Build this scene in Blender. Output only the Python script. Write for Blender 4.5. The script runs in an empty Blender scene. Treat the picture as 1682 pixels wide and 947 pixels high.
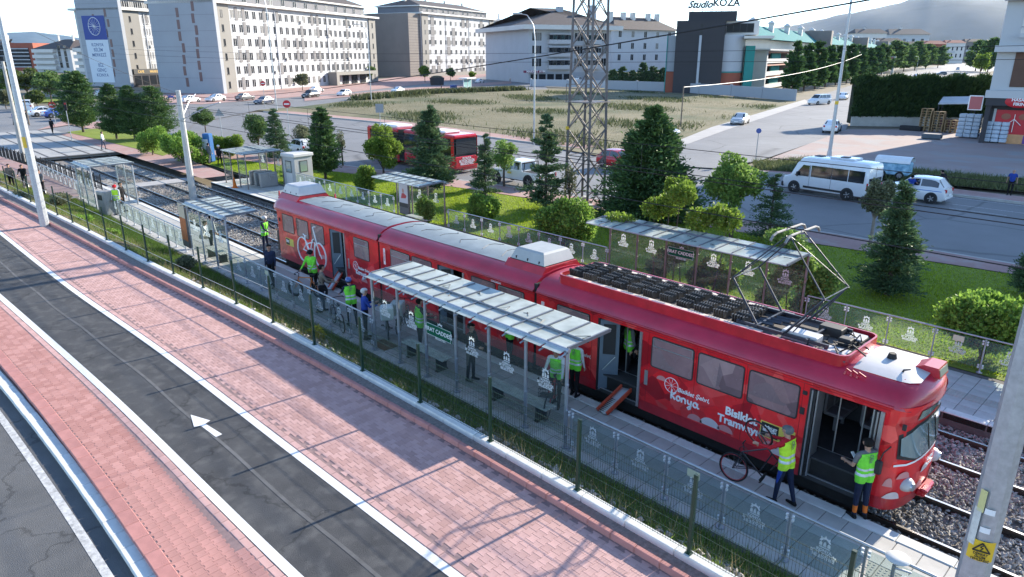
import bpy, bmesh, math, random
import numpy as np
from mathutils import Vector, Matrix, Euler
R = random.Random(7); NR = np.random.default_rng(7)
S = bpy.context.scene; COL = S.collection
rad = math.radians

# ------------------------------------------------------------ camera, light, exposure
HAZE = 2.6e-5
CAM_Z = 8.8
cam = bpy.data.objects.new('camera', bpy.data.cameras.new('camera')); COL.objects.link(cam)
cam.location = (0, 0, CAM_Z); cam.rotation_euler = (rad(90-18.44), 0, rad(46.24))
cam.data.sensor_width = 36; cam.data.lens = 24.61; cam.data.clip_end = 40000; cam.data.clip_start = .1
S.camera = cam
SUN = Vector((.067, 1, .374)).normalized()          # towards the sun
sl = bpy.data.lights.new('sun', 'SUN'); sl.energy = 4.6; sl.angle = rad(.5); sl.color = (1, .90, .75)
sun = bpy.data.objects.new('sun', sl); COL.objects.link(sun)
sun.rotation_euler = SUN.to_track_quat('Z', 'Y').to_euler(); sun.location = (0, 60, 60)
wd = bpy.data.worlds.new('World'); S.world = wd; wd.use_nodes = True
nt = wd.node_tree; sky = nt.nodes.new('ShaderNodeTexSky'); sky.sky_type = 'NISHITA'; sky.sun_disc = False
sky.sun_elevation = math.asin(SUN.z); sky.sun_rotation = math.atan2(SUN.x, SUN.y)
sky.altitude = 1500; sky.air_density = .85; sky.dust_density = .1; sky.ozone_density = 1.6
bg = nt.nodes['Background']; bg.inputs['Strength'].default_value = .15
nt.links.new(sky.outputs[0], bg.inputs[0])
S.view_settings.view_transform = 'Standard'; S.view_settings.look = 'None'
S.view_settings.exposure = 1.5; S.view_settings.gamma = 1
S.cycles.transparent_max_bounces = 24; S.cycles.max_bounces = 6
S.cycles.caustics_reflective = False; S.cycles.caustics_refractive = False

# ------------------------------------------------------------ placing: a photo pixel seen at height z -> a world point
_f, _cx, _cy = 1150., 841., 473.5
_p = math.atan((_cy-90)/_f); _yw = math.atan((_cx+320)/math.hypot(_f, _cy-90))
_fh = np.array([-math.cos(_yw), math.sin(_yw), 0]); _rt = np.array([math.sin(_yw), math.cos(_yw), 0])
_fw = _fh*math.cos(_p)+np.array([0, 0, -math.sin(_p)]); _up = np.cross(_rt, _fw)
def at(x, y, z=0.):
    d = _fw*_f+_rt*(x-_cx)-_up*(y-_cy); t = (z-CAM_Z)/d[2]; return np.array([d[0]*t, d[1]*t, z])
def atY(x, y, Y):
    d = _fw*_f+_rt*(x-_cx)-_up*(y-_cy); t = Y/d[1]; return np.array([d[0]*t, Y, CAM_Z+d[2]*t])
def height(x, yb, yt, zb=0.):
    q = at(x, yb, zb); lo, hi = 0., 120.
    for _ in range(40):
        m = (lo+hi)/2; v = np.array([q[0], q[1], m-CAM_Z]); yy = _cy-_f*(v@_up)/(v@_fw)
        if yy > yt: lo = m
        else: hi = m
    return lo-zb
def pxm(x, y, z=0.):            # pixels per metre there
    v = at(x, y, z)-np.array([0, 0, CAM_Z]); return _f/(v@_fw)

# ------------------------------------------------------------ materials
MC = {}
def _princ(name):
    m = bpy.data.materials.new(name); m.use_nodes = True
    return m, m.node_tree, m.node_tree.nodes['Principled BSDF']
def N(t, ty, **kw):
    n = t.nodes.new(ty)
    for k, v in kw.items(): setattr(n, k, v)
    return n
def c4(c): return (c[0], c[1], c[2], 1)
def mat(name, col, rough=.6, metal=0., var=0., scale=4., bump=0., bscale=None, col2=None, spec=.5, coat=0., rvar=0., detail=6, stretch=None, objvar=0.):
    if name in MC: return MC[name]
    m, t, b = _princ(name); MC[name] = m
    b.inputs['Base Color'].default_value = c4(col); b.inputs['Roughness'].default_value = rough
    b.inputs['Metallic'].default_value = metal; b.inputs['Specular IOR Level'].default_value = spec
    if coat: b.inputs['Coat Weight'].default_value = coat; b.inputs['Coat Roughness'].default_value = .06
    if var or bump or col2 or objvar:
        tc = N(t, 'ShaderNodeTexCoord'); src = tc.outputs['Object']
        if stretch:
            mp = N(t, 'ShaderNodeMapping'); mp.inputs['Scale'].default_value = stretch
            t.links.new(src, mp.inputs[0]); src = mp.outputs[0]
        nz = N(t, 'ShaderNodeTexNoise'); nz.inputs['Scale'].default_value = scale; nz.inputs['Detail'].default_value = detail
        nz.inputs['Roughness'].default_value = .62
        t.links.new(src, nz.inputs['Vector'])
        last = None
        if var or col2:
            rp = N(t, 'ShaderNodeValToRGB'); e = rp.color_ramp.elements
            e[0].position = .3; e[1].position = .7
            lo = [c*(1-var) for c in col]; hi = [c*(1+var) for c in (col2 or col)]
            e[0].color = c4(lo); e[1].color = c4(hi)
            t.links.new(nz.outputs['Fac'], rp.inputs[0]); last = rp.outputs[0]
        if objvar:
            oi = N(t, 'ShaderNodeObjectInfo'); hs = N(t, 'ShaderNodeHueSaturation')
            mr = N(t, 'ShaderNodeMapRange'); mr.inputs[3].default_value = 1-objvar; mr.inputs[4].default_value = 1+objvar
            t.links.new(oi.outputs['Random'], mr.inputs[0]); t.links.new(mr.outputs[0], hs.inputs['Value'])
            if last: t.links.new(last, hs.inputs['Color'])
            else: hs.inputs['Color'].default_value = c4(col)
            last = hs.outputs[0]
        if last: t.links.new(last, b.inputs['Base Color'])
        if rvar:
            mr = N(t, 'ShaderNodeMapRange'); mr.inputs[3].default_value = max(.02, rough-rvar); mr.inputs[4].default_value = min(1, rough+rvar)
            t.links.new(nz.outputs['Fac'], mr.inputs[0]); t.links.new(mr.outputs[0], b.inputs['Roughness'])
        if bump:
            n2 = N(t, 'ShaderNodeTexNoise'); n2.inputs['Scale'].default_value = bscale or scale*6; n2.inputs['Detail'].default_value = 4
            t.links.new(src, n2.inputs['Vector'])
            bm_ = N(t, 'ShaderNodeBump'); bm_.inputs['Strength'].default_value = bump; bm_.inputs['Distance'].default_value = .02
            t.links.new(n2.outputs['Fac'], bm_.inputs['Height']); t.links.new(bm_.outputs[0], b.inputs['Normal'])
    return m
def glass(name, tint, gl=.1, rough=.03, trans=.9):
    if name in MC: return MC[name]
    m = bpy.data.materials.new(name); m.use_nodes = True; MC[name] = m; t = m.node_tree; t.nodes.clear()
    o = N(t, 'ShaderNodeOutputMaterial'); tr = N(t, 'ShaderNodeBsdfTransparent'); tr.inputs[0].default_value = c4(tint)
    g = N(t, 'ShaderNodeBsdfGlossy'); g.inputs['Roughness'].default_value = rough
    d = N(t, 'ShaderNodeBsdfDiffuse'); d.inputs[0].default_value = (.35, .40, .40, 1)
    lw = N(t, 'ShaderNodeLayerWeight'); pw = N(t, 'ShaderNodeMath', operation='POWER'); pw.inputs[1].default_value = 4; t.links.new(lw.outputs['Facing'], pw.inputs[0])
    f = N(t, 'ShaderNodeMath', operation='MULTIPLY_ADD'); f.inputs[1].default_value = .35; f.inputs[2].default_value = gl*.35; t.links.new(pw.outputs[0], f.inputs[0])
    m0 = N(t, 'ShaderNodeMixShader'); m0.inputs[0].default_value = 1-trans
    t.links.new(tr.outputs[0], m0.inputs[1]); t.links.new(d.outputs[0], m0.inputs[2])
    mx = N(t, 'ShaderNodeMixShader'); t.links.new(f.outputs[0], mx.inputs[0])
    t.links.new(m0.outputs[0], mx.inputs[1]); t.links.new(g.outputs[0], mx.inputs[2]); t.links.new(mx.outputs[0], o.inputs[0])
    return m
def foliage(name, lo, hi, tr=.25):
    if name in MC: return MC[name]
    m, t, b = _princ(name); MC[name] = m
    g = N(t, 'ShaderNodeNewGeometry'); rp = N(t, 'ShaderNodeValToRGB'); e = rp.color_ramp.elements
    e[0].color = c4(lo); e[1].color = c4(hi)
    t.links.new(g.outputs['Random Per Island'], rp.inputs[0]); t.links.new(rp.outputs[0], b.inputs['Base Color'])
    b.inputs['Roughness'].default_value = .65; b.inputs['Specular IOR Level'].default_value = .25
    tl = N(t, 'ShaderNodeBsdfTranslucent'); mx = N(t, 'ShaderNodeMixShader'); mx.inputs[0].default_value = tr
    o = t.nodes['Material Output']; t.links.new(rp.outputs[0], tl.inputs[0])
    t.links.new(b.outputs[0], mx.inputs[1]); t.links.new(tl.outputs[0], mx.inputs[2]); t.links.new(mx.outputs[0], o.inputs[0])
    return m
def wrap_mat(name, cols, scale, rough=.3, coat=.5, circ=0):
    """printed vinyl wrap: facets of several shades"""
    if name in MC: return MC[name]
    m, t, b = _princ(name); MC[name] = m
    tc = N(t, 'ShaderNodeTexCoord'); mp = N(t, 'ShaderNodeMapping'); mp.inputs['Scale'].default_value = (1, .4, 1.2)
    mp.inputs['Rotation'].default_value = (0, .6, 0)
    t.links.new(tc.outputs['Object'], mp.inputs[0])
    v = N(t, 'ShaderNodeTexVoronoi', distance='CHEBYCHEV'); v.inputs['Scale'].default_value = scale; t.links.new(mp.outputs[0], v.inputs['Vector'])
    v2 = N(t, 'ShaderNodeTexVoronoi'); v2.inputs['Scale'].default_value = scale*.8; t.links.new(tc.outputs['Object'], v2.inputs['Vector'])
    s1 = N(t, 'ShaderNodeSeparateColor'); s2 = N(t, 'ShaderNodeSeparateColor'); t.links.new(v.outputs['Color'], s1.inputs[0]); t.links.new(v2.outputs['Color'], s2.inputs[0])
    mx = N(t, 'ShaderNodeMath', operation='MULTIPLY_ADD'); mx.inputs[1].default_value = .35; m3 = N(t, 'ShaderNodeMath', operation='MULTIPLY'); m3.inputs[1].default_value = .65
    t.links.new(s1.outputs[0], m3.inputs[0]); t.links.new(s2.outputs[1], mx.inputs[0]); t.links.new(m3.outputs[0], mx.inputs[2])
    rp = N(t, 'ShaderNodeValToRGB'); e = rp.color_ramp.elements
    n = len(cols); e[0].position = .2; e[0].color = c4(cols[0]); e[1].position = .85; e[1].color = c4(cols[-1])
    for i in range(1, n-1): el = e.new(.2+.65*i/(n-1)); el.color = c4(cols[i])
    t.links.new(mx.outputs[0], rp.inputs[0])
    nz = N(t, 'ShaderNodeTexNoise'); nz.inputs['Scale'].default_value = 3; nz.inputs['Detail'].default_value = 9; t.links.new(tc.outputs['Object'], nz.inputs[0])      # road dust
    r3 = N(t, 'ShaderNodeMapRange'); r3.inputs[1].default_value = .35; r3.inputs[2].default_value = .7; r3.inputs[3].default_value = .92; r3.inputs[4].default_value = 1.15; t.links.new(nz.outputs['Fac'], r3.inputs[0])
    hs = N(t, 'ShaderNodeHueSaturation'); t.links.new(r3.outputs[0], hs.inputs['Value']); t.links.new(rp.outputs[0], hs.inputs['Color']); t.links.new(hs.outputs[0], b.inputs['Base Color'])
    r4 = N(t, 'ShaderNodeMapRange'); r4.inputs[3].default_value = rough+.18; r4.inputs[4].default_value = max(.05, rough-.1); t.links.new(nz.outputs['Fac'], r4.inputs[0]); t.links.new(r4.outputs[0], b.inputs['Roughness'])
    b.inputs['Coat Weight'].default_value = coat; b.inputs['Coat Roughness'].default_value = .08
    return m
def ground_mat(name, cols, scales, rough=.9, bump=.3, bscale=60, crack=0):
    """two-scale mottled ground: cols = 3 colours"""
    if name in MC: return MC[name]
    m, t, b = _princ(name); MC[name] = m
    tc = N(t, 'ShaderNodeTexCoord'); src = tc.outputs['Object']
    n1 = N(t, 'ShaderNodeTexNoise'); n1.inputs['Scale'].default_value = scales[0]; n1.inputs['Detail'].default_value = 8; n1.inputs['Roughness'].default_value = .65
    n2 = N(t, 'ShaderNodeTexNoise'); n2.inputs['Scale'].default_value = scales[1]; n2.inputs['Detail'].default_value = 5
    for n in (n1, n2): t.links.new(src, n.inputs['Vector'])
    r1 = N(t, 'ShaderNodeValToRGB'); e = r1.color_ramp.elements
    e[0].position = .32; e[0].color = c4(cols[0]); e[1].position = .68; e[1].color = c4(cols[1])
    t.links.new(n1.outputs['Fac'], r1.inputs[0])
    r2 = N(t, 'ShaderNodeValToRGB'); e = r2.color_ramp.elements; e[0].position = .5; e[1].position = .68
    e[0].color = (0, 0, 0, 1); e[1].color = (1, 1, 1, 1); t.links.new(n2.outputs['Fac'], r2.inputs[0])
    mx = N(t, 'ShaderNodeMixRGB'); t.links.new(r2.outputs[0], mx.inputs[0]); t.links.new(r1.outputs[0], mx.inputs[1]); mx.inputs[2].default_value = c4(cols[2])
    last = mx.outputs[0]
    if crack:
        vm = N(t, 'ShaderNodeVectorMath', operation='MULTIPLY_ADD'); vm.inputs[1].default_value = (.9, .9, 0); t.links.new(n2.outputs['Color'], vm.inputs[0]); t.links.new(src, vm.inputs[2])
        vo = N(t, 'ShaderNodeTexVoronoi', feature='DISTANCE_TO_EDGE'); vo.inputs['Scale'].default_value = crack; t.links.new(vm.outputs[0], vo.inputs['Vector'])
        r3 = N(t, 'ShaderNodeMapRange'); r3.inputs[1].default_value = 0; r3.inputs[2].default_value = .012; r3.inputs[3].default_value = .6; r3.inputs[4].default_value = 1; t.links.new(vo.outputs['Distance'], r3.inputs[0])
        hs = N(t, 'ShaderNodeHueSaturation'); t.links.new(r3.outputs[0], hs.inputs['Value']); t.links.new(last, hs.inputs['Color']); last = hs.outputs[0]
    t.links.new(last, b.inputs['Base Color']); b.inputs['Roughness'].default_value = rough; b.inputs['Specular IOR Level'].default_value = .3
    n3 = N(t, 'ShaderNodeTexNoise'); n3.inputs['Scale'].default_value = bscale; n3.inputs['Detail'].default_value = 3; t.links.new(src, n3.inputs['Vector'])
    bm_ = N(t, 'ShaderNodeBump'); bm_.inputs['Strength'].default_value = bump; bm_.inputs['Distance'].default_value = .02
    t.links.new(n3.outputs['Fac'], bm_.inputs['Height']); t.links.new(bm_.outputs[0], b.inputs['Normal'])
    return m

# ------------------------------------------------------------ mesh builder
def link(name, me, parent=None, loc=None, rz=0.):
    o = bpy.data.objects.new(name, me); COL.objects.link(o)
    if parent is not None: o.parent = parent
    if loc is not None: o.location = loc
    if rz: o.rotation_euler.z = rz
    return o
class MB:
    def __init__(s): s.v = []; s.f = []; s.m = []
    def add(s, vs, fs, mi=0):
        k = len(s.v); s.v += [tuple(map(float, a)) for a in vs]; s.f += [tuple(i+k for i in f) for f in fs]; s.m += [mi]*len(fs); return s
    def box(s, c, d, rz=0., mi=0):
        x, y, z = (a/2 for a in d); co, si = math.cos(rz), math.sin(rz)
        vs = [(c[0]+co*a*x-si*b*y, c[1]+si*a*x+co*b*y, c[2]+e*z) for e in (-1, 1) for a, b in ((-1, -1), (1, -1), (1, 1), (-1, 1))]
        return s.add(vs, [(3, 2, 1, 0), (4, 5, 6, 7), (0, 1, 5, 4), (1, 2, 6, 5), (2, 3, 7, 6), (3, 0, 4, 7)], mi)
    def bb(s, a, b, mi=0):
        return s.box([(p+q)/2 for p, q in zip(a, b)], [abs(q-p) for p, q in zip(a, b)], 0, mi)
    def cbox(s, c, d, b=.02, rz=0., mi=0):
        h = [a/2 for a in d]; b = min(b, min(h)*.9); co, si = math.cos(rz), math.sin(rz); vs = []; ix = {}
        for sx in (-1, 1):
            for sy in (-1, 1):
                for sz in (-1, 1):
                    for k in range(3):
                        p = [sx*(h[0]-(b if k != 0 else 0)), sy*(h[1]-(b if k != 1 else 0)), sz*(h[2]-(b if k != 2 else 0))]
                        ix[sx, sy, sz, k] = len(vs); vs.append((c[0]+co*p[0]-si*p[1], c[1]+si*p[0]+co*p[1], c[2]+p[2]))
        fs = []
        def q(l, out):
            n = np.cross(np.array(vs[l[1]])-np.array(vs[l[0]]), np.array(vs[l[2]])-np.array(vs[l[0]]))
            o = np.array([co*out[0]-si*out[1], si*out[0]+co*out[1], out[2]])
            fs.append(tuple(l) if n@o > 0 else tuple(reversed(l)))
        U = (-1, 1)
        for k in range(3):
            o = [a for a in range(3) if a != k]
            for e in U:
                l = []
                for a, b_ in ((-1, -1), (1, -1), (1, 1), (-1, 1)):
                    t = [0]*3; t[k] = e; t[o[0]] = a; t[o[1]] = b_; l.append(ix[t[0], t[1], t[2], k])
                d_ = [0]*3; d_[k] = e; q(l, d_)
            for e in U:
                for g in U:
                    l = []
                    for w, kk in ((-1, o[0]), (1, o[0]), (1, o[1]), (-1, o[1])):
                        t = [0]*3; t[k] = w; t[o[0]] = e; t[o[1]] = g; l.append(ix[t[0], t[1], t[2], kk])
                    d_ = [0]*3; d_[o[0]] = e; d_[o[1]] = g; q(l, d_)
        for sx in U:
            for sy in U:
                for sz in U: q([ix[sx, sy, sz, 0], ix[sx, sy, sz, 1], ix[sx, sy, sz, 2]], (sx, sy, sz))
        return s.add(vs, fs, mi)
    def beam(s, p, q, w, h, up=(0, 0, 1), mi=0):
        p = np.array(p, float); q = np.array(q, float); d = q-p; L = np.linalg.norm(d); d /= max(L, 1e-9)
        u = np.array(up, float)
        if abs(d@u) > .98: u = np.array([1., 0, 0]) if abs(d[0]) < .9 else np.array([0, 1., 0])
        r = np.cross(d, u); r /= np.linalg.norm(r); u = np.cross(r, d)
        vs = [c+r*a*w/2+u*b*h/2 for c in (p, q) for a, b in ((-1, -1), (1, -1), (1, 1), (-1, 1))]
        return s.add(vs, [(0, 1, 2, 3), (7, 6, 5, 4), (4, 5, 1, 0), (5, 6, 2, 1), (6, 7, 3, 2), (7, 4, 0, 3)], mi)
    def tube(s, pts, r, n=6, mi=0, cap=True, closed=False):
        P = [np.array(p, float) for p in pts]; k0 = len(s.v); m = len(P); u = None
        rs = r if hasattr(r, '__len__') else [r]*m
        vs = []; fs = []
        for i, p in enumerate(P):
            if closed: d = P[(i+1) % m]-P[i-1]
            else: d = P[min(i+1, m-1)]-P[max(i-1, 0)]
            d = d/max(np.linalg.norm(d), 1e-9)
            if u is None:
                a = np.array([0, 0, 1.]) if abs(d[2]) < .9 else np.array([1., 0, 0]); u = np.cross(d, a)
            u = u-d*(u@d); u /= max(np.linalg.norm(u), 1e-9); w = np.cross(d, u)
            for j in range(n):
                t = 2*math.pi*j/n; vs.append(p+(u*math.cos(t)+w*math.sin(t))*rs[i])
        for i in range(m if closed else m-1):
            i2 = (i+1) % m
            for j in range(n): fs.append((i*n+j, i*n+(j+1) % n, i2*n+(j+1) % n, i2*n+j))
        if cap and not closed: fs.append(tuple(range(n-1, -1, -1))); fs.append(tuple((m-1)*n+j for j in range(n)))
        return s.add(vs, fs, mi)
    def cyl(s, p, q, r0, r1=None, n=12, mi=0): return s.tube([p, q], [r0, r0 if r1 is None else r1], n, mi)
    def prism(s, poly, vec, mi=0):
        n = len(poly); P = [np.array(p, float) for p in poly]; v = np.array(vec, float)
        nn = sum((np.cross(P[i], P[(i+1) % n]) for i in range(n)), np.zeros(3))
        if nn@v > 0: P = P[::-1]
        vs = P+[p+v for p in P]
        fs = [tuple(range(n)), tuple(range(2*n-1, n-1, -1))]+[(i, n+i, n+(i+1) % n, (i+1) % n) for i in range(n)]
        fs = [f if k < 2 else f[::-1] for k, f in enumerate(fs)]
        fs = fs[:2]+[f[::-1] for f in fs[2:]]
        return s.add(vs, fs, mi)
    def sphere(s, c, r, nu=10, nv=6, mi=0):
        r = r if hasattr(r, '__len__') else (r, r, r); rings = []
        vs = [(c[0], c[1], c[2]-r[2])]
        for i in range(1, nv):
            t = -math.pi/2+math.pi*i/nv
            for j in range(nu):
                p = 2*math.pi*j/nu; vs.append((c[0]+r[0]*math.cos(t)*math.cos(p), c[1]+r[1]*math.cos(t)*math.sin(p), c[2]+r[2]*math.sin(t)))
        vs.append((c[0], c[1], c[2]+r[2])); fs = []
        for j in range(nu): fs.append((0, 1+(j+1) % nu, 1+j)); fs.append((len(vs)-1, len(vs)-1-nu+j, len(vs)-1-nu+(j+1) % nu))
        for i in range(nv-2):
            a = 1+i*nu
            for j in range(nu): fs.append((a+j, a+(j+1) % nu, a+nu+(j+1) % nu, a+nu+j))
        return s.add(vs, fs, mi)
    def loft(s, rings, mi=0, caps=True, closed=True):
        n = len(rings[0]); vs = [p for r in rings for p in r]; fs = []
        for i in range(len(rings)-1):
            for j in range(n if closed else n-1):
                fs.append((i*n+j, i*n+(j+1) % n, (i+1)*n+(j+1) % n, (i+1)*n+j))
        if caps and closed: fs.append(tuple(range(n-1, -1, -1))); fs.append(tuple((len(rings)-1)*n+j for j in range(n)))
        return s.add(vs, fs, mi)
    def quad(s, *p, mi=0): return s.add(p, [tuple(range(len(p)))], mi)
    def mesh(s, name, mats, smooth=0):
        me = bpy.data.meshes.new(name); me.from_pydata(s.v, [], s.f)
        for m in (mats if isinstance(mats, (list, tuple)) else [mats]): me.materials.append(m)
        if any(s.m): me.polygons.foreach_set('material_index', s.m)
        if smooth:
            me.polygons.foreach_set('use_smooth', [True]*len(s.f)); me.set_sharp_from_angle(angle=rad(smooth))
        me.update(); return me
    def build(s, name, mats, parent=None, loc=None, rz=0., smooth=0):
        return link(name, s.mesh(name, mats, smooth), parent, loc, rz)
def npmesh(name, V, F, mats, mi=None, smooth=False):
    """fast mesh: V (n,3), F (m,k) equal-sided faces"""
    V = np.asarray(V, np.float32); F = np.asarray(F, np.int32); me = bpy.data.meshes.new(name); k = F.shape[1]
    me.vertices.add(len(V)); me.vertices.foreach_set('co', V.ravel())
    me.loops.add(F.size); me.loops.foreach_set('vertex_index', F.ravel())
    me.polygons.add(len(F)); me.polygons.foreach_set('loop_start', np.arange(0, F.size, k, dtype=np.int32))
    for m in (mats if isinstance(mats, (list, tuple)) else [mats]): me.materials.append(m)
    if mi is not None: me.polygons.foreach_set('material_index', np.asarray(mi, np.int32))
    me.polygons.foreach_set('use_smooth', np.full(len(F), bool(smooth)))
    me.update(calc_edges=True); me.validate(); return me
def tag(o, label=None, cat=None, group=None, kind=None):
    if label: o['label'] = label
    if cat: o['category'] = cat
    if group: o['group'] = group
    if kind: o['kind'] = kind
    return o
def thing(name, label, cat, loc=(0, 0, 0), rz=0., group=None):
    o = bpy.data.objects.new(name, None); COL.objects.link(o); o.empty_display_size = .2
    o.location = loc; o.rotation_euler.z = rz; return tag(o, label, cat, group)
def kids(o): return [c for c in CH.get(o.name, [])]
CH = {}
def reindex():
    CH.clear()
    for c in COL.objects:
        if c.parent: CH.setdefault(c.parent.name, []).append(c)
def copy_tree(o, parent=None):
    c = o.copy(); COL.objects.link(c)
    if parent is not None: c.parent = parent
    for k in CH.get(o.name, []): copy_tree(k, c)
    return c
def dup(o, loc, rz, label, group=None):
    c = copy_tree(o); c.location = loc; c.rotation_euler.z = rz; c['label'] = label
    if group: c['group'] = group
    return c
def struct(o): o['kind'] = 'structure'; return o
def stuff(o): o['kind'] = 'stuff'; return o
def text(body, size, m, parent, loc, rot=(rad(90), 0, 0), name='lettering', off=0., ext=.002, shear=0., align='CENTER', sx=1., spacing=1., line=1.):
    cu = bpy.data.curves.new(name, 'FONT'); cu.body = body; cu.size = size; cu.extrude = ext; cu.offset = off; cu.shear = shear
    cu.align_x = align; cu.align_y = 'CENTER'; cu.space_character = spacing; cu.space_line = line; cu.resolution_u = 3
    tmp = bpy.data.objects.new('tmp', cu); COL.objects.link(tmp)
    dg = bpy.context.evaluated_depsgraph_get(); me = bpy.data.meshes.new_from_object(tmp.evaluated_get(dg))
    COL.objects.unlink(tmp); bpy.data.objects.remove(tmp); me.materials.clear(); me.materials.append(m); me.name = name
    o = link(name, me, parent, loc); o.rotation_euler = rot; o.scale.x = sx; return o
# polylines in plan
def W(pts, z): return [at(x, y, z) for x, y in pts]
def extend(P, a=0., b=0.):
    P = [np.array(p, float) for p in P]
    if a: d = P[0]-P[1]; P = [P[0]+d/np.linalg.norm(d)*a]+P
    if b: d = P[-1]-P[-2]; P = P+[P[-1]+d/np.linalg.norm(d)*b]
    return P
def smooth_poly(P, step=1.):
    P = np.array(P, float); L = np.r_[0, np.cumsum(np.linalg.norm(np.diff(P, axis=0), axis=1))]
    n = max(2, int(L[-1]/step)+1); t = np.linspace(0, L[-1], n)
    Q = np.stack([np.interp(t, L, P[:, k]) for k in range(3)], 1)
    w = max(1, int(2.5/step))
    for _ in range(3):
        Q2 = Q.copy()
        for i in range(1, n-1): a = min(w, i, n-1-i); Q2[i] = Q[i-a:i+a+1].mean(0)
        Q = Q2
    return Q
def offs(Q, d):                 # to the left of travel
    T = np.gradient(Q, axis=0); T /= np.linalg.norm(T[:, :2], axis=1)[:, None]
    return Q+np.stack([-T[:, 1], T[:, 0], 0*T[:, 0]], 1)*d
def yat(Q, x): return np.interp(x, Q[:, 0], Q[:, 1])
def strip(name, A, B, m, zA=None, zB=None, parent=None, n=1):
    A = np.array(A, float).copy(); B = np.array(B, float).copy()
    if len(A) != len(B):
        k = max(len(A), len(B)); f = lambda P: np.stack([np.interp(np.linspace(0, 1, k), np.linspace(0, 1, len(P)), P[:, j]) for j in range(3)], 1)
        A, B = f(A), f(B)
    if zA is not None: A[:, 2] = zA
    if zB is not None: B[:, 2] = zB
    b = MB(); k = len(A); rows = [A+(B-A)*t/n for t in range(n+1)]
    b.loft([list(r) for r in rows], caps=False, closed=False)
    o = b.build(name, m, parent)
    if o.data.polygons and o.data.polygons[0].normal.z < 0: o.data.flip_normals()
    return o
def sweep(name, Q, prof, m, parent=None, smooth=0, close=True):
    """profile (side, z) swept along plan polyline"""
    T = np.gradient(np.array(Q), axis=0); T /= np.linalg.norm(T[:, :2], axis=1)[:, None]
    Nn = np.stack([-T[:, 1], T[:, 0], 0*T[:, 0]], 1)
    b = MB(); b.loft([[q+n*s+np.array([0, 0, z]) for s, z in prof] for q, n in zip(np.array(Q), Nn)])
    o = b.build(name, m, parent, smooth=smooth); bm = bmesh.new(); bm.from_mesh(o.data); bmesh.ops.recalc_face_normals(bm, faces=bm.faces); bm.to_mesh(o.data); bm.free()
    return o
# ============================================================ MATERIALS IN COMMON
M_STEEL = mat('galvanised_steel', (.42, .44, .46), .42, .7, .12, 3, .05)
M_STEELD = mat('brown_grey_steel', (.22, .19, .18), .5, .4, .15, 3)
M_DARK = mat('dark_metal', (.03, .032, .035), .5, .3, .2, 5)
M_BLACK = mat('black_rubber', (.015, .015, .016), .75, 0, .2, 8)
M_WHITE = mat('white_paint', (.78, .78, .77), .5, 0, .06, 3)
M_CONC = mat('concrete', (.42, .41, .38), .9, 0, .15, 2.5, .3, 40)
M_ASPH = ground_mat('bike_lane_asphalt', [(.052, .053, .056), (.082, .083, .086), (.10, .10, .10)], (1.1, 3), .92, .6, 90, .22)
M_ROAD = ground_mat('road_asphalt', [(.17, .17, .172), (.23, .23, .232), (.20, .20, .202)], (.12, .5), .7, .4, 60, .10)
M_ROADN = ground_mat('near_road_asphalt', [(.095, .097, .10), (.135, .136, .138), (.12, .12, .12)], (.8, 2.5), .92, .7, 70, .25)
M_PAVR = mat('pink_concrete_paver', (.53, .325, .295), .88, 0, .16, 1.3, .35, 90, objvar=.10)
M_PAVJ = mat('paver_joint_sand', (.27, .18, .17), .95, 0, .2, 8)
M_EDGE = mat('red_edging_stone', (.42, .19, .17), .88, 0, .15, 3, .3, 60, objvar=.08)
M_FOOT = mat('pale_concrete_footing', (.62, .62, .59), .85, 0, .12, 3, .35, 60, objvar=.05)
M_GRAV = ground_mat('fine_gravel', [(.18, .155, .14), (.36, .31, .28), (.25, .22, .2)], (14, 5), .95, .8, 90)
M_SOIL = ground_mat('bank_soil', [(.06, .05, .035), (.14, .115, .08), (.075, .085, .03)], (2, 1.2), .95, .7, 30)
M_GRND = ground_mat('dry_ground', [(.16, .14, .105), (.22, .19, .14), (.12, .125, .075)], (.02, .05), .95, .4, 4)
M_LAWN = ground_mat('lawn_soil', [(.14, .19, .02), (.22, .28, .04), (.17, .21, .03)], (.6, 1.5), .95, .6, 20)
M_FIELD = ground_mat('dry_field', [(.125, .12, .065), (.22, .19, .115), (.075, .095, .045)], (.12, .07), .95, .9, 2.2)
M_TILE = mat('platform_slab', (.43, .42, .395), .8, 0, .15, 1.6, .2, 70, objvar=.07)
M_TILEJ = mat('slab_joint', (.11, .105, .10), .95, 0, .2, 8)
M_TACT = mat('tactile_slab', (.38, .36, .32), .85, 0, .12, 3, .3, 60, objvar=.06)
M_BALL = ground_mat('ballast_bed', [(.15, .14, .13), (.30, .28, .26), (.2, .185, .17)], (9, 3), .95, 1., 30)
M_RAIL = mat('rail_steel', (.10, .075, .06), .55, .5, .25, 6)
M_RAILT = mat('polished_rail_head', (.55, .54, .53), .25, 1., .1, 6)
M_PAINT = mat('road_paint', (.70, .70, .695), .8, 0, .16, 16, .25, 60)
M_PAINTW = mat('worn_road_paint', (.36, .36, .355), .85, 0, .25, 9, .2, 60, col2=(.5, .5, .49))
M_PAVF = ground_mat('far_red_paving', [(.33, .20, .18), (.44, .28, .25), (.38, .30, .27)], (.3, 1.), .92, .4, 12)
M_FORE = ground_mat('forecourt_paving', [(.30, .23, .215), (.36, .29, .27), (.30, .30, .30)], (.12, .3), .92, .3, 10)
M_GREY = mat('grey_paving', (.36, .35, .34), .9, 0, .12, .5, .3, 12)

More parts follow.
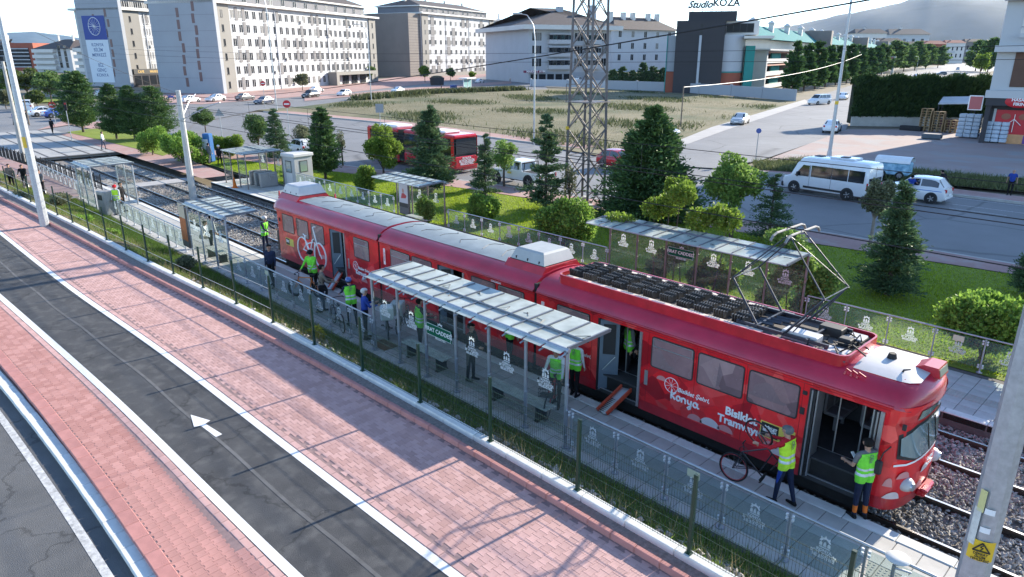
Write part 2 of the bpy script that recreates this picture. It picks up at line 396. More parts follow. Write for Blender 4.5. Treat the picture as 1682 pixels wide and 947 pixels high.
# ============================================================ SETTING: THE LAND
def flat(name, pts, m, z=None, parent=None, kind=True):
    b = MB(); P = [(p[0], p[1], z if z is not None else p[2]) for p in pts]; b.quad(*P)
    o = b.build(name, m, parent); bm = bmesh.new(); bm.from_mesh(o.data); bmesh.ops.triangulate(bm, faces=bm.faces)
    for f in bm.faces: f.normal_update()
    for f in bm.faces:
        if f.normal.z < 0: f.normal_flip()
    bm.to_mesh(o.data); bm.free()
    return struct(o) if kind else o
flat('ground', [(-22000, -22000, 0), (22000, -22000, 0), (22000, 22000, 0), (-22000, 22000, 0)], M_GRND, -.62)
flat('far_ground', [(-9000, 22.55), (9000, 22.55), (9000, 16000), (-9000, 16000)], M_GRND, -.16)

# --- alignments on the near side (pavement level z = 1.05)
ZP = 1.05; ZG = .995; ZR = .90
def align(px, z, a=0, b=0, step=.5): return smooth_poly(extend(W(px, z), a, b), step)
Q_foot = align([(0, 309), (150, 383), (291, 458), (390, 500), (880, 770), (1185, 947)], 1.1, 30, 14)
Q_edge = align([(0, 325), (75, 363), (228, 444), (418, 540), (800, 753), (1120, 947)], 1.1, 30, 14)
Q_sr = align([(23, 400), (139, 492), (254, 565), (420, 695), (750, 947)], ZP, 34, 14)
Q_sl = align([(0, 487), (59, 539), (118, 591), (197, 662), (256, 717), (350, 815), (420, 893), (480, 947)], ZP, 34, 14)
Q_jl = align([(0, 576), (69, 650), (123, 714), (197, 805), (276, 914)], ZP, 30, 16)
Q_kt = align([(0, 598), (49, 653), (113, 736), (173, 815), (246, 926)], ZP, 30, 16)
Q_gi = align([(0, 612), (59, 677), (148, 786), (251, 943)], ZG, 30, 16)
Q_go = align([(0, 628), (74, 717), (148, 815), (227, 939)], ZG, 30, 16)
Q_ln = align([(0, 660), (40, 712), (95, 786), (178, 904), (205, 947)], ZR, 30, 16)
def at_x(Q, xs, z): return np.stack([xs, np.interp(xs, Q[:, 0], Q[:, 1]), np.full(len(xs), z)], 1)
XS = np.arange(-62, 6.01, .5)
ed, srr, sll, jl, kt, gi, go, ln = [at_x(q, XS, z) for q, z in ((Q_edge, ZP), (Q_sr, ZP), (Q_sl, ZP), (Q_jl, ZP), (Q_kt, ZP), (Q_gi, ZG), (Q_go, ZG), (Q_ln, ZR))]
ft = at_x(Q_foot, XS, 1.1)
sh = lambda P, d, z=None: np.stack([P[:, 0], P[:, 1]+d, P[:, 2] if z is None else np.full(len(P), z)], 1)

lane = struct(strip('bike_lane', sh(sll, 0), sh(srr, 0), M_ASPH, 1.046, 1.046))
for nm, P, w in (('lane_edge_line', srr, .17), ('lane_edge_line', sll, .17)):
    strip(nm, sh(P, -w/2), sh(P, w/2), M_PAINT, 1.052, 1.052, lane)
# lane seam: slightly raised pale scar along the middle of the lane
mid = (sll+srr)/2; mid[:, 1] += .02*np.sin(mid[:, 0]*1.3)
strip('lane_seam', sh(mid, -.035), sh(mid, .035), mat('pale_seam', (.105, .105, .107), .95, 0, .3, 2.5), 1.05, 1.05, lane)
# direction arrow
A = MB(); pts = W([(313, 681), (345, 690.5), (336.9, 695.6), (364.8, 713), (354.6, 717.7), (329.8, 699), (318.6, 701)], ZP)
A.prism([(p[0], p[1], 1.0525) for p in pts], (0, 0, .003)); A.build('lane_arrow', M_PAINT, lane)
# near road, gutter kerb, red kerb
struct(strip('near_road', sh(go, -40), sh(go, .02), M_ROADN, ZR, ZR))
strip('faded_road_line', sh(ln, -.24), sh(ln, -.10), M_PAINTW, ZR+.004, ZR+.004)['kind'] = 'structure'
kb = struct(strip('gutter_base', sh(go, .0), sh(gi, .12), M_CONC, .92, .92))
sw = struct(strip('left_pavement', sh(kt, .0), sh(sll, -.085), M_PAVJ, 1.0445, 1.0445))
pv = struct(strip('right_pavement', sh(srr, .085), sh(ed, .05), M_PAVJ, 1.0445, 1.0445))
gs = struct(strip('gravel_verge', sh(ed, .05), sh(ft, -.05), M_GRAV, 1.05, 1.07))

def stones(name, Qa, width, ztop, depth, length, m, parent, off=0., x0=-60, x1=5, chamf=.012, maxn=300, camx=None):
    """a course of cut stones laid end to end along a line"""
    xs = np.arange(x0, x1, length); me = {}; rest = MB(); idx = sorted(range(len(xs)), key=lambda i: abs(xs[i]+8))
    keep = set(idx[:maxn]); base = MB().cbox((0, 0, -depth/2), (length-.008, width, depth), chamf).mesh(name, m)
    for i, x in enumerate(xs):
        a = np.array([x, np.interp(x, Qa[:, 0], Qa[:, 1])+off]); b_ = np.array([x+length, np.interp(x+length, Qa[:, 0], Qa[:, 1])+off])
        c = (a+b_)/2; rz = math.atan2(b_[1]-a[1], b_[0]-a[0]); z = ztop+R.uniform(-.003, .003)
        if i in keep: link(name, base, parent, (c[0], c[1]+R.uniform(-.003, .003), z), rz)
        else: rest.cbox((c[0], c[1], z-depth/2), (length-.008, width, depth), chamf, rz)
    if rest.v: stuff(rest.build(name, m, parent))
foot = struct(strip('fence_footing', sh(ft, -.09), sh(ft, .09), M_TILEJ, 1.08, 1.08))
stones('footing_block', ft, .20, 1.19, .30, 1.0, M_FOOT, foot)
stones('edging_stone', ed, .10, 1.165, .2, .5, M_EDGE, gs, 0)
stones('red_kerbstone', kt, .26, 1.055, .25, .5, M_EDGE, sw, .13, -40)
stones('border_stone', srr, .14, 1.052, .1, .33, M_PAVR, pv, .17, -40)
stones('border_stone', sll, .14, 1.052, .1, .33, M_PAVR, sw, -.17, -40)
gw = float(np.mean(gi[60:, 1]-go[60:, 1]))
stones('gutter_stone', (gi+go)/2, max(.24, gw+.05), ZG, .13, .5, M_FOOT, kb, 0, -40)

# --- interlocking pavers: double-T stones between two lines
def dogbone(L, Wd, ch=.0035, t=.03):
    a, w, v1, v2, v3 = L/2, L*.35, Wd/2, Wd*.30, Wd*.20
    o = [(-a, -v1), (a, -v1), (a, -v2), (w, -v3), (w, v3), (a, v2), (a, v1), (-a, v1), (-a, v2), (-w, v3), (-w, -v3), (-a, -v2)]
    top = [(x*.955, y*.945, 0) for x, y in o]; low = [(x*.985, y*.98, -ch) for x, y in o]; bot = [(x*.985, y*.98, -t) for x, y in o]; n = 12
    f = [(0, 1, 2, 11), (11, 2, 3, 10), (10, 3, 4, 9), (9, 4, 5, 8), (8, 5, 6, 7)]
    f += [(i, n+i, n+(i+1) % n, (i+1) % n) for i in range(n)]+[(n+i, 2*n+i, 2*n+(i+1) % n, n+(i+1) % n) for i in range(n)]
    V = np.array(top+low+bot); F = np.array(f)
    nn = np.cross(V[F[:, 1]]-V[F[:, 0]], V[F[:, 2]]-V[F[:, 0]]); ctr = V[F].mean(1); out = np.where(np.arange(len(F)) < 5, nn[:, 2], (nn[:, :2]*(ctr[:, :2])).sum(1))
    F[out < 0] = F[out < 0][:, ::-1]
    return V, F
def pave(parent, lo, hi, L, Wd, m, x0, x1, rot=False, near=(-6, 3)):
    V, F = dogbone(L, Wd)
    if rot: V = V[:, [1, 0, 2]]*np.array([-1, 1, 1])
    me = npmesh('paver', V, F, m); pu, pw = L*.85, Wd
    P = []
    if not rot:
        cols = np.arange(x0, x1, pu)
        for i, x in enumerate(cols):
            a, b_ = np.interp(x, lo[:, 0], lo[:, 1]), np.interp(x, hi[:, 0], hi[:, 1]); k = math.floor(a/pw)
            for y in np.arange((k+.5*(i % 2))*pw, b_, pw):
                if y-pw*.4 > a and y+pw*.4 < b_: P.append((x, y, 0))
    else:       # rows follow the curve of the kerb
        nrow = int(4/pu)
        for r in range(nrow):
            y0 = pu*(r+.5); x = x0+(r % 2)*pw*.5
            while x < x1:
                a, b_ = np.interp(x, lo[:, 0], lo[:, 1]), np.interp(x, hi[:, 0], hi[:, 1])
                if y0+pu*.4 < b_-a:
                    s = (np.interp(x+.5, lo[:, 0], lo[:, 1])-np.interp(x-.5, lo[:, 0], lo[:, 1])); P.append((x, a+y0, math.atan(s)))
                x += pw
    P = np.array(P); order = np.argsort(np.hypot(P[:, 0]-near[0], P[:, 1]-near[1])); P = P[order]
    for x, y, a in P[:300]:
        o = link('paver', me, parent, (x, y, ZP+R.uniform(-.002, .001)), a); o.rotation_euler.x = R.uniform(-.01, .01); o.rotation_euler.y = R.uniform(-.01, .01)
    Q = P[300:]; c, s = np.cos(Q[:, 2])[:, None], np.sin(Q[:, 2])[:, None]; n = len(Q)
    VV = np.zeros((n, len(V), 3)); VV[:, :, 0] = V[None, :, 0]*c-V[None, :, 1]*s+Q[:, 0][:, None]; VV[:, :, 1] = V[None, :, 0]*s+V[None, :, 1]*c+Q[:, 1][:, None]
    tl = NR.normal(0, .007, (n, 2)); VV[:, :, 2] = V[None, :, 2]+ZP+NR.uniform(-.002, .001, (n, 1))+V[None, :, 0]*tl[:, :1]+V[None, :, 1]*tl[:, 1:]
    FF = (F[None]+(np.arange(n)*len(V))[:, None, None]).reshape(-1, F.shape[1])
    stuff(link('paver', npmesh('paver', VV.reshape(-1, 3), FF, m_island), parent))
def island_mat(name, lo, hi, rough, bump=.3):
    if name in MC: return MC[name]
    m, t, b = _princ(name); MC[name] = m
    g = N(t, 'ShaderNodeNewGeometry'); tc = N(t, 'ShaderNodeTexCoord'); nz = N(t, 'ShaderNodeTexNoise'); nz.inputs['Scale'].default_value = .9; nz.inputs['Detail'].default_value = 8
    t.links.new(tc.outputs['Object'], nz.inputs[0])
    ad = N(t, 'ShaderNodeMath', operation='MULTIPLY_ADD'); ad.inputs[1].default_value = .45; t.links.new(g.outputs['Random Per Island'], ad.inputs[0])
    sb = N(t, 'ShaderNodeMath', operation='MULTIPLY'); sb.inputs[1].default_value = .45; t.links.new(nz.outputs['Fac'], sb.inputs[0]); t.links.new(sb.outputs[0], ad.inputs[2])
    rp = N(t, 'ShaderNodeValToRGB'); e = rp.color_ramp.elements; e[0].position = .2; e[1].position = .85; e[0].color = c4(lo); e[1].color = c4(hi)
    t.links.new(ad.outputs[0], rp.inputs[0]); t.links.new(rp.outputs[0], b.inputs['Base Color']); b.inputs['Roughness'].default_value = rough
    n2 = N(t, 'ShaderNodeTexNoise'); n2.inputs['Scale'].default_value = 80; t.links.new(tc.outputs['Object'], n2.inputs[0])
    bp_ = N(t, 'ShaderNodeBump'); bp_.inputs['Strength'].default_value = bump; bp_.inputs['Distance'].default_value = .02
    t.links.new(n2.outputs['Fac'], bp_.inputs['Height']); t.links.new(bp_.outputs[0], b.inputs['Normal'])
    return m
m_island = island_mat('pink_paver_field', (.42, .245, .215), (.60, .375, .34), .88)
pave(pv, sh(srr, .25), sh(ed, -.055), .20, .165, M_PAVR, -46, 3, False, (-5, 6))
m_island = island_mat('red_paver_field', (.36, .165, .14), (.54, .285, .25), .88)
pave(sw, sh(kt, .27), sh(sll, -.25), .20, .165, mat('red_concrete_paver', (.45, .225, .195), .88, 0, .16, 1.3, .35, 90, objvar=.10), -32, 2, True, (-9, 3))

# --- grass bank between fence footing and platform
YB = 10.62
bx = np.arange(-72, 8, .5); rows = []
fy = np.interp(bx, Q_foot[:, 0], Q_foot[:, 1])+.1
for t in np.linspace(0, 1, 9):
    zz = 1.12*(1-t)**1.25-.06*t
    rows.append([(x, y0+(YB-y0)*t, zz+(NR.normal(0, .035) if 0 < t < 1 else 0)) for x, y0 in zip(bx, fy)])
b = MB(); b.loft(rows, caps=False, closed=False); o = b.build('grass_bank', M_SOIL, smooth=60); struct(o)
if o.data.polygons[0].normal.z < 0: o.data.flip_normals()

# --- platforms
def platform(name, x0, x1, y0, y1, ts, tact, edge_y, lab):
    p = struct(MB().bb((x0, y0, -.55), (x1, y1, -.012)).build(name, M_TILEJ))
    e = MB(); e.bb((x0, min(edge_y, edge_y+.01), -.5), (x1, edge_y+.01, -.02))
    base = MB().cbox((0, 0, -.02), (ts-.012, ts-.012, .04), .008).mesh('paving_slab', M_TILE)
    tb = MB(); tb.cbox((0, 0, -.02), (ts-.012, ts-.012, .04), .008)
    for i in range(5):
        for j in range(5): tb.cyl(((i-2)*ts/5.6, (j-2)*ts/5.6, 0), ((i-2)*ts/5.6, (j-2)*ts/5.6, .007), .026, .018, 6)
    tact_me = tb.mesh('tactile_slab', M_TACT)
    eb = MB().cbox((0, 0, -.09), (.99, .30, .2), .015).mesh('edge_slab', M_FOOT)
    ins = 1 if edge_y > (y0+y1)/2 else -1
    L = []; xs = np.arange(x0+ts/2, x1, ts)
    ys = [edge_y-ins*(.30+ts*(k+.5)) for k in range(int((y1-y0-.30)/ts))]
    for x in xs:
        for k, y in enumerate(ys): L.append((x, y, k == tact))
    L.sort(key=lambda q: math.hypot(q[0]+4, q[1]-11)); rest = MB(); rt = MB()
    for i, (x, y, tc_) in enumerate(L):
        z = R.uniform(-.004, .002)
        if i < 300: link('tactile_slab' if tc_ else 'paving_slab', tact_me if tc_ else base, p, (x, y, z))
        else: (rt if tc_ else rest).cbox((x, y, z-.02), (ts-.012, ts-.012, .04), .008)
    if rest.v: stuff(rest.build('paving_slab', M_TILE, p))
    if rt.v: stuff(rt.build('tactile_slab', M_TACT, p))
    for x in np.arange(x0+.5, x1, 1.): link('edge_slab', eb, p, (x, edge_y-ins*.15, .004))
    return p
near_pf = platform('near_platform', -70, 7, 10.6, 13.28, .45, 2, 13.28, '')
far_pf = platform('far_platform', -52, 10, 19.35, 22.6, .45, 2, 19.35, '')

# --- tram tracks
Y1, Y2 = 14.68, 18.0
bed = struct(flat('track_bed', [(-76, 13.27), (9, 13.27), (9, 19.36), (-76, 19.36)], M_BALL, -.42))
for yc in (Y1, Y2):
    for s in (-.75, .75):
        rl = MB()
        y = yc+s
        rl.bb((-130, y-.014, -.38), (9, y+.014, -.30)); rl.bb((-130, y-.07, -.43), (9, y+.07, -.385)); rl.bb((-130, y-.036, -.30), (9, y+.036, -.256))
        o = rl.build('tram_rail', M_RAIL); struct(o)
        MB().bb((-130, y-.03, -.256), (9, y+.03, -.25)).build('rail_head', M_RAILT, o)
slp = MB().cbox((0, 0, -.45), (.24, 2.3, .12), .02).mesh('sleeper', M_CONC)
for yc in (Y1, Y2):
    for x in np.arange(-72, 8, .65): link('sleeper', slp, bed, (x, yc, 0))
# ballast stones, heaped between the rails
def scatter_stones(name, pts, r, m, parent=None):
    n = len(pts); oc = np.array([(1, 0, 0), (-1, 0, 0), (0, 1, 0), (0, -1, 0), (0, 0, 1), (0, 0, -1)], float)
    F = np.array([(0, 2, 4), (2, 1, 4), (1, 3, 4), (3, 0, 4), (2, 0, 5), (1, 2, 5), (3, 1, 5), (0, 3, 5)])
    sc = NR.uniform(.6, 1.3, (n, 6, 1))*r[:, None, None]; a = NR.uniform(0, 6.28, n); c, s = np.cos(a), np.sin(a)
    V = oc[None]*sc; tilt = NR.normal(0, .5, (n, 1)); V[:, :, 2] = V[:, :, 2]*.7+V[:, :, 0]*tilt
    x = V[:, :, 0]*c[:, None]-V[:, :, 1]*s[:, None]; y = V[:, :, 0]*s[:, None]+V[:, :, 1]*c[:, None]
    V = np.stack([x, y, V[:, :, 2]], 2)+pts[:, None, :]
    FF = (F[None]+(np.arange(n)*6)[:, None, None]).reshape(-1, 3)
    return stuff(link(name, npmesh(name, V.reshape(-1, 3), FF, m), parent))
n = 52000; dist = NR.beta(1, 2.6, n); px_ = 8-dist*84; py_ = NR.uniform(13.32, 19.3, n)
pz_ = -.41+.085*np.exp(-((np.minimum(abs(py_-Y1), abs(py_-Y2))-.75)/.5)**2*0)+NR.uniform(-.01, .03, n)
ok = np.ones(n, bool)
for yc in (Y1, Y2):
    for s in (-.75, .75): ok &= abs(py_-yc-s) > .085
tag(scatter_stones('ballast_stones', np.stack([px_, py_, pz_-.03], 1)[ok], NR.uniform(.035, .06, ok.sum()), island_mat('ballast_stone', (.16, .145, .13), (.54, .51, .47), .95)),
    'grey and brown crushed ballast stones filling the tram track bed', 'ballast')
# crossings of the track
for yc in (Y1, Y2):
    for s in (-.75, .75): struct(MB().bb((-104, yc+s-.09, -.015), (-75.6, yc+s+.09, .003)).build('rail_groove', M_RAIL))
struct(MB().bb((-104, 12.4, -.3), (-75.6, 20.2, -.002)).build('track_crossing', mat('crossing_slab', (.34, .34, .33), .85, 0, .16, .6, .3, 20)))
for xa, xb in ((-57.0, -55.2),):
    cr = struct(MB().bb((xa, 13.3, -.45), (xb, 19.35, -.262)).build('track_crossing', M_GREY))

# --- far side: lawn, pavement, avenue, side road, vacant lot, boulevard
Q_le = smooth_poly([(12, 35.4, 0), (-5.6, 35, 0), (-9.5, 34.3, 0), (-16.8, 33.4, 0), (-20.2, 32.9, 0), (-31.7, 31.8, 0), (-40, 30.6, 0), (-50, 28.4, 0), (-62, 25.5, 0), (-72, 23.2, 0)][::-1], 1)
Q_kn = smooth_poly([(60, 37.2, 0), (-6, 36.7, 0), (-16, 36.4, 0), (-22, 35.4, 0), (-37, 33.6, 0), (-53, 30.6, 0), (-66, 27.4, 0), (-78, 24.3, 0)][::-1], 1)
Q_kf = smooth_poly([(60, 53.4, 0), (-9, 53.2, 0), (-26, 52.8, 0), (-59, 53.9, 0), (-84, 55.5, 0), (-114, 52.5, 0)][::-1], 1)
def ribbon(name, Qa, Qb, m, za, zb=None, x0=None, x1=None, step=1.):
    xs = np.arange(x0, x1+.01, step); a = at_x(Qa, xs, za); b_ = at_x(Qb, xs, za if zb is None else zb); return struct(strip(name, a, b_, m))
base_y = np.array([(-80, 22.65, 0), (60, 22.65, 0)])
ribbon('lawn', base_y, Q_le, M_LAWN, -.01, 0, -72, 12)
ribbon('avenue_pavement', Q_le, Q_kn, M_PAVF, .03, .03, -78, 60)
ribbon('avenue', Q_kn, Q_kf, M_ROAD, -.10, -.10, -114, 60)
o = sweep('avenue_kerb', at_x(Q_kn, np.arange(-78, 60, 1.), 0), [(-.09, -.1), (.09, -.1), (.09, .04), (-.09, .04)], M_CONC); struct(o)
kx = np.r_[np.arange(-114, -27, 1.), ]
o = sweep('avenue_far_kerb', at_x(Q_kf, np.arange(-114, -46, 1.), 0), [(-.09, -.1), (.09, -.1), (.09, .05), (-.09, .05)], M_CONC); struct(o)
o = sweep('avenue_far_kerb', at_x(Q_kf, np.arange(-27, 50, 1.), 0), [(-.09, -.1), (.09, -.1), (.09, .05), (-.09, .05)], M_CONC); struct(o)
ribbon('far_pavement', Q_kf, Q_kf+np.array([0, 2.6, 0]), M_PAVF, .04, .04, -112, -46)
ribbon('far_pavement', Q_kf, Q_kf+np.array([0, 2.2, 0]), M_PAVF, .04, .04, -27, 50)
ribbon('avenue_edge_line', Q_kf-np.array([0, .62, 0]), Q_kf-np.array([0, .5, 0]), M_PAINTW, -.095, None, -24, 50)
for x in np.arange(-110, 40, 7.): ribbon('avenue_lane_line', Q_kf-np.array([0, 4.6, 0]), Q_kf-np.array([0, 4.48, 0]), M_PAINTW, -.095, None, x, x+3.)
ribbon('avenue_lane_line', Q_kf-np.array([0, 3.1, 0]), Q_kf-np.array([0, 3.0, 0]), M_PAINTW, -.095, None, -16, 40)
# side road to the back and its forecourt
pxpoly = lambda P, z=0: [at(x, y, z) for x, y in P]
flat('side_road', pxpoly([(1010, 266), (1110, 234), (1200, 204), (1312, 167), (1440, 126), (1560, 105), (1640, 100), (1650, 112), (1600, 123), (1450, 152), (1400, 192), (1388, 215), (1252, 262), (1180, 276)]), M_ROAD, -.004)
flat('side_pavement', pxpoly([(1130, 236), (1190, 214), (1330, 168), (1322, 163), (1170, 208), (1100, 236)]), M_GREY, .012)
flat('forecourt', pxpoly([(1256, 263), (1392, 212), (1500, 212), (1607, 214), (1760, 245), (1760, 296), (1600, 288), (1420, 271)]), M_FORE, .008)
flat('planted_strip', pxpoly([(1236, 268), (1330, 262), (1430, 274), (1600, 290), (1700, 300), (1700, 318), (1548, 304), (1400, 290), (1240, 279)]), M_SOIL, .05)
flat('vacant_lot', pxpoly([(418, 180.5), (500, 174), (600, 161), (720, 151), (820, 148), (1000, 144), (1300, 165), (1312, 168), (1160, 212), (1110, 232), (1060, 262), (1000, 258), (931, 246), (818, 222.5), (704, 207), (628, 197), (527, 187)]), M_FIELD, .01)
flat('boulevard', [tuple(at(x, y)) for x, y in ((418, 181.5), (500, 174.5), (600, 161.5), (720, 151.5), (820, 148.5), (900, 146), (870, 112), (700, 132), (320, 164), (140, 168), (20, 176))]+[(-230, 20, 0), (-230, -10, 0), (-75, -10, 0), (-75.2, 13.2, 0), (-75.2, 24.4, 0), (-100, 36, 0)], M_ROAD, -.02)
flat('building_forecourt', pxpoly([(250, 152), (330, 152), (560, 138), (660, 125), (860, 110), (862, 118), (700, 137), (560, 153), (330, 171), (255, 168)]), M_PAVF, .02)
flat('traffic_island', pxpoly([(500, 166), (560, 160), (700, 147), (840, 137), (840, 133), (700, 142), (560, 155), (500, 160)]), M_PAVF, .06)
flat('crossing_island', pxpoly([(60, 214), (115, 205), (150, 212), (200, 207), (170, 200), (100, 200)]), M_PAVF, .06)
flat('red_path', [(-97, 19.5, 0), (-54, 19.5, 0), (-54, 21.6, 0), (-66, 22.6, 0), (-75, 23.4, 0), (-86, 24.6, 0), (-97, 24, 0)], M_PAVF, .02)
flat('bike_path', [(-78, 7.2, 0), (-50, 9.4, 0), (-50, 10.4, 0), (-58, 11.9, 0), (-78, 10.2, 0)], M_PAVF, .35)
flat('park_lawn', pxpoly([(0, 170), (150, 165), (150, 160), (0, 158)]), M_LAWN, .03)
flat('corner_lawn', [tuple(p) for p in W([(110, 217), (235, 247), (268, 256), (330, 232), (250, 216), (150, 211)], 0)], M_LAWN, .04)
# ============================================================ THE TRAM
REDS = [(.36, .004, .012), (.58, .008, .016), (.80, .016, .020), (.66, .012, .022), (.85, .09, .08), (.48, .006, .014), (.78, .03, .03)]
M_WRAP = wrap_mat('red_faceted_wrap', REDS, 1.5)
M_SKIRT = mat('deep_red_paint', (.46, .010, .022), .38, 0, .25, 2.5, coat=.6)
M_ROOFR = mat('crimson_roof_paint', (.42, .014, .045), .33, 0, .18, 1.2, coat=.4, rvar=.1)
M_CANV = mat('grey_roof_canvas', (.20, .245, .27), .7, 0, .16, 1.4, .2, 20, rvar=.1)
M_NROOF = mat('white_roof_paint', (.52, .50, .49), .4, 0, .08, 2, .1, 8)
M_FILM = wrap_mat('perforated_window_film', [(.17, .105, .11), (.25, .15, .155), (.32, .185, .18), (.22, .15, .155), (.36, .23, .22)], 1.1, .22, .4)
M_GASK = mat('window_gasket', (.02, .02, .022), .6)
M_ALU = mat('brushed_aluminium', (.55, .56, .57), .35, .8, .08, 5)
M_LEAF = mat('blue_grey_door_paint', (.13, .17, .21), .4, 0, .1, 3)
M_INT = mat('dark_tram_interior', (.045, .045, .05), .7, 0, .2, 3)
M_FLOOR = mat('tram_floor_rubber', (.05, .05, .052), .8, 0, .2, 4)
M_LETT = mat('white_vinyl_lettering', (.80, .80, .79), .5)
M_LETP = mat('pale_pink_vinyl', (.80, .62, .62), .5)
M_YEL = mat('yellow_vinyl', (.70, .55, .10), .5, 0, .05)
M_BLKV = mat('black_vinyl', (.02, .02, .02), .5)
M_WSH = mat('windscreen_glass', (.32, .42, .42), .07, .45, .05, 1, spec=.8, coat=1)
M_RES = mat('resistor_grid_iron', (.06, .058, .056), .5, .4, .3, 9)
M_UNDER = mat('undercarriage_black', (.018, .017, .016), .8, 0, .3, 6)
M_ORANGE = mat('orange_red_ramp_paint', (.55, .07, .03), .6, 0, .15, 6)
TB = np.array([-16.4, Y1, -.25])
tram = thing('tram', 'long red articulated tram in faceted red wrap with open doors and a raised pantograph', 'tram', tuple(TB))
def P1(mb, name, m, smooth=0): return mb.build(name, m, tram, tuple(-TB), 0, smooth)
def P2(mb, name, m, par, smooth=0): return mb.build(name, m, par, (0, 0, 0), 0, smooth)
YN, YF = Y1-1.2, Y1+1.2
ZB, ZT = .22, 2.42
SECT = [(-29.05, -21.12, [(-24.55, -23.4)]), (-21.0, -13.18, [(-17.62, -16.25)]), (-13.06, -3.62, [(-10.8, -9.38), (-5.17, -3.70)])]
wins = [(-28.58, -27.55, 1.49, 2.28, 0), (-27.30, -26.28, 1.49, 2.28, 0), (-26.04, -25.0, 1.49, 2.28, 0), (-22.78, -21.72, 1.49, 2.29, 1),
        (-20.33, -19.15, 1.47, 2.3, 1), (-19.05, -17.92, 1.47, 2.3, 0), (-15.92, -14.78, 1.47, 2.3, 0), (-14.68, -13.55, 1.47, 2.3, 1),
        (-12.28, -11.08, 1.47, 2.3, 1), (-9.1, -7.9, 1.47, 2.28, 1), (-7.80, -6.62, 1.47, 2.27, 0), (-6.52, -5.36, 1.47, 2.26, 0)]
def rrect(x0, x1, z0, z1, y, r=.07, k=3):
    P = []
    for cx, cz, a0 in ((x1-r, z0+r, -90), (x1-r, z1-r, 0), (x0+r, z1-r, 90), (x0+r, z0+r, 180)):
        for i in range(k+1): a = rad(a0+90*i/k); P.append((cx+r*math.cos(a), y, cz+r*math.sin(a)))
    return P
def ring_frame(mb, outer, inner, d):
    n = len(outer); o2 = [(p[0], p[1]-d, p[2]) for p in outer]; i2 = [(p[0], p[1]-d, p[2]) for p in inner]
    vs = outer+inner+o2+i2
    fs = []
    for j in range(n):
        k = (j+1) % n; fs += [(2*n+j, 2*n+k, 3*n+k, 3*n+j), (j, k, 2*n+k, 2*n+j), (n+j, 3*n+j, 3*n+k, n+k)]
    mb.add(vs, fs)
sections = []
for si, (xa, xb, doors) in enumerate(SECT):
    b = MB(); x = xa
    for (da, db) in doors+[(xb, xb)]:
        if da > x: b.bb((x, YN, ZB), (da, YN+.05, ZT))
        if db > da: b.bb((da-.01, YN+.002, 2.29), (db+.01, YN+.048, ZT-.002))
        x = db
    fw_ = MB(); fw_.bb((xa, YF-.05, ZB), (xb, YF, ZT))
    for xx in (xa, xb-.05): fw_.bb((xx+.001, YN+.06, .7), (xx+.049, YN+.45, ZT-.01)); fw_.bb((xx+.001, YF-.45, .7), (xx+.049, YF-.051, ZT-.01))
    body = P1(b, 'body_section', M_WRAP); sections.append(body); P2(fw_, 'far_side_panel', mat('low_bounce_red', (.30, .006, .012), .5, 0, .1, 2), body)  # unseen far side, coloured darker than the wrap to cut its red bounce light
    sk = MB(); x = xa
    for (da, db) in doors+[(xb, xb)]:
        if da > x: sk.bb((x, YN-.006, ZB-.02), (da, YN+.03, .46))
        x = db
    P2(sk, 'skirt', M_SKIRT, body)
    gt = MB(); gt.tube([(xa, YN-.02, ZT+.02), (xb+(.05 if si == 2 else 0), YN-.02, ZT+.02)], .035, 8); P2(gt, 'rain_gutter', M_SKIRT, body, 60)
    g2 = MB(); g2.bb((xa, YN-.012, 2.345), (xb, YN, 2.36)); P2(g2, 'trim_strip', M_SKIRT, body)
    it = MB(); it.bb((xa+.02, YN+.06, .68), (xb-.02, YF-.06, .72)); P2(it, 'cabin_floor', M_FLOOR, body)
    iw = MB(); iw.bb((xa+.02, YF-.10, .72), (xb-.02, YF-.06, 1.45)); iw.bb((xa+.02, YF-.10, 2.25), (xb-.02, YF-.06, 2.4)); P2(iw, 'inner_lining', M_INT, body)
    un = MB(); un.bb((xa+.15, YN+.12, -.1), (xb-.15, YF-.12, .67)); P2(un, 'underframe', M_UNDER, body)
for (xa, xb, za, zb, vent) in wins:
    par = sections[0] if xb < -21 else sections[1] if xb < -13.1 else sections[2]
    f = MB(); ring_frame(f, rrect(xa, xb, za, zb, YN-.001), rrect(xa+.028, xb-.028, za+.028, zb-.028, YN-.001, .05), .012)
    P2(f, 'window_frame', M_GASK, par)
    p = MB(); p.prism(rrect(xa+.02, xb-.02, za+.02, zb-.02, YN-.004, .05), (0, -.004, 0)); P2(p, 'window', M_FILM, par)
    if vent:
        v = MB(); zc = zb-.26; ring_frame(v, rrect(xa+.04, xb-.04, zc, zb-.03, YN-.0085, .02), rrect(xa+.062, xb-.062, zc+.022, zb-.052, YN-.0085, .015), .012)
        P2(v, 'vent_sash', M_ALU, par)
M_SEAM = mat('panel_seam', (.16, .004, .008), .5)
for si, x in ((0, -28.72), (0, -24.80), (0, -23.1), (1, -19.1), (1, -17.75), (1, -16.02), (1, -14.73), (2, -11.0), (2, -9.2), (2, -7.85), (2, -6.57), (2, -5.3)):
    b = MB(); b.bb((x-.004, YN-.0015, .47), (x+.004, YN, 2.34)); P2(b, 'panel_seam', M_SEAM, sections[si])
for si, (xa, xb, doors) in enumerate(SECT):      # hinged covers along the skirt
    for k in range(5):
        x = xa+.6+(xb-xa-1.2)*k/5
        if all(x+1.0 < da-.05 or x > db+.05 for da, db in doors): b = MB(); b.bb((x, YN-.0085, .25), (x+.9, YN-.006, .43)); P2(b, 'skirt_cover', M_SKIRT, sections[si])
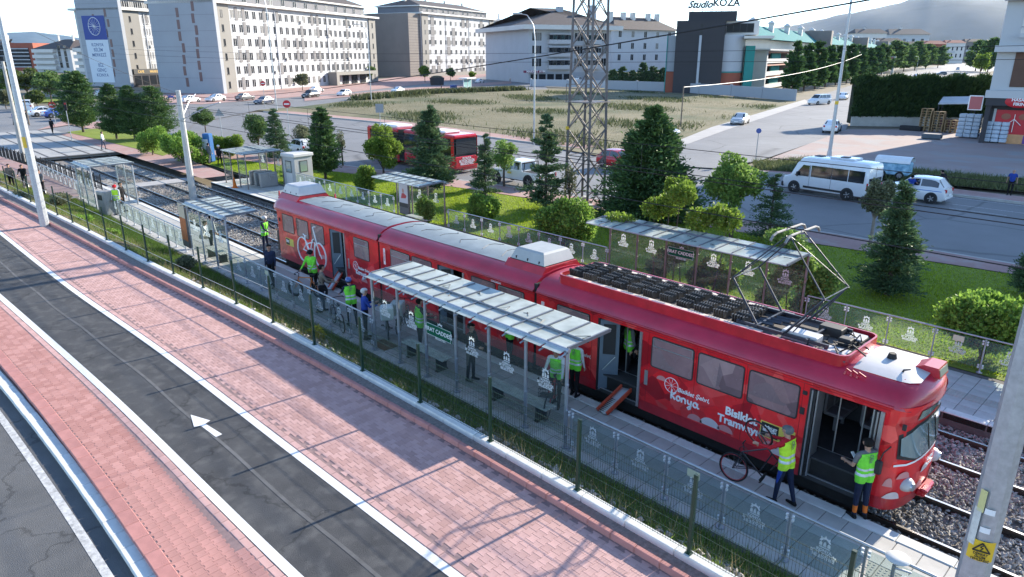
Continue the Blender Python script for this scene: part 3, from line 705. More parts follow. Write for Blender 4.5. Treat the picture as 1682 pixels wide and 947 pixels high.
# doorways: steps, posts, folded leaves
for si, (xa, xb, doors) in enumerate(SECT):
    for (da, db) in doors:
        par = sections[si]; w = db-da
        st = MB()
        st.bb((da, YN+.02, .20), (db, YN+.30, .30)); st.bb((da, YN+.30, .30), (db, YN+.56, .50)); st.bb((da, YN+.56, .5), (db, YN+.60, .70))
        P2(st, 'door_step', M_FLOOR, par)
        e = MB(); e.bb((da, YN+.018, .30), (db, YN+.05, .318)); e.bb((da, YN+.30, .50), (db, YN+.325, .518)); e.bb((da, YN+.56, .70), (db, YN+.585, .728)); P2(e, 'step_edge', M_ALU, par)
        p = MB(); p.bb((db-.075, YN-.03, .24), (db-.002, YN+.10, 2.29)); P2(p, 'door_post', M_ALU, par)
        p = MB(); p.bb((da+.002, YN-.012, .24), (da+.05, YN+.08, 2.29)); P2(p, 'door_post', M_GASK, par)
        if da > -6:      # front door: leaves folded into slim packs on both sides
            for x0, s in ((da+.06, 1), (db-.1, -1)):
                for k in range(3):
                    q = MB(); q.bb((x0+s*(.045*k), YN-.05+.03*k, .26), (x0+s*(.045*k+.03), YN+.36, 2.27)); P2(q, 'door_leaf', M_ALU if k % 2 == 0 else M_GASK, par)
        else:
            q = MB(); q.prism([(da+.06, YN+.02, .26), (da+.06+.30*w, YN+.30, .26), (da+.08+.30*w, YN+.27, .26), (da+.08, YN-.01, .26)], (0, 0, 2.0))
            lf = P2(q, 'door_leaf', M_LEAF, par)
            g = MB(); u = np.array([.30*w, .28, 0]); b0 = np.array([da+.08, YN-.013, 0]); n_ = np.array([.02, -.02, 0])*.3
            c = [b0+u*.18+n_, b0+u*.82+n_]
            g.quad((*c[0][:2], 1.3), (*c[1][:2], 1.3), (*c[1][:2], 2.15), (*c[0][:2], 2.15)); P2(g, 'leaf_window', M_GASK, lf)
            h = MB(); h.tube([c[0]+n_*3+np.array([0, 0, .85]), c[1]+n_*3+np.array([0, 0, 1.25])], .012, 6); P2(h, 'grab_rail', M_ALU, lf)
            s_ = MB(); s_.bb((db+.12, YN-.008, .92), (db+.22, YN, 1.32)); s_.cyl((db+.17, YN-.02, .95), (db+.17, YN, .95), .03, n=10); P2(s_, 'door_button', M_ALU, par)
# seats, poles inside
sb = MB(); sb.cbox((0, 0, .2), (.44, .44, .08), .03); sb.cbox((-.2, 0, .5), (.07, .44, .6), .03); sb.bb((-.03, -.03, -.25), (.03, .03, .18)); seat_me = sb.mesh('passenger_seat', mat('grey_seat_shell', (.20, .20, .21), .6, 0, .1, 5))
rm = MB(); rm.tube([(0, -.2, .62), (0, -.2, .80), (0, .2, .80), (0, .2, .62)], .016, 6); hold_me = rm.mesh('grab_handle', M_ALU)
for si, xs in ((0, np.arange(-28.4, -22.5, .85)), (1, np.arange(-20.2, -14, .85)), (2, np.arange(-12.3, -4.2, .80))):
    for x in xs:
        o = link('passenger_seat', seat_me, sections[si], (x, YF-.42, .97)); link
        o = link('passenger_seat', seat_me, sections[si], (x, YF-.88, .97))
        link('grab_handle', hold_me, sections[si], (x-.2, YF-.62, .97))
for si, x in ((2, -4.75), (2, -4.25), (2, -9.6), (2, -10.3), (1, -16.9), (0, -24)):
    p = MB(); p.cyl((x, YN+.62, .7), (x, YN+.62, 2.4), .018, n=8); P2(p, 'grab_pole', M_ALU, sections[si])
# bellows
for x0, x1 in ((-21.14, -20.98), (-13.20, -13.04)):
    b = MB()
    for k in range(4):
        u = x0+(x1-x0)*(k+.5)/4; b.bb((u-.014, YN+.03, .3), (u+.014, YF-.03, 2.66))
    P1(b, 'bellows', M_BLACK)
# roofs
prof = [(-1.235, 2.43), (-1.20, 2.52), (-1.10, 2.66), (-.93, 2.77), (-.68, 2.845), (-.35, 2.885), (0, 2.90)]
prof = prof+[(-a, z) for a, z in prof[-2::-1]]
def roof_ring(x, k=1., dz=0.): return [(x, Y1+y*k, 2.43+(z-2.43)*(1 if k > .9 else .55+.45*k)+dz) for y, z in prof]
def plan(v, p=2.4): return (max(0, 1-abs(v)**p))**(1/p)
for si, (xa, xb, _) in enumerate(SECT):
    b = MB(); rings = []
    if si == 0:
        for t in (1., .93, .8, .6, .4, .2, 0): rings.append(roof_ring(xa-.98*t, max(.12, plan(t, 2.2)) if t > 0 else 1, -.05*t))
    else: rings.append(roof_ring(xa))
    if si == 2:
        for t in (0, .2, .4, .6, .78, .9, .97, 1.): rings.append(roof_ring(xb+.49*t, max(.12, plan(t, 2.2)) if t > 0 else 1, -.10*t))
    else: rings.append(roof_ring(xb))
    b.loft([r[::-1] for r in rings], caps=True)
    rf = P1(b, 'roof', M_ROOFR, 50); sections.append(rf)
    if si < 2:     # canvas covering
        c = MB(); x0, x1 = (xa+1.0 if si == 0 else xa+.04), (xb-.04 if si == 0 else xb-1.5); rr = []
        for x in np.linspace(x0, x1, 9):
            rr.append([(x, Y1+y, np.interp(y, [q[0] for q in prof], [q[1] for q in prof])+.012+.004*math.sin(x*3+y*5)) for y in np.linspace(-.70, 1.02, 11)])
        c.loft(rr, caps=False, closed=False); o = P2(c, 'canvas_cover', M_CANV, rf, 60)
        if o.data.polygons[0].normal.z < 0: o.data.flip_normals()
        for k, x in enumerate(np.linspace(x0+.4, x1-.8, 6)):      # seams and scuffs
            s = MB(); s.tube([(x+R.uniform(-.2, .2)+.0, Y1+y, np.interp(y, [q[0] for q in prof], [q[1] for q in prof])+.02) for y in np.linspace(-.3*R.random()-.2, .6, 5)], .007, 5); P2(s, 'canvas_seam', M_GASK, o)
    c = MB()
    for y in (1.06, 1.13): c.tube([(xa+.1, Y1+y, 2.73), (xb-.1, Y1+y, 2.73)], .018, 6)
    P2(c, 'roof_cable', M_BLACK, rf)
rf2 = sections[-1]
c = MB(); rr = []
for x in np.linspace(-4.55, -3.36, 9):
    hw = .86 if x < -3.7 else .86*plan((x+3.7)/.48, 2.2); pz = lambda y, x=x: np.interp(y, [q[0] for q in prof], [q[1] for q in prof])-max(0, (x+3.62)/.56)*.10
    rr.append([(x, Y1+hw*u+.06, pz(hw*u+.06)+.014) for u in np.linspace(-1, 1, 9)])
c.loft(rr, caps=False, closed=False); o = P2(c, 'white_roof_patch', M_NROOF, rf2, 60)
if o.data.polygons[0].normal.z < 0: o.data.flip_normals()
v = MB(); v.cyl((-4.12, Y1+.05, 2.9), (-4.12, Y1+.05, 3.02), .10, .07, 10); P2(v, 'roof_vent', M_BLACK, rf2)
v = MB(); v.tube([(-3.75, Y1-.42, 2.86), (-3.73, Y1-.45, 2.93), (-3.62, Y1-.42, 2.97)], [.03, .02, .012], 6); P2(v, 'aerial', M_GASK, rf2)
sg = MB(); sg.prism([(-3.70, Y1-.05, 2.80), (-3.70, Y1-.05, 2.88), (-3.50, Y1-.05, 2.99), (-3.24, Y1-.05, 2.99), (-3.18, Y1-.05, 2.78)], (0, .52, 0)); o = P2(sg, 'line_number_box', M_SKIRT, rf2)
s2 = MB(); s2.prism([(-3.19, Y1-.02, 2.82), (-3.19, Y1+.44, 2.82), (-3.225, Y1+.44, 2.96), (-3.225, Y1-.02, 2.96)], (.006, 0, 0)); P2(s2, 'number_panel', mat('sign_screen_grey', (.22, .24, .22), .3), o)
# ladder hooks on the roof edge
v = MB()
for k in range(3): v.tube([(-4.62+.12*k, Y1-1.02, 2.72), (-4.60+.12*k, Y1-.98, 2.83), (-4.45+.12*k, Y1-1.05, 2.80)], .022, 6)
P2(v, 'step_hook', M_SKIRT, rf2)
# nose
def nose_ring(z, tip, k=1., n=17, dy=0.):
    return [(-3.62+(tip+3.62)*plan(v), Y1+1.2*k*v, z) for v in np.sin(np.linspace(-math.pi/2, math.pi/2, n))]
b = MB(); b.loft([nose_ring(.24, -3.16), nose_ring(.44, -3.12), nose_ring(.8, -3.11), nose_ring(1.18, -3.14), nose_ring(1.22, -3.145)], caps=False, closed=False)
b.loft([nose_ring(1.22, -3.145), nose_ring(2.02, -3.22)], caps=False, closed=False)
b.loft([nose_ring(2.02, -3.22), nose_ring(2.10, -3.20), nose_ring(2.36, -3.14), nose_ring(2.46, -3.13)], caps=False, closed=False)
nose = P1(b, 'nose', M_WRAP, 50)
b = MB(); b.loft([nose_ring(.20, -3.15), nose_ring(.46, -3.112)], caps=False, closed=False); P2(b, 'nose_skirt', M_SKIRT, nose, 50)
def patch(z0, z1, t0, t1, v0, v1, e, name, m, par=None, n=11, zcurve=0.):
    b = MB(); R0, R1 = [], []
    for v in np.linspace(v0, v1, n):
        c = zcurve*max(0, (-.55-v))*2.2
        for RR, z, t in ((R0, z0+c, t0), (R1, z1-c, t1)):
            RR.append((-3.62+(t+3.62)*plan(v)+e, Y1+1.2*v-e*.5*(1 if v < 0 else -1)*abs(v)**3, z))
    b.loft([R0, R1], caps=False, closed=False); return P2(b, name, m, par or nose, 60)
patch(1.24, 2.0, -3.142, -3.218, -.93, .93, .012, 'windscreen_seal', M_GASK, zcurve=.15)
ws = patch(1.28, 1.97, -3.14, -3.21, -.90, .90, .024, 'windscreen', M_WSH, zcurve=.22)
b = MB()
for v in (-.05, .35):
    x0, y0 = -3.62+.475*plan(v)+.03, Y1+1.2*v; b.tube([(x0, y0, 1.27), (x0-.02, y0-.16, 1.62), (x0-.04, y0-.30, 1.95)], .012, 5)
P2(b, 'wiper', M_BLACK, nose)
patch(2.12, 2.34, -3.195, -3.145, -.62, .62, .02, 'destination_sign', mat('destination_glass', (.16, .26, .22), .15, coat=.6))
patch(1.19, 1.235, -3.14, -3.14, -.95, .95, .016, 'white_trim', M_WHITE)
for v in (-.66, .66):
    x0, y0 = -3.62+.505*plan(v), Y1+1.2*v; b = MB(); sg = -1 if v < 0 else 1
    b.sphere((x0-.03, y0, .74), (.17, .18, .15), 14, 9); hl = P2(b, 'headlight', M_NROOF, nose, 80)
    b = MB(); b.cyl((x0+.07, y0+sg*.03, .74), (x0+.135, y0+sg*.04, .74), .095, .08, 14); P2(b, 'headlight_glass', M_ALU, hl, 40)
b = MB(); b.cbox((-3.06, Y1, .36), (.18, .62, .16), .04); b.cbox((-3.0, Y1-.2, .46), (.14, .3, .08), .03); P2(b, 'bumper', M_SKIRT, nose)
b = MB(); b.tube([(-3.50, YN+.02, 1.62), (-3.58, YN-.10, 1.50), (-3.60, YN-.16, 1.36)], .014, 6); m_ = P2(b, 'mirror', M_GASK, nose)
b = MB(); b.cbox((-3.62, YN-.17, 1.20), (.16, .10, .30), .03); P2(b, 'mirror_head', M_GASK, m_)
b = MB(); b.cbox((-3.35, YN+.06, 2.08), (.07, .06, .12), .01); P2(b, 'marker_lamp', M_GASK, nose)
M_PETAL = mat('pale_petal_vinyl', (.62, .26, .25), .4, coat=.3); M_PETW = mat('white_petal_vinyl', (.66, .56, .55), .4, coat=.3)
def petal(v0, v1, z0, h, m, t=-3.11):
    lo, hi = [], []
    for u in np.linspace(-1, 1, 9):
        v = (v0+v1)/2+(v1-v0)/2*u; p = (-3.62+(t+3.62)*plan(v)+.012, Y1+1.2*v-.006, z0); lo.append(p); hi.append((p[0], p[1], z0+h*math.sqrt(max(.003, 1-u*u))))
    b = MB(); b.loft([lo, hi], caps=False, closed=False); P2(b, 'petal_print', m, nose, 60)
for a in ((-.99, -.80, .47, .16, M_PETW), (-.995, -.93, .74, .20, M_PETAL), (-.90, -.66, .92, .15, M_PETAL), (-.42, -.12, .50, .16, M_PETAL), (-.30, .0, .86, .16, M_PETW), (.2, .5, .5, .15, M_PETAL)): petal(*a)
for cx, cz, r, a0, m in ((-7.35, .50, .26, 0, M_PETW), (-6.95, .52, .20, 0, M_PETAL), (-7.75, .49, .2, 0, M_PETAL), (-5.55, .47, .28, 0, M_PETW), (-5.85, .60, .16, 0, M_PETAL), (-8.75, 1.2, .15, 0, M_PETAL), (-25.2, .9, .2, 0, M_PETAL), (-22.2, .6, .22, 0, M_PETAL)):
    b = MB(); b.prism([(cx+r*math.cos(rad(a)), YN-.003, cz+r*.8*math.sin(rad(a))) for a in np.linspace(0, 180, 12)], (0, .002, 0)); P2(b, 'petal_print', m, sections[0] if cx < -21 else sections[4] if False else sections[2 if cx > -13 else 1])
# letters on the nose, set on its curve: short lines facing forward
for k, (s, z) in enumerate((('Bisiklet', 1.06), ('Tramvayı', .93))):
    text(s, .12, M_LETT, nose, (-3.095, Y1+.05, z), (rad(90), 0, rad(90)), off=.004)
# rear end of the tram
b = MB(); mir = lambda P: [(-58.67-x*1.0+.0, y, z) for x, y, z in P]
def tail_ring(z, tip, n=15): return [(-29.05-(tip)*plan(v), Y1+1.2*v, z) for v in np.sin(np.linspace(-math.pi/2, math.pi/2, n))]
b.loft([tail_ring(.24, .9)[5:], tail_ring(1.2, .93)[5:], tail_ring(2.42, .9)[5:]], caps=False, closed=False); tail = P1(b, 'tail', M_WRAP, 50)
b = MB(); b.loft([tail_ring(2.30, .92), tail_ring(2.46, .92)], caps=False, closed=False); P2(b, 'tail_band', M_SKIRT, tail)
b = MB(); b.bb((-29.75, YN+.55, .25), (-29.08, YN+.62, 2.3)); b.bb((-29.72, YN+.4, .2), (-29.06, YN+.6, .35)); b.bb((-29.55, YN+.25, .24), (-29.48, YN+.32, 2.3)); P2(b, 'driver_cab_wall', M_INT, tail)
b = MB(); b.cbox((-29.35, YN+.30, .85), (.45, .35, .95), .05); P2(b, 'cab_console', M_GASK, tail)
# roof equipment: two ventilator housings
def aircon(x0, x1, zt, m, scale=1.):
    b = MB(); b.prism([(x0-.08, Y1-.86, 2.76), (x0-.08, Y1-.66, 3.0), (x0-.08, Y1+.66, 3.0), (x0-.08, Y1+.86, 2.76)], (x1-x0+.16, 0, 0)); p = P1(b, 'roof_unit', M_SKIRT)
    b = MB(); r = []
    for z, i in ((2.985, 0), (zt-.05, .13), (zt, .20)):
        r.append([(x0+i, Y1-.66+i*.9, z), (x1-i, Y1-.66+i*.9, z), (x1-i, Y1+.66-i*.9, z), (x0+i, Y1+.66-i*.9, z)])
    b.loft(r); h = P2(b, 'housing', m, p)
    b = MB(); b.bb((x0-.004, Y1-.665, 3.0), (x1+.004, Y1+.665, 3.02)); P2(b, 'housing_seam', M_GASK, p)
    for k in range(3):
        b = MB(); u = x0+(x1-x0)*(k+.5)/3; b.bb((u-.02, Y1-.64, 3.04), (u+.02, Y1-.60, 3.12)); P2(b, 'latch', M_GASK, p)
aircon(-29.45, -27.95, 3.40, M_NROOF); aircon(-14.72, -13.30, 3.36, mat('pale_grey_housing', (.36, .37, .365), .5, 0, .1, 2))
for x in (-30.0, -27.6):
    b = MB(); b.cyl((x, Y1-.55 if x < -29 else Y1+.9, 2.75), (x, Y1-.55 if x < -29 else Y1+.9, 2.98), .05, .03, 8); P1(b, 'roof_lamp', M_SKIRT)
# front section tray with resistor banks
tx0, tx1, ty0, ty1 = -12.60, -4.66, Y1-.90, Y1+.90
out = rrect(tx0, tx1, -ty1, -ty0, 0, .22, 4); inn = rrect(tx0+.04, tx1-.04, -ty1+.04, -ty0-.04, 0, .19, 4)
b = MB(); n = len(out); o_ = [(p[0], -p[2]) for p in out]; i_ = [(p[0], -p[2]) for p in inn]
vs = [(x, y, 2.74) for x, y in o_]+[(x, y, 3.03) for x, y in o_]+[(x, y, 3.03) for x, y in i_]+[(x, y, 2.88) for x, y in i_]
fs = []
for j in range(n):
    k = (j+1) % n
    for r_ in range(3): fs.append((r_*n+j, (r_+1)*n+j, (r_+1)*n+k, r_*n+k))
b.add(vs, fs); tray = P1(b, 'roof_tray', M_SKIRT, 40)
bm = bmesh.new(); bm.from_mesh(tray.data); bmesh.ops.recalc_face_normals(bm, faces=bm.faces); bm.to_mesh(tray.data); bm.free()
b = MB(); b.bb((tx0+.05, ty0+.05, 2.89), (tx1-.05, ty1-.05, 2.915)); P2(b, 'tray_floor', mat('sooty_roof_deck', (.13, .12, .115), .85, 0, .3, 3), tray)
for y in (ty0+.045, ty1-.20):
    b = MB(); b.bb((tx0+.3, y, 2.99), (tx1-1.9, y+.155, 3.015)); P2(b, 'walkway_board', mat('weathered_pale_board', (.55, .52, .48), .85, 0, .18, 2.5, col2=(.62, .50, .42)), tray)
fin = MB()
fin.bb((-.23, -.20, 0), (.23, -.18, .035)); fin.bb((-.23, .18, 0), (.23, .20, .035))
for k in range(5):
    u = -.15+.30*k/4; fin.bb((u-.009, -.18, .02), (u+.009, .18, .20)); fin.bb((u-.014, -.20, .15), (u+.014, -.12, .235)); fin.bb((u-.014, .10, .15), (u+.014, .18, .235))
fin.tube([(-.23, -.1, .21), (.23, -.1, .21)], .014, 5); fin.tube([(-.23, .1, .21), (.23, .1, .21)], .014, 5)
fm = fin.mesh('resistor_bank', M_RES)
for i in range(11):
    for j in range(3):
        o = link('resistor_bank', fm, tray, (-12.25+.50*i, Y1-.41+.41*j, 2.925+R.uniform(0, .02)), R.uniform(-.06, .06)); o.scale = (R.uniform(.82, .95), .9, R.uniform(.7, .95))
# cabinets and clutter forward of the pantograph
for nm, c, d, m in (('white_cabinet', (-5.82, Y1-.40, 3.02), (.78, .34, .20), M_NROOF), ('black_motor', (-5.50, Y1+.42, 3.02), (.5, .34, .22), M_GASK),
                    ('white_panel', (-5.05, Y1+.55, 2.96), (.42, .42, .05), M_NROOF), ('white_panel', (-5.02, Y1-.50, 2.95), (.5, .36, .05), M_NROOF),
                    ('white_panel', (-5.62, Y1-.72, 2.945), (.4, .2, .03), M_CANV), ('black_motor', (-5.05, Y1+.02, 3.0), (.26, .22, .18), M_GASK)):
    b = MB(); b.cbox(c, d, .02); P2(b, nm, m, tray)
b = MB()
for k in range(14):
    x, y = R.uniform(-5.6, -4.85), R.uniform(Y1-.6, Y1+.6); b.tube([(x, y, 2.93), (x+R.uniform(-.2, .2), y+R.uniform(-.2, .2), 3.0+R.uniform(0, .1)), (x+R.uniform(-.4, .4), y+R.uniform(-.3, .3), 2.95)], .018, 5)
for x in (-4.86, -4.94, -4.78):
    b.tube([(x, Y1-.7, 2.96), (x+.04, Y1+.7, 2.96)], .015, 5)
P2(b, 'cable_run', M_BLACK, tray)
# pantograph
M_PANT = mat('pantograph_tube', (.05, .055, .07), .45, .5, .15, 5)
b = MB()
for y in (14.06, 15.30): b.beam((-7.25, y, 3.04), (-5.15, y, 3.04), .05, .07)
for x in (-7.2, -6.75, -6.15, -5.6): b.beam((x, 14.0, 3.06), (x, 15.36, 3.06), .05, .06)
for x, y in ((-7.2, 14.06), (-7.2, 15.3), (-5.2, 14.06), (-5.2, 15.3)): b.cyl((x, y, 2.9), (x, y, 3.05), .05, .035, 8)
for k in range(4): b.cyl((-7.0+.1*k, 14.3+.2*k, 3.05), (-6.5+.1*k, 14.32+.2*k, 3.08), .045, n=8)
pan = P1(b, 'pantograph', M_PANT)
b = MB()
for y, yy in ((14.08, 14.35), (15.28, 15.0)):
    b.tube([(-6.78, y, 3.08), (-7.46, y, 4.02)], [.03, .022], 7); b.tube([(-7.46, y, 4.02), (-6.46, yy, 5.12)], [.018, .015], 6)
    b.tube([(-6.10, y, 3.08), (-5.38, y, 4.02)], [.03, .022], 7); b.tube([(-5.38, y, 4.02), (-6.38, yy, 5.12)], [.018, .015], 6)
    b.tube([(-5.98, y+(.05 if y < 15 else -.05), 3.08), (-5.42, y+(.05 if y < 15 else -.05), 3.95)], .014, 6)
b.tube([(-7.46, 14.06, 4.02), (-7.46, 15.30, 4.02)], .014, 6); b.tube([(-5.38, 14.06, 4.02), (-5.38, 15.30, 4.02)], .014, 6)
b.tube([(-7.46, 14.1, 4.02), (-6.46, 15.0, 5.1)], .010, 5); b.tube([(-5.38, 15.28, 4.02), (-6.38, 14.4, 5.1)], .010, 5)
b.tube([(-6.42, 14.3, 5.12), (-6.42, 15.05, 5.12)], .02, 6)
P2(b, 'pantograph_arm', M_PANT, pan)
for x in (-6.58, -6.26):
    b = MB(); b.tube([(x, 13.86, 5.08), (x, 13.95, 5.17), (x, 14.1, 5.21), (x, 15.26, 5.21), (x, 15.41, 5.17), (x, 15.5, 5.08)], .028, 7); P2(b, 'collector_bar', mat('collector_bar_grey', (.28, .26, .24), .5, .4, .1, 5), pan)
# livery: words and emblems on the near side
FA = (rad(90), 0, 0)
def wheel_logo(par, cx, cz, r, m, w=.016, spokes=9):
    b = MB(); pts = [(cx+r*math.cos(t), YN-.006, cz+r*math.sin(t)) for t in np.linspace(0, 2*math.pi, 29)[:-1]]
    b.tube(pts, w*.6, 4, closed=True)
    for k in range(spokes): t = 2*math.pi*k/spokes; b.beam((cx, YN-.006, cz), (cx+r*math.cos(t), YN-.006, cz+r*math.sin(t)), w*.4, w*.4)
    P2(b, 'wheel_emblem', m, par)
def stroke(par, strokes, cx, cz, s, w, m, name='lettering'):
    b = MB()
    for st in strokes: b.tube([(cx+x*s, YN-.004, cz+z*s) for x, z in st], w, 5)
    P2(b, name, m, par)
def arc(cx, cz, r, a0, a1, n=9, sx=1.): return [(cx+sx*r*math.cos(rad(a)), cz+r*math.sin(rad(a))) for a in np.linspace(a0, a1, n)]
KONYA = [[(.05, 1.05), (.0, .5), (.0, 0)], [(.52, .85), (.30, .60), (.04, .42), (.25, .25), (.50, 0)],
         arc(.88, .28, .26, 0, 360, 14, .9), [(1.30, .55), (1.30, 0)], [(1.30, .35)]+arc(1.53, .32, .2, 150, 0, 7)+[(1.74, .05), (1.82, 0)],
         [(2.0, .55), (2.03, .25), (2.15, .08), (2.32, .12), (2.42, .30), (2.45, .55)], [(2.45, .55), (2.42, 0), (2.36, -.38), (2.18, -.5), (2.06, -.36), (2.2, -.2), (2.5, .0)],
         arc(2.92, .27, .26, 20, 380, 14, .9), [(3.18, .55), (3.18, .12), (3.28, 0), (3.42, .06)]]
for par, x, z, s in ((sections[2], -8.44, .83, .23), (sections[0], -22.72, .83, .21), (sections[2], -11.95, .83, .21), (sections[1], -20.1, .83, .21)):
    stroke(par, KONYA, x, z, s, .024*s/.23, M_LETT)
    wheel_logo(par, x-.02, z+.34*s/.23, .19*s/.23, M_LETT)
    text('Bisiklet Şehri,', .155*s/.23, M_LETT, par, (x+.60*s/.23, YN-.006, z+.29*s/.23), FA, off=.003, shear=.25)
text('Bisiklet', .27, M_LETT, sections[2], (-6.60, YN-.006, 1.06), FA, off=.010)
text('Tramvayı', .27, M_LETT, sections[2], (-6.66, YN-.006, .82), FA, off=.010)
def notice(par, x0, x1, z0, z1):
    b = MB(); b.bb((x0-.025, YN-.004, z0-.025), (x1+.36, YN, z1+.025)); q = P2(b, 'notice_panel', M_YEL, par)
    b = MB(); b.bb((x0, YN-.007, z0), (x1, YN-.004, z1)); P2(b, 'black_panel', M_BLKV, q)
    text('BİSİKLET\nSEVERİM', (x1-x0)*.2, M_LETT, q, ((x0+x1)/2, YN-.009, (z0+z1)/2+.02), FA, off=.004, line=.9)
notice(sections[2], -6.10, -5.70, .82, 1.14); notice(sections[0], -28.42, -28.10, .92, 1.20)
for x in (-20.72, -12.82):
    b = MB(); b.bb((x-.06, YN-.005, 1.62), (x+.06, YN, 2.22)); q = P2(b, 'vertical_notice', M_LETP, sections[1] if x < -15 else sections[2])
    text('KONYA', .09, M_SKIRT, q, (x, YN-.008, 1.92), (rad(90), rad(-90), 0))
b = MB(); b.bb((-15.0, YN-.005, 2.315), (-14.55, YN, 2.37)); P2(b, 'car_number_plate', M_LETT, sections[1])
for x, z in ((-5.26, 2.14), (-5.27, 1.72), (-28.85, 1.95)):
    b = MB(); b.cbox((x, YN-.01, z), (.10, .03, .09 if z > 2 else .16), .01); P2(b, 'side_lamp', M_GASK, sections[2] if x > -13 else sections[0])
# big white bicycle on the rear section
bs = 1.0; bx_, bz_ = -26.85, .99
b = MB()
for cx in (0, 1.42): b.tube([(bx_+cx+.47*math.cos(t), YN-.016, bz_+.52*math.sin(t)) for t in np.linspace(0, 2*math.pi, 33)[:-1]], .034, 5, closed=True)
for st in ([(0, 0), (.28, -.02), (.62, -.06), (.42, .10), (.30, .30), (.05, .02)], [(.36, .28), (.68, -.05)], [(.62, .02), (.85, .55), (.98, .62)], [(.36, .30), (.90, .48)], [(.30, .30), (.22, .62)], [(.10, .68), (.30, .62), (.38, .66)],
           [(1.42, 0), (1.22, .42), (1.06, .88), (.98, 1.12), (1.2, 1.18)], [(1.42, .05), (1.55, -.12)], [(.70, -.05), (.80, .18)], [(.90, -.30), (1.0, .2), (1.05, .5)]):
    b.tube([(bx_+x, YN-.016, bz_+z) for x, z in st], .030, 5)
P2(b, 'bicycle_graphic', M_LETT, sections[0])
# boarding ramps laid from the doors to the platform
def ramp(x, y0, y1, z0, z1, label, w=.34, skew=0.):
    t = thing('boarding_ramp', label, 'ramp', (x, (y0+y1)/2, z1), 0, 'loading ramps at the tram doors')
    o = np.array([x, (y0+y1)/2, z1]); A, B = np.array([x-skew, y0, z0]), np.array([x+skew, y1, z1])
    b = MB(); b.beam(A-o, B-o, w-.08, .03); b.build('ramp_deck', M_ALU, t)
    for s in (-1, 1):
        b = MB(); e = np.array([s*(w/2-.025), 0, .02]); b.beam(A-o+e, B-o+e, .05, .09); b.build('side_rail', M_ORANGE, t)
    b = MB()
    for k in range(9):
        c = A+(B-A)*(.60+.045*k)-o; b.beam(c+np.array([-w*.32, 0, .018]), c+np.array([w*.32, 0, .018]), .02, .008)
    b.build('grip_strip', M_GASK, t)
ramp(-9.95, YN+.34, YN-.62, .66, .03, 'orange sided metal ramp leaning from the middle door down to the platform', .36, -.12)
ramp(-24.05, YN+.3, YN-.55, .6, .04, 'orange ramp lying at the rear doorway below the white bicycle graphic', .36, .2)
# ============================================================ STOP FURNITURE
M_GLASS = glass('railing_glass', (.86, .93, .93), trans=.92)
M_SGLASS = glass('shelter_glass', (.88, .93, .92), trans=.94)
M_GALV = mat('galvanised_tube', (.36, .39, .43), .45, .5, .10, 6)
M_CLAMP = mat('glass_clamp_white', (.72, .73, .74), .4, .2)
M_RAFT = mat('rafter_grey', (.17, .185, .21), .5, .4, .1, 6)
M_GREEN = mat('green_fence_paint', (.008, .038, .022), .45, 0, .15, 6)
M_SIGNG = mat('green_sign_face', (.015, .11, .06), .9, spec=.05)
def roof_glass_mat():
    m = bpy.data.materials.new('frosted_roof_glass'); m.use_nodes = True; t = m.node_tree; t.nodes.clear()
    o = N(t, 'ShaderNodeOutputMaterial'); tc = N(t, 'ShaderNodeTexCoord'); nz = N(t, 'ShaderNodeTexNoise'); nz.inputs['Scale'].default_value = 2.2; nz.inputs['Detail'].default_value = 7
    t.links.new(tc.outputs['Object'], nz.inputs[0]); rp = N(t, 'ShaderNodeValToRGB'); e = rp.color_ramp.elements
    e[0].position = .35; e[0].color = (.55, .60, .56, 1); e[1].position = .62; e[1].color = (.74, .79, .75, 1); t.links.new(nz.outputs['Fac'], rp.inputs[0])
    d = N(t, 'ShaderNodeBsdfPrincipled'); d.inputs['Roughness'].default_value = .35; t.links.new(rp.outputs[0], d.inputs[0])
    tl = N(t, 'ShaderNodeBsdfTranslucent'); t.links.new(rp.outputs[0], tl.inputs[0])
    tr = N(t, 'ShaderNodeBsdfTransparent'); tr.inputs[0].default_value = (.8, .9, .86, 1)
    m1 = N(t, 'ShaderNodeMixShader'); m1.inputs[0].default_value = .35; t.links.new(d.outputs[0], m1.inputs[1]); t.links.new(tl.outputs[0], m1.inputs[2])
    m2 = N(t, 'ShaderNodeMixShader'); m2.inputs[0].default_value = .16; t.links.new(m1.outputs[0], m2.inputs[1]); t.links.new(tr.outputs[0], m2.inputs[2]); t.links.new(m2.outputs[0], o.inputs[0])
    return m
M_RGLASS = roof_glass_mat()
M_EMB = foliage('white_emblem_print', (.86, .87, .87), (.86, .87, .87), .45)
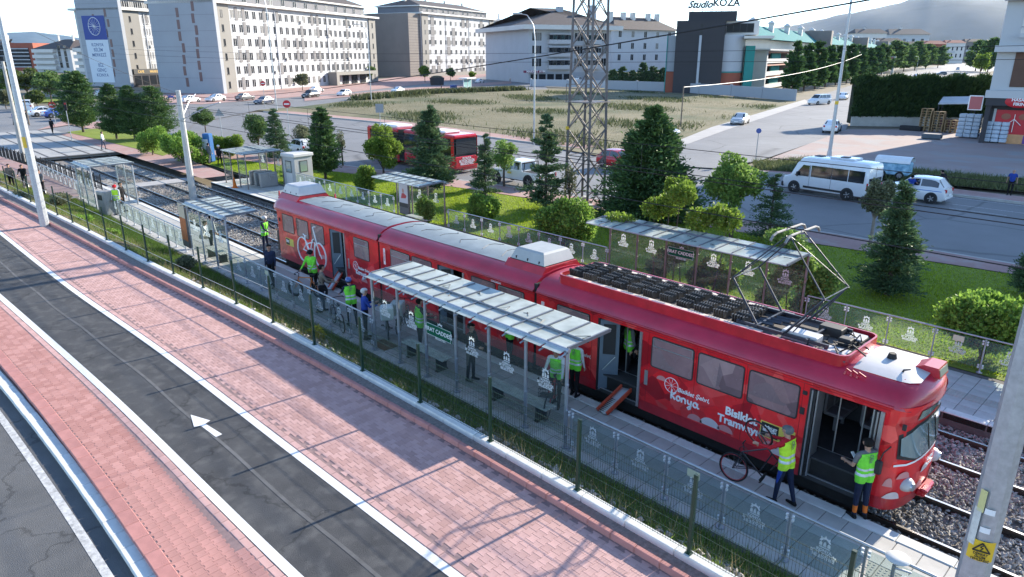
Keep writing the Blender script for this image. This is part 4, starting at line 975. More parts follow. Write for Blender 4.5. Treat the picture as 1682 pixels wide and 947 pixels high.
# municipal emblem printed on each pane: crest over three lines of words
def emblem_mesh(w=.37):
    b = MB(); Q = lambda P: b.prism([(x*w, 0, z*w) for x, z in P], (0, -.0015, 0))
    Q(arc(0, .92, .27, 10, 170, 10)+arc(0, .92, .17, 170, 10, 10))
    for a in (50, 90, 130): c, s = math.cos(rad(a)), math.sin(rad(a)); Q([(c*.30-.035, .92+s*.30-.04), (c*.30+.035, .92+s*.30-.04), (c*.30+.02, .92+s*.30+.05), (c*.30-.02, .92+s*.30+.05)])
    for x in (-.19, 0, .19): Q([(x-.075, .70), (x+.075, .70), (x+.06, .88), (x, .98 if x == 0 else .92), (x-.06, .88)])
    Q([(-.27, .60), (.27, .60), (.24, .66), (-.24, .66)])
    o = b.build('emblem', M_EMB); mes = [o]
    for s, z in (('KONYA', .46), ('BÜYÜKŞEHİR', .27), ('BELEDİYESİ', .08)):
        mes.append(text(s, .20*w*1.02, M_EMB, None, (0, 0, z*w), FA, off=.0035, ext=.001, sx=1.0))
    for q in mes[1:]: q.data.transform(Euler((rad(90), 0, 0)).to_matrix().to_4x4()); q.rotation_euler = (0, 0, 0); q.data.transform(Matrix.Translation(q.location)); q.location = (0, 0, 0)
    bm = bmesh.new()
    for q in mes: bm.from_mesh(q.data)
    me = bpy.data.meshes.new('emblem'); bm.to_mesh(me); bm.free(); me.materials.append(M_EMB)
    for q in mes: bpy.data.objects.remove(q)
    return me
EMB = emblem_mesh()
post_b = MB(); post_b.cyl((0, 0, .0), (0, 0, 1.05), .024, n=8); post_b.cyl((0, 0, 0), (0, 0, .02), .085, n=10); post_b.cyl((0, 0, .02), (0, 0, .06), .045, .026, 8)
POST = post_b.mesh('railing_post', M_GALV)
cl = MB()
for s in (-1, 1):
    for z in (.98, .90, .24, .17): cl.cbox((s*.055, -.012, z), (.045, .05, .055), .008)
CLAMP = cl.mesh('glass_clamp', M_CLAMP)
def railing(x0, x1, y, label, n, flip=1, plate=(), zs=0.):
    t = thing('glass_railing', label, 'railing', ((x0+x1)/2, y, zs), 0, 'glass railings along the platforms'); cx = (x0+x1)/2
    b = MB(); b.tube([(x0-cx, 0, 1.08), (x1-cx, 0, 1.08)], .028, 8); b.build('top_rail', M_STEEL, t, smooth=50)
    xs = np.linspace(x0, x1, n+1)-cx
    for x in xs:
        p = link('railing_post', POST, t, (x, 0, 0)); stuff(link('glass_clamp', CLAMP, p, (0, 0, 0), 0))
    for i in range(n):
        a, c = xs[i]+.05, xs[i+1]-.05; g = MB(); g.bb((a, -.005, .15), (c, .005, 1.0)); p = g.build('glass_panel', M_GLASS, t)
        e = link('emblem', EMB, p, ((a+c)/2, -.006*flip-.001, .42))
        if i in plate: q = MB(); q.bb(((a+c)/2-.17, -.011, .80), ((a+c)/2+.12, -.008, .97)); q.build('blank_plate', mat('cream_plate', (.62, .60, .42), .6), p)
    return t
railing(-9.45, 4.95, 10.95, 'glass railing running from the big shelter to the foreground beside the tram front', 11, plate=(2, 7))
railing(-28.3, -17.75, 10.95, 'glass railing between the two near shelters beside the men with bicycles', 8, plate=(2,))
railing(-46.2, -33.6, 10.95, 'glass railing beyond the second near shelter where the platform is sunlit', 10)
railing(-66.0, -51.0, 10.9, 'farthest glass railing on the near platform at the left', 12)
railing(-9.25, 5.15, 22.72, 'glass railing on the far platform right of the long shelter', 11, plate=(3,))
railing(-28.6, -17.9, 22.72, 'glass railing on the far platform between its two shelters', 8, plate=(3,))
railing(-45.4, -33.6, 22.72, 'glass railing on the far platform between the ticket booth and the small shelter', 9)
# spare end post of the near railing with the round dish lamp
t = thing('bollard_lamp', 'pale dish topped lamp on a short post at the near end of the glass railing', 'lamp', (-2.45, 10.88, 0))
b = MB(); b.cyl((0, 0, 0), (0, 0, 1.0), .03, n=8); b.tube([(0, 0, .95), (.12, 0, .98), (.25, .03, .98)], .02, 6); b.build('post', M_GALV, t)
b = MB(); b.sphere((.02, .05, 1.12), (.19, .19, .05), 16, 6); b.cyl((.02, .05, 1.0), (.02, .05, 1.1), .05, n=8); b.build('dish', mat('pale_dish', (.55, .55, .53), .5), t, smooth=60)

def shelter(label, x0, x1, yp, yf, npost, nraf, sign=None, benches=(), glassbays=None, far=False, advert=None, zt=2.48, frost=True, twin=False):
    """yp = line of posts, yf = free edge of the roof over the platform"""
    cx = (x0+x1)/2; t = thing('tram_stop_shelter', label, 'shelter', (cx, yp, 0), 0, 'glass roofed tram stop shelters')
    D = yf-yp; s = 1 if D > 0 else -1; xs = np.linspace(x0, x1, npost)-cx; hx = (x1-x0)/2; mp = M_STEELD if far else M_GALV
    fy = -1   # side of a pane that faces the camera
    for x in xs:
        b = MB(); b.cyl((x, 0, 0), (x, 0, zt-.06), .045, n=10); b.cyl((x, 0, 0), (x, 0, .03), .10, n=10)
        for z in (.35, 1.0, 1.65): b.cbox((x+.055, -.03, z), (.05, .06, .07), .01)
        b.build('post', mp, t, smooth=50)
    if twin:
        for x in xs: b = MB(); b.cyl((x, D-.1*s, 0), (x, D-.1*s, zt-.06), .045, n=10); b.build('post', mp, t, smooth=50)
    b = MB(); b.tube([(-hx-.05, 0, zt), (hx+.05, 0, zt)], .06, 10); b.build('main_beam', M_GALV, t, smooth=50)
    b = MB(); b.tube([(-hx-.02, D*.36, zt+(.055 if far else .095)), (hx+.02, D*.36, zt+(.055 if far else .095))], .03, 8); b.build('purlin', M_RAFT, t, smooth=50)
    rx = np.linspace(-hx, hx, nraf)
    for x in rx:
        b = MB(); b.beam((x, 0, zt+.045), (x, D, zt+(-.04 if far else .085)), .045, .085); b.build('rafter', M_RAFT, t)
        b = MB(); b.tube([(x, 0, zt-.02), (x, -.12*s, zt-.06), (x, -.30*s, zt-.10)], .022, 6); b.build('edge_bracket', M_GALV, t)
    for i in range(nraf-1):
        a, c = rx[i]+.006, rx[i+1]-.006; g = MB(); z0, z1 = zt+.045, zt+(-.04 if far else .085); y0, y1 = .02*s, D+.06*s
        g.prism([(a, y0, z0), (a, y1, z1), (c, y1, z1), (c, y0, z0)], (0, 0, .012)); p = g.build('roof_pane', M_RGLASS, t)
        g = MB()      # patch of grime and a stray wire on the pane
        u = R.uniform(a+.15, c-.15); w = R.uniform(.3, .75)*D
        g.tube([(u+R.uniform(-.2, .2), w+R.uniform(-.2, .2), np.interp(w/D, [0, 1], [z0, z1])+.02) for k in range(4)], .006, 4); g.build('dead_twig', M_GASK, p)
        g = MB(); g.prism([(a+.02, -.07*s, zt+.01), (a+.02, -.23*s, zt-.02), (c-.02, -.23*s, zt-.02), (c-.02, -.07*s, zt+.01)], (0, 0, .012)); g.build('edge_pane', M_RGLASS, t)
    b = MB(); b.tube([(-hx, D+.03*s, zt+(-.06 if far else .05)), (hx, D+.03*s, zt+(-.06 if far else .05))], .02, 6); b.build('edge_rail', M_GALV, t)
    for i in range(npost-1):
        if glassbays is not None and i not in glassbays: continue
        a, c = xs[i]+.07, xs[i+1]-.07; g = MB(); g.bb((a, -.005, .30), (c, .005, 2.1)); p = g.build('glass_panel', M_SGLASS, t)
        e = link('emblem', EMB, p, ((a+c)/2, -.008, 1.30)); e.scale = (1.15, 1, 1.15)
        if twin: g = MB(); g.bb((a, D-.105*s, .3), (c, D-.095*s, 2.1)); g.build('glass_panel', M_SGLASS, t)
    if sign:
        k, w = sign; a, c = xs[k]+.12, xs[k+1]-.10
        b = MB(); b.cbox(((a+c)/2, -.06, 1.58), (c-a, .03, .36), .01); q = b.build('stop_name_sign', M_SIGNG, t)
        b = MB(); b.bb((a+.02, -.078, 1.74), (c-.02, -.076, 1.75)); b.bb((a+.02, -.078, 1.41), (c-.02, -.076, 1.42)); b.bb((a+.02, -.078, 1.42), (a+.03, -.076, 1.74)); b.bb((c-.03, -.078, 1.42), (c-.02, -.076, 1.74)); b.build('sign_border', M_LETT, q)
        text(w, .17, M_LETT, q, ((a+c)/2, -.08, 1.58), FA, off=.003)
    for (ba, bc) in benches:
        y = .55*s; b = MB()
        for k in range(4): b.cbox(((ba+bc)/2-cx, y+(k-1.5)*.105, .43), (bc-ba, .085, .035), .008)
        q = b.build('bench_slat', mat('weathered_bench_slat', (.55, .54, .48), .8, 0, .2, 6), t)
        b = MB()
        for u in (.15, .85): x = ba+(bc-ba)*u-cx; b.bb((x-.03, y-.18, .02), (x+.03, y+.18, .41)); b.bb((x-.06, y-.2, 0), (x+.06, y+.2, .03))
        b.build('bench_leg', M_DARK, t)
    if advert:
        ax, aw, kind = advert; ax -= cx
        if kind == 'brick':
            b = MB(); b.cbox((ax, .0, 1.35), (aw, .10, 2.1), .02); q = b.build('advert_panel', mat('advert_frame', (.10, .10, .10), .5), t)
            b = MB(); b.bb((ax-aw/2+.03, -.056, 1.70), (ax+aw/2-.03, -.052, 2.36)); b.build('advert_sheet', mat('poster_beige', (.55, .45, .33), .6, 0, .08, 3), q)
            b = MB(); b.bb((ax-aw/2+.03, -.056, .62), (ax+aw/2-.03, -.052, 1.69)); b.build('advert_sheet', mat('poster_brick_orange', (.46, .13, .04), .6, 0, .2, 7), q)
        else:
            b = MB(); b.cbox((ax, .0, 1.2), (aw, .12, 2.0), .02); q = b.build('advert_panel', mat('advert_frame', (.10, .10, .10), .5), t)
            b = MB(); b.bb((ax-aw/2+.06, -.066, .62), (ax+aw/2-.06, -.062, 2.12)); b.build('advert_sheet', mat('poster_grey_white', (.50, .50, .52), .5, 0, .05, 2), q)
            b = MB(); b.sphere((ax-.02, -.066, 1.55), (.10, .004, .13), 12, 8); b.build('printed_head', mat('print_skin', (.42, .25, .2), .6), q)
            b = MB(); b.prism([(ax-.25, -.067, 1.1), (ax+.22, -.067, 1.15), (ax+.30, -.067, 1.3), (ax+.05, -.067, 1.42), (ax-.15, -.067, 1.40)], (0, -.003, 0)); b.build('printed_shirt', mat('print_red', (.42, .05, .05), .6), q)
            b = MB(); b.bb((ax-aw/2+.06, -.067, .62), (ax+aw/2-.06, -.0665, .86)); b.build('printed_band', M_BLKV, q)
    return t
shelter('long pale glass roofed shelter in the centre foreground, green name sign on it', -17.62, -9.62, 10.95, 12.45, 7, 14, sign=(2, 'FIRAT CADDESİ'), benches=((-16.75, -14.7), (-12.9, -10.6)))
shelter('small striped roof shelter left of the tram with an orange advert at its end', -32.7, -28.45, 10.95, 12.35, 4, 8, advert=(-33.35, .82, 'brick'), benches=((-32.2, -30.4),))
shelter('glass box shelter with posts on both sides at the far left of the near platform', -50.5, -47.0, 10.62, 13.0, 3, 6, twin=True, zt=2.5)
shelter('long far platform shelter with a creeper growing over its roof', -17.75, -9.4, 22.7, 21.15, 7, 14, sign=(2, 'FIRAT CADDESİ'), benches=((-16.9, -14.8), (-12.6, -10.6)), far=True)
shelter('short shelter on the far platform with a poster of a man in red', -33.2, -28.85, 22.7, 21.1, 4, 8, far=True, advert=(-32.5, .95, 'man'), benches=((-31.4, -29.5),))
sA = shelter('turnstile shelter at the left end of the far platform next to the ticket booth', -50.9, -47.2, 22.7, 19.95, 4, 7, far=True, twin=True, glassbays=(0, 2), zt=2.42)
for i, x in enumerate((-48.9, -48.1, -47.3)):
    t = thing('turnstile', ('leftmost', 'middle', 'rightmost')[i]+' grey steel turnstile cabinet under the far left shelter', 'turnstile', (x, 21.6, 0), 0, 'turnstiles under the entrance shelter')
    b = MB(); b.cbox((0, 0, .5), (.28, 1.3, 1.0), .05); b.build('cabinet', mat('turnstile_steel', (.33, .32, .31), .5, .3, .1, 4), t)
    b = MB()
    for k in range(3): a = 2*math.pi*k/3; b.tube([(.14, 0, .8), (.55, .25*math.cos(a), .8+.25*math.sin(a))], .018, 6)
    b.build('turnstile_arm', M_ALU, t)
# ticket booth
t = thing('ticket_booth', 'grey square ticket booth with small windows on the far platform', 'booth', (-46.1, 23.3, 0), rad(8))
b = MB(); b.cbox((0, 0, 1.05), (1.35, 1.5, 2.1), .03); w = b.build('booth_wall', mat('booth_grey', (.36, .37, .37), .6, 0, .06, 2), t)
b = MB(); b.cbox((0, 0, 2.22), (1.55, 1.7, .26), .06); b.build('roof', mat('booth_roof', (.52, .52, .51), .6), t)
for x, y, rz in ((0, -.755, 0), (-.68, -.1, rad(-90)), (.68, 0, rad(90))):
    o = MB(); o.bb((-.33, -.012, 1.05), (.33, .012, 1.85)); f = o.build('window', M_GASK, t, (x, y, 0), rz)
    o = MB(); o.bb((-.28, -.016, 1.1), (.28, -.013, 1.8)); o.build('pane', M_WSH, f)
b = MB(); b.bb((-.34, -.757, .1), (.34, -.752, 1.0)); b.build('door_panel', mat('booth_roof', (.5, .5, .5)), t)
b = MB(); b.cbox((-.95, -.1, 1.0), (.5, .7, .06), .01); b.bb((-1.15, -.4, 0), (-.75, .2, .97)); b.build('counter', M_WHITE, t)

# --- green fence on the footing
fs = thing('mesh_fence', 'tall dark green wire mesh fence standing on the white footing beside the pink pavement', 'fence', (-14.33, 8.5, 1.19))
fo = np.array([-14.33, 8.5, 1.19]); FX = -4.78-2.39*np.arange(-3, 23); fyv = np.interp(FX, Q_foot[:, 0], Q_foot[:, 1])
pm = MB(); pm.box((0, 0, .71), (.055, .055, 1.44)); pm.cbox((0, 0, 1.45), (.062, .062, .03), .006); pm.box((0, 0, .01), (.11, .10, .02)); pmesh = pm.mesh('fence_post', M_GREEN)
def wires(L, full):
    b = MB(); n = int(L/.05)
    if full:
        for k in range(1, n): x = L*k/n; b.beam((x, 0, .03), (x, 0, 1.2), .0045, .0045)
        for z in (.05, .25, .45, .65, .85, 1.05, 1.18): b.beam((0, -.005, z), (L, -.005, z), .0055, .0055)
    else:
        for z in (.42, 1.05): b.beam((0, 0, z), (L, 0, z), .011, .011)
    return b.mesh('mesh_panel' if full else 'line_wire', M_GREEN if full else mat('bare_wire', (.45, .47, .45), .5, .5))
WF, WL = wires(2.39, True), wires(2.39, False)
for i, (x, y) in enumerate(zip(FX, fyv)):
    link('fence_post', pmesh, fs, np.array([x, y, 1.19])-fo)
    if i+1 < len(FX):
        a = math.atan2(fyv[i]-fyv[i+1], FX[i]-FX[i+1]); p = np.array([FX[i+1], fyv[i+1], 1.19])-fo
        L = math.hypot(FX[i]-FX[i+1], fyv[i]-fyv[i+1])
        o = link('mesh_panel' if x > -17 else 'line_wire', WF if x > -17 else WL, fs, p, a); o.scale.x = L/2.39
# black railing along the track at the far left
t = thing('black_fence', 'low black metal fence beside the track at the far left edge', 'fence', (-66, 12.3, 0)); 
for k in range(22):
    x = -53.5-1.15*k; y = 12.6-(x+53.5)*-.075; b = MB(); b.bb((x+66-.03, y-12.33, 0), (x+66+.03, y-12.27, 1.15)); b.build('fence_post', M_DARK, t)
    b = MB()
    for j in range(8): u = x-1.15*(j+.5)/8; b.bb((u+66-.008, y-12.31, .15), (u+66+.008, y-12.29, 1.0))
    for z in (.15, 1.0): b.beam((x+66, y-12.3, z), (x+66-1.15, y-12.3-.086, z), .035, .035)
    b.build('fence_panel', M_DARK, t)

# --- poles and wires
def pole(name, label, cat, base, h, r0, r1, m, n=8, group=None):
    t = thing(name, label, cat, base, 0, group); b = MB(); b.cyl((0, 0, 0), (0, 0, h), r0, r1, n); b.build('shaft', m, t, smooth=30 if n > 6 else 0); return t
M_ZINC = mat('spangled_zinc', (.46, .48, .50), .48, .6, .16, 14, .1, 60)
t = pole('catenary_pole', 'thick galvanised octagonal pole in the right foreground with a yellow danger sticker', 'pole', (-.93, 7.1, 1.05), 11, .155, .085, M_ZINC, 8)
b = MB(); b.cyl((0, 0, 0), (0, 0, .03), .28, n=12); b.build('base_plate', M_ZINC, t)
def on_pole(z0, z1, w, m, name, yaw, par, e=.006, r=.135):
    b = MB(); n = 7; A = [(r*math.cos(a)+e*math.cos(a), r*math.sin(a)+e*math.sin(a)) for a in np.linspace(yaw-w/r/2, yaw+w/r/2, n)]
    b.loft([[(x, y, z0) for x, y in A], [(x, y, z1) for x, y in A]], caps=False, closed=False); o = b.build(name, m, par, smooth=80)
    return o
# (angles measured about the pole; the lens is at -97 degrees from the base)
yaw = math.atan2(-7.1, .93)
st = on_pole(3.21, 3.43, .22, mat('danger_yellow', (.78, .50, .03), .5), 'danger_sticker', yaw+.12, t)
def pole_text(s, size, z, dy, m, par): 
    a = yaw+.12+dy; return text(s, size, m, par, (.150*math.cos(a), .150*math.sin(a), z), (rad(90), 0, a+math.pi/2), off=.001, ext=.0008)
b = MB(); a = yaw+.12; c = np.array([math.cos(a), math.sin(a), 0])*.148; u = np.array([-math.sin(a), math.cos(a), 0])
T_ = [c+u*-.07+np.array([0, 0, 3.325]), c+u*.07+np.array([0, 0, 3.325]), c+np.array([0, 0, 3.415])]
for i in range(3): b.beam(T_[i], T_[(i+1) % 3], .012, .006, up=tuple(c))
b.tube([c+u*.01+np.array([0, 0, 3.395]), c-u*.012+np.array([0, 0, 3.365]), c+u*.012+np.array([0, 0, 3.362]), c-u*.006+np.array([0, 0, 3.338])], .006, 4)
b.build('warning_symbol', M_BLKV, st)
for s, z in (('DİKKAT', 3.295), ('ÖLÜM', 3.263), ('TEHLİKESİ', 3.232)): pole_text(s, .032, z, 0, M_BLKV, st)
on_pole(3.36, 3.75, .07, mat('torn_label', (.60, .60, .55), .7, 0, .2, 20), 'old_label', yaw-.62, t, r=.137); on_pole(3.72, 3.95, .06, mat('faded_yellow_label', (.62, .58, .25), .7), 'old_label', yaw-.5, t, r=.137)
on_pole(3.52, 3.58, .08, M_LETT, 'old_label', yaw+.05, t, r=.137); on_pole(3.72, 3.78, .08, M_LETT, 'old_label', yaw+.08, t, r=.137)
t = pole('catenary_pole', 'tall pale octagonal pole on the pink pavement at the left edge', 'pole', (-39.1, 6.5, 1.05), 12, .20, .10, M_ZINC); on_pole(3.7, 4.2, .2, mat('danger_yellow', (.7, .5, .03)), 'danger_sticker', yaw+.5, t, r=.175)
pole('catenary_pole', 'thinner pale concrete pole behind the leftmost pole near the crossing', 'pole', tuple(at(40, 265)), 8.3, .2, .12, M_CONC)
t = pole('catenary_pole', 'stout concrete pole between the tracks beyond the rear of the tram', 'pole', (-47.6, 16.45, -.3), 7.0, .24, .15, mat('pole_concrete', (.50, .49, .46), .85, 0, .12, 2), 10)
b = MB(); b.cyl((0, 0, 5.2), (0, 0, 5.3), .21, n=10); b.tube([(0, 0, 5.3), (-1.2, 1.0, 6.2), (-2.6, 2.0, 6.6)], .035, 6); b.tube([(0, 0, 5.2), (1.3, 1.2, 6.0), (2.4, 1.6, 6.3)], .035, 6); b.build('bracket_arm', M_STEEL, t)
tp = thing('lamp_post', 'tall tapered grey lamp post beside the side road, right of the minivan', 'lamp post', tuple(at(1362, 256)))
b = MB(); b.cyl((0, 0, 0), (0, 0, 17), .17, .07, 10); b.cyl((0, 0, 0), (0, 0, .5), .24, .2, 10); b.build('shaft', M_ZINC, tp, smooth=40)
b = MB(); b.cyl((0, 0, 4.6), (0, 0, 4.9), .155, n=10); b.build('yellow_band', mat('danger_yellow', (.7, .5, .03)), tp)
def lamp(px, py, h, arm, label, r=.10):
    t = thing('lamp_post', label, 'lamp post', tuple(at(px, py)), 0, 'street lamps along the boulevard'); b = MB()
    d = np.array([-.72, -.69, 0])*arm
    b.tube([(0, 0, 0), (0, 0, h*.82), tuple(d*.12+np.array([0, 0, h*.93])), tuple(d*.5+np.array([0, 0, h])), tuple(d+np.array([0, 0, h*1.01]))], [r, r*.7, r*.6, r*.5, r*.4], 8); b.build('shaft', M_STEEL, t, smooth=50)
    b = MB(); b.cbox(tuple(d*1.1+np.array([0, 0, h*1.01])), (.9, .4, .16), .05, math.atan2(d[1], d[0])); b.build('lamp_head', M_STEEL, t); return t
lamp(877, 238, 12.5, 1.6, 'curved grey lamp post at the edge of the dry lot')
lamp(455, 181, 19, 2., 'tall lamp post on the boulevard in front of the long apartment block')
lamp(610, 164, 14.5, 2., 'slim lamp post right of the small white hatchback on the boulevard')
lamp(840, 130, 13, 1.5, 'distant lamp post in front of the cream apartment house')
lamp(1250, 120, 4, .2, 'short post by the teal apartments', .08)
for i, (px, py, h) in enumerate(((1505, 118, 8), (1545, 100, 9), (1595, 110, 9))):
    lamp(px, py, h, 1.5, ('lamp post behind the clipped hedge', 'lamp post at the crest of the side road', 'lamp post right of the white van at the crest')[i])
# lattice tower
tw = thing('lattice_tower', 'tall rusty grey lattice tower of steel angles on the lawn', 'tower', (-27.6, 32.6, 0), rad(2))
M_LAT = mat('weathered_angle_steel', (.17, .155, .15), .6, .4, .25, 2)
def leg(k, z): r = 1.22-.021*z; a = rad(46.2+90*k); return np.array([r*math.cos(a), r*math.sin(a), z])
for k in range(4):
    b = MB(); b.beam(leg(k, 0), leg(k, 26), .13, .13, up=(math.cos(rad(46.2+90*k)), math.sin(rad(46.2+90*k)), 0)); b.build('leg', M_LAT, tw)
zz = [0]
while zz[-1] < 25: zz.append(zz[-1]+1.55)
for k in range(4):
    for i in range(len(zz)-1):
        b = MB(); b.beam(leg(k, zz[i]), leg(k+1, zz[i+1]), .055, .055); b.beam(leg(k+1, zz[i]), leg(k, zz[i+1]), .055, .055)
        if i % 2 == 0: b.beam(leg(k, zz[i]), leg(k+1, zz[i]), .05, .05)
        b.build('brace', M_LAT, tw)
for k in range(4): b = MB(); p = leg(k, 0); b.box((p[0], p[1], .15), (.6, .6, .4), rad(46)); b.build('footing', M_CONC, tw)
b = MB(); b.box((0, 0, 6.2), (1.9, 1.9, .06), rad(1.2)); b.tube([(-.9, -.9, 6.2), (-.9, -.9, 7.2), (.9, -.9, 7.2), (.9, -.9, 6.2)], .025, 5); b.build('platform', M_LAT, tw)
b = MB(); p = leg(2, 3.0); b.cbox((p[0], p[1], 4.7), (.2, .2, .2), .03); b.build('yellow_marker', mat('danger_yellow', (.7, .5, .03)), tw)
# overhead wires (a sag between supports)
def wire(P, Q, r, label, sag=.3, cat='wire', m=M_BLACK, n=14, name='overhead_wire'):
    P, Q = np.array(P, float), np.array(Q, float); c = (P+Q)/2; b = MB()
    b.tube([P+(Q-P)*u-c-np.array([0, 0, 4*sag*u*(1-u)]) for u in np.linspace(0, 1, n)], r, 5)
    return tag(b.build(name, m, None, tuple(c)), label, cat, 'overhead wires')
wire((-130, 14.6, 5.25), (30, 14.6, 5.25), .012, 'contact wire above the track on which the tram stands', 0)
wire((-130, 18.0, 5.35), (30, 18.0, 5.35), .012, 'contact wire above the empty far track', 0)
wire((-130, 14.6, 6.1), (30, 14.6, 6.1), .010, 'carrying wire above the near contact wire', 0)
wire((-130, 18.0, 6.2), (30, 18.0, 6.2), .010, 'carrying wire above the far contact wire', 0)
for i, x in enumerate((-41, -34, -27, -20, -13, 1)):
    for j, (y, z0) in enumerate(((14.6, 5.25), (18.0, 5.35))): wire((x, y, z0), (x, y, z0+.85), .008, 'short dropper wire, '+('farthest', 'second', 'third', 'fourth', 'fifth', 'nearest')[i]+' one, over the '+('near', 'far')[j]+' track', 0, n=2)['group'] = 'dropper wires'
wire((-47.6, 16.45, 6.3), (-.9, 7.1, 9.5), .009, 'thin span wire from the concrete pole to the foreground pole', .4)
wire((-47.6, 16.45, 6.5), (-39.1, 6.5, 10.5), .009, 'thin span wire from the concrete pole to the left pavement pole', .2)
wire((-39.1, 6.5, 9.2), tuple(at(40, 265)+np.array([0, 0, 7.5])), .010, 'thin cable between the two left poles', .3)
wire((-110, 30, 9), (20, 42, 9.2), .012, 'power line along the lawn edge, nearest of the pair', .8); wire((-110, 31.2, 9.6), (20, 43.2, 9.8), .012, 'power line along the lawn edge, farther of the pair', .8)
wire((-.93, 7.1, 8), (8, 24, 5.3), .009, 'span wire from the foreground pole across the tracks', .1)
# ============================================================ VEHICLES
def paint(name, col, rough=.25): return mat(name, col, rough, 0, .04, 1.5, coat=.7)
PW, PS, PG, PB, PR, PK, PBL = paint('white_car_paint', (.74, .75, .76)), paint('silver_car_paint', (.42, .43, .44)), paint('grey_car_paint', (.10, .105, .11)), paint('dark_blue_car_paint', (.02, .035, .08)), paint('red_car_paint', (.45, .015, .02)), paint('black_car_paint', (.015, .015, .017)), paint('blue_car_paint', (.03, .07, .30))
M_CGL = mat('car_glass', (.018, .022, .026), .06, 0, .03, 1, spec=.7, coat=.6)
M_TYRE = mat('tyre', (.02, .02, .02), .85, 0, .2, 9)
M_RIM = mat('wheel_rim', (.45, .46, .47), .35, .7)
M_TAIL = mat('tail_lamp_red', (.45, .015, .012), .25); M_HEAD = mat('head_lamp_clear', (.70, .72, .74), .15, .2)
M_TRIM = mat('black_plastic_trim', (.025, .025, .027), .6)
def wheel_mesh(r, w):
    b = MB(); P = []
    for a, k in ((-.5, .86), (-.42, .97), (-.2, 1), (.2, 1), (.42, .97), (.5, .86), (.5, .6), (-.5, .6)): P.append((a*w, k*r))
    b.loft([[(q*math.cos(t), a, q*math.sin(t)) for a, q in P] for t in np.linspace(0, 2*math.pi, 19)], caps=False); return b.mesh('tyre', M_TYRE, 50)
def rim_mesh(r, w):
    b = MB(); b.cyl((0, -w*.32, 0), (0, w*.32, 0), r*.62, n=16)
    for k in range(5):
        a = 2*math.pi*k/5
        for s in (-1, 1): b.beam((0, s*w*.36, 0), (r*.56*math.cos(a), s*w*.36, r*.56*math.sin(a)), .05, .03, up=(0, 1, 0))
    for s in (-1, 1): b.cyl((0, s*w*.34, 0), (0, s*w*.42, 0), r*.14, n=8)
    return b.mesh('wheel_rim', M_RIM)
def wheels(t, xs, hw, r, w=.2):
    tm, rm_ = wheel_mesh(r, w), rim_mesh(r, w)
    for x in xs:
        for s in (-1, 1): o = link('wheel', tm, t, (x, s*(hw-w*.36), r)); link('wheel_rim', rm_, o, (0, 0, 0))
def side_strip(b, ring, s, e): pass
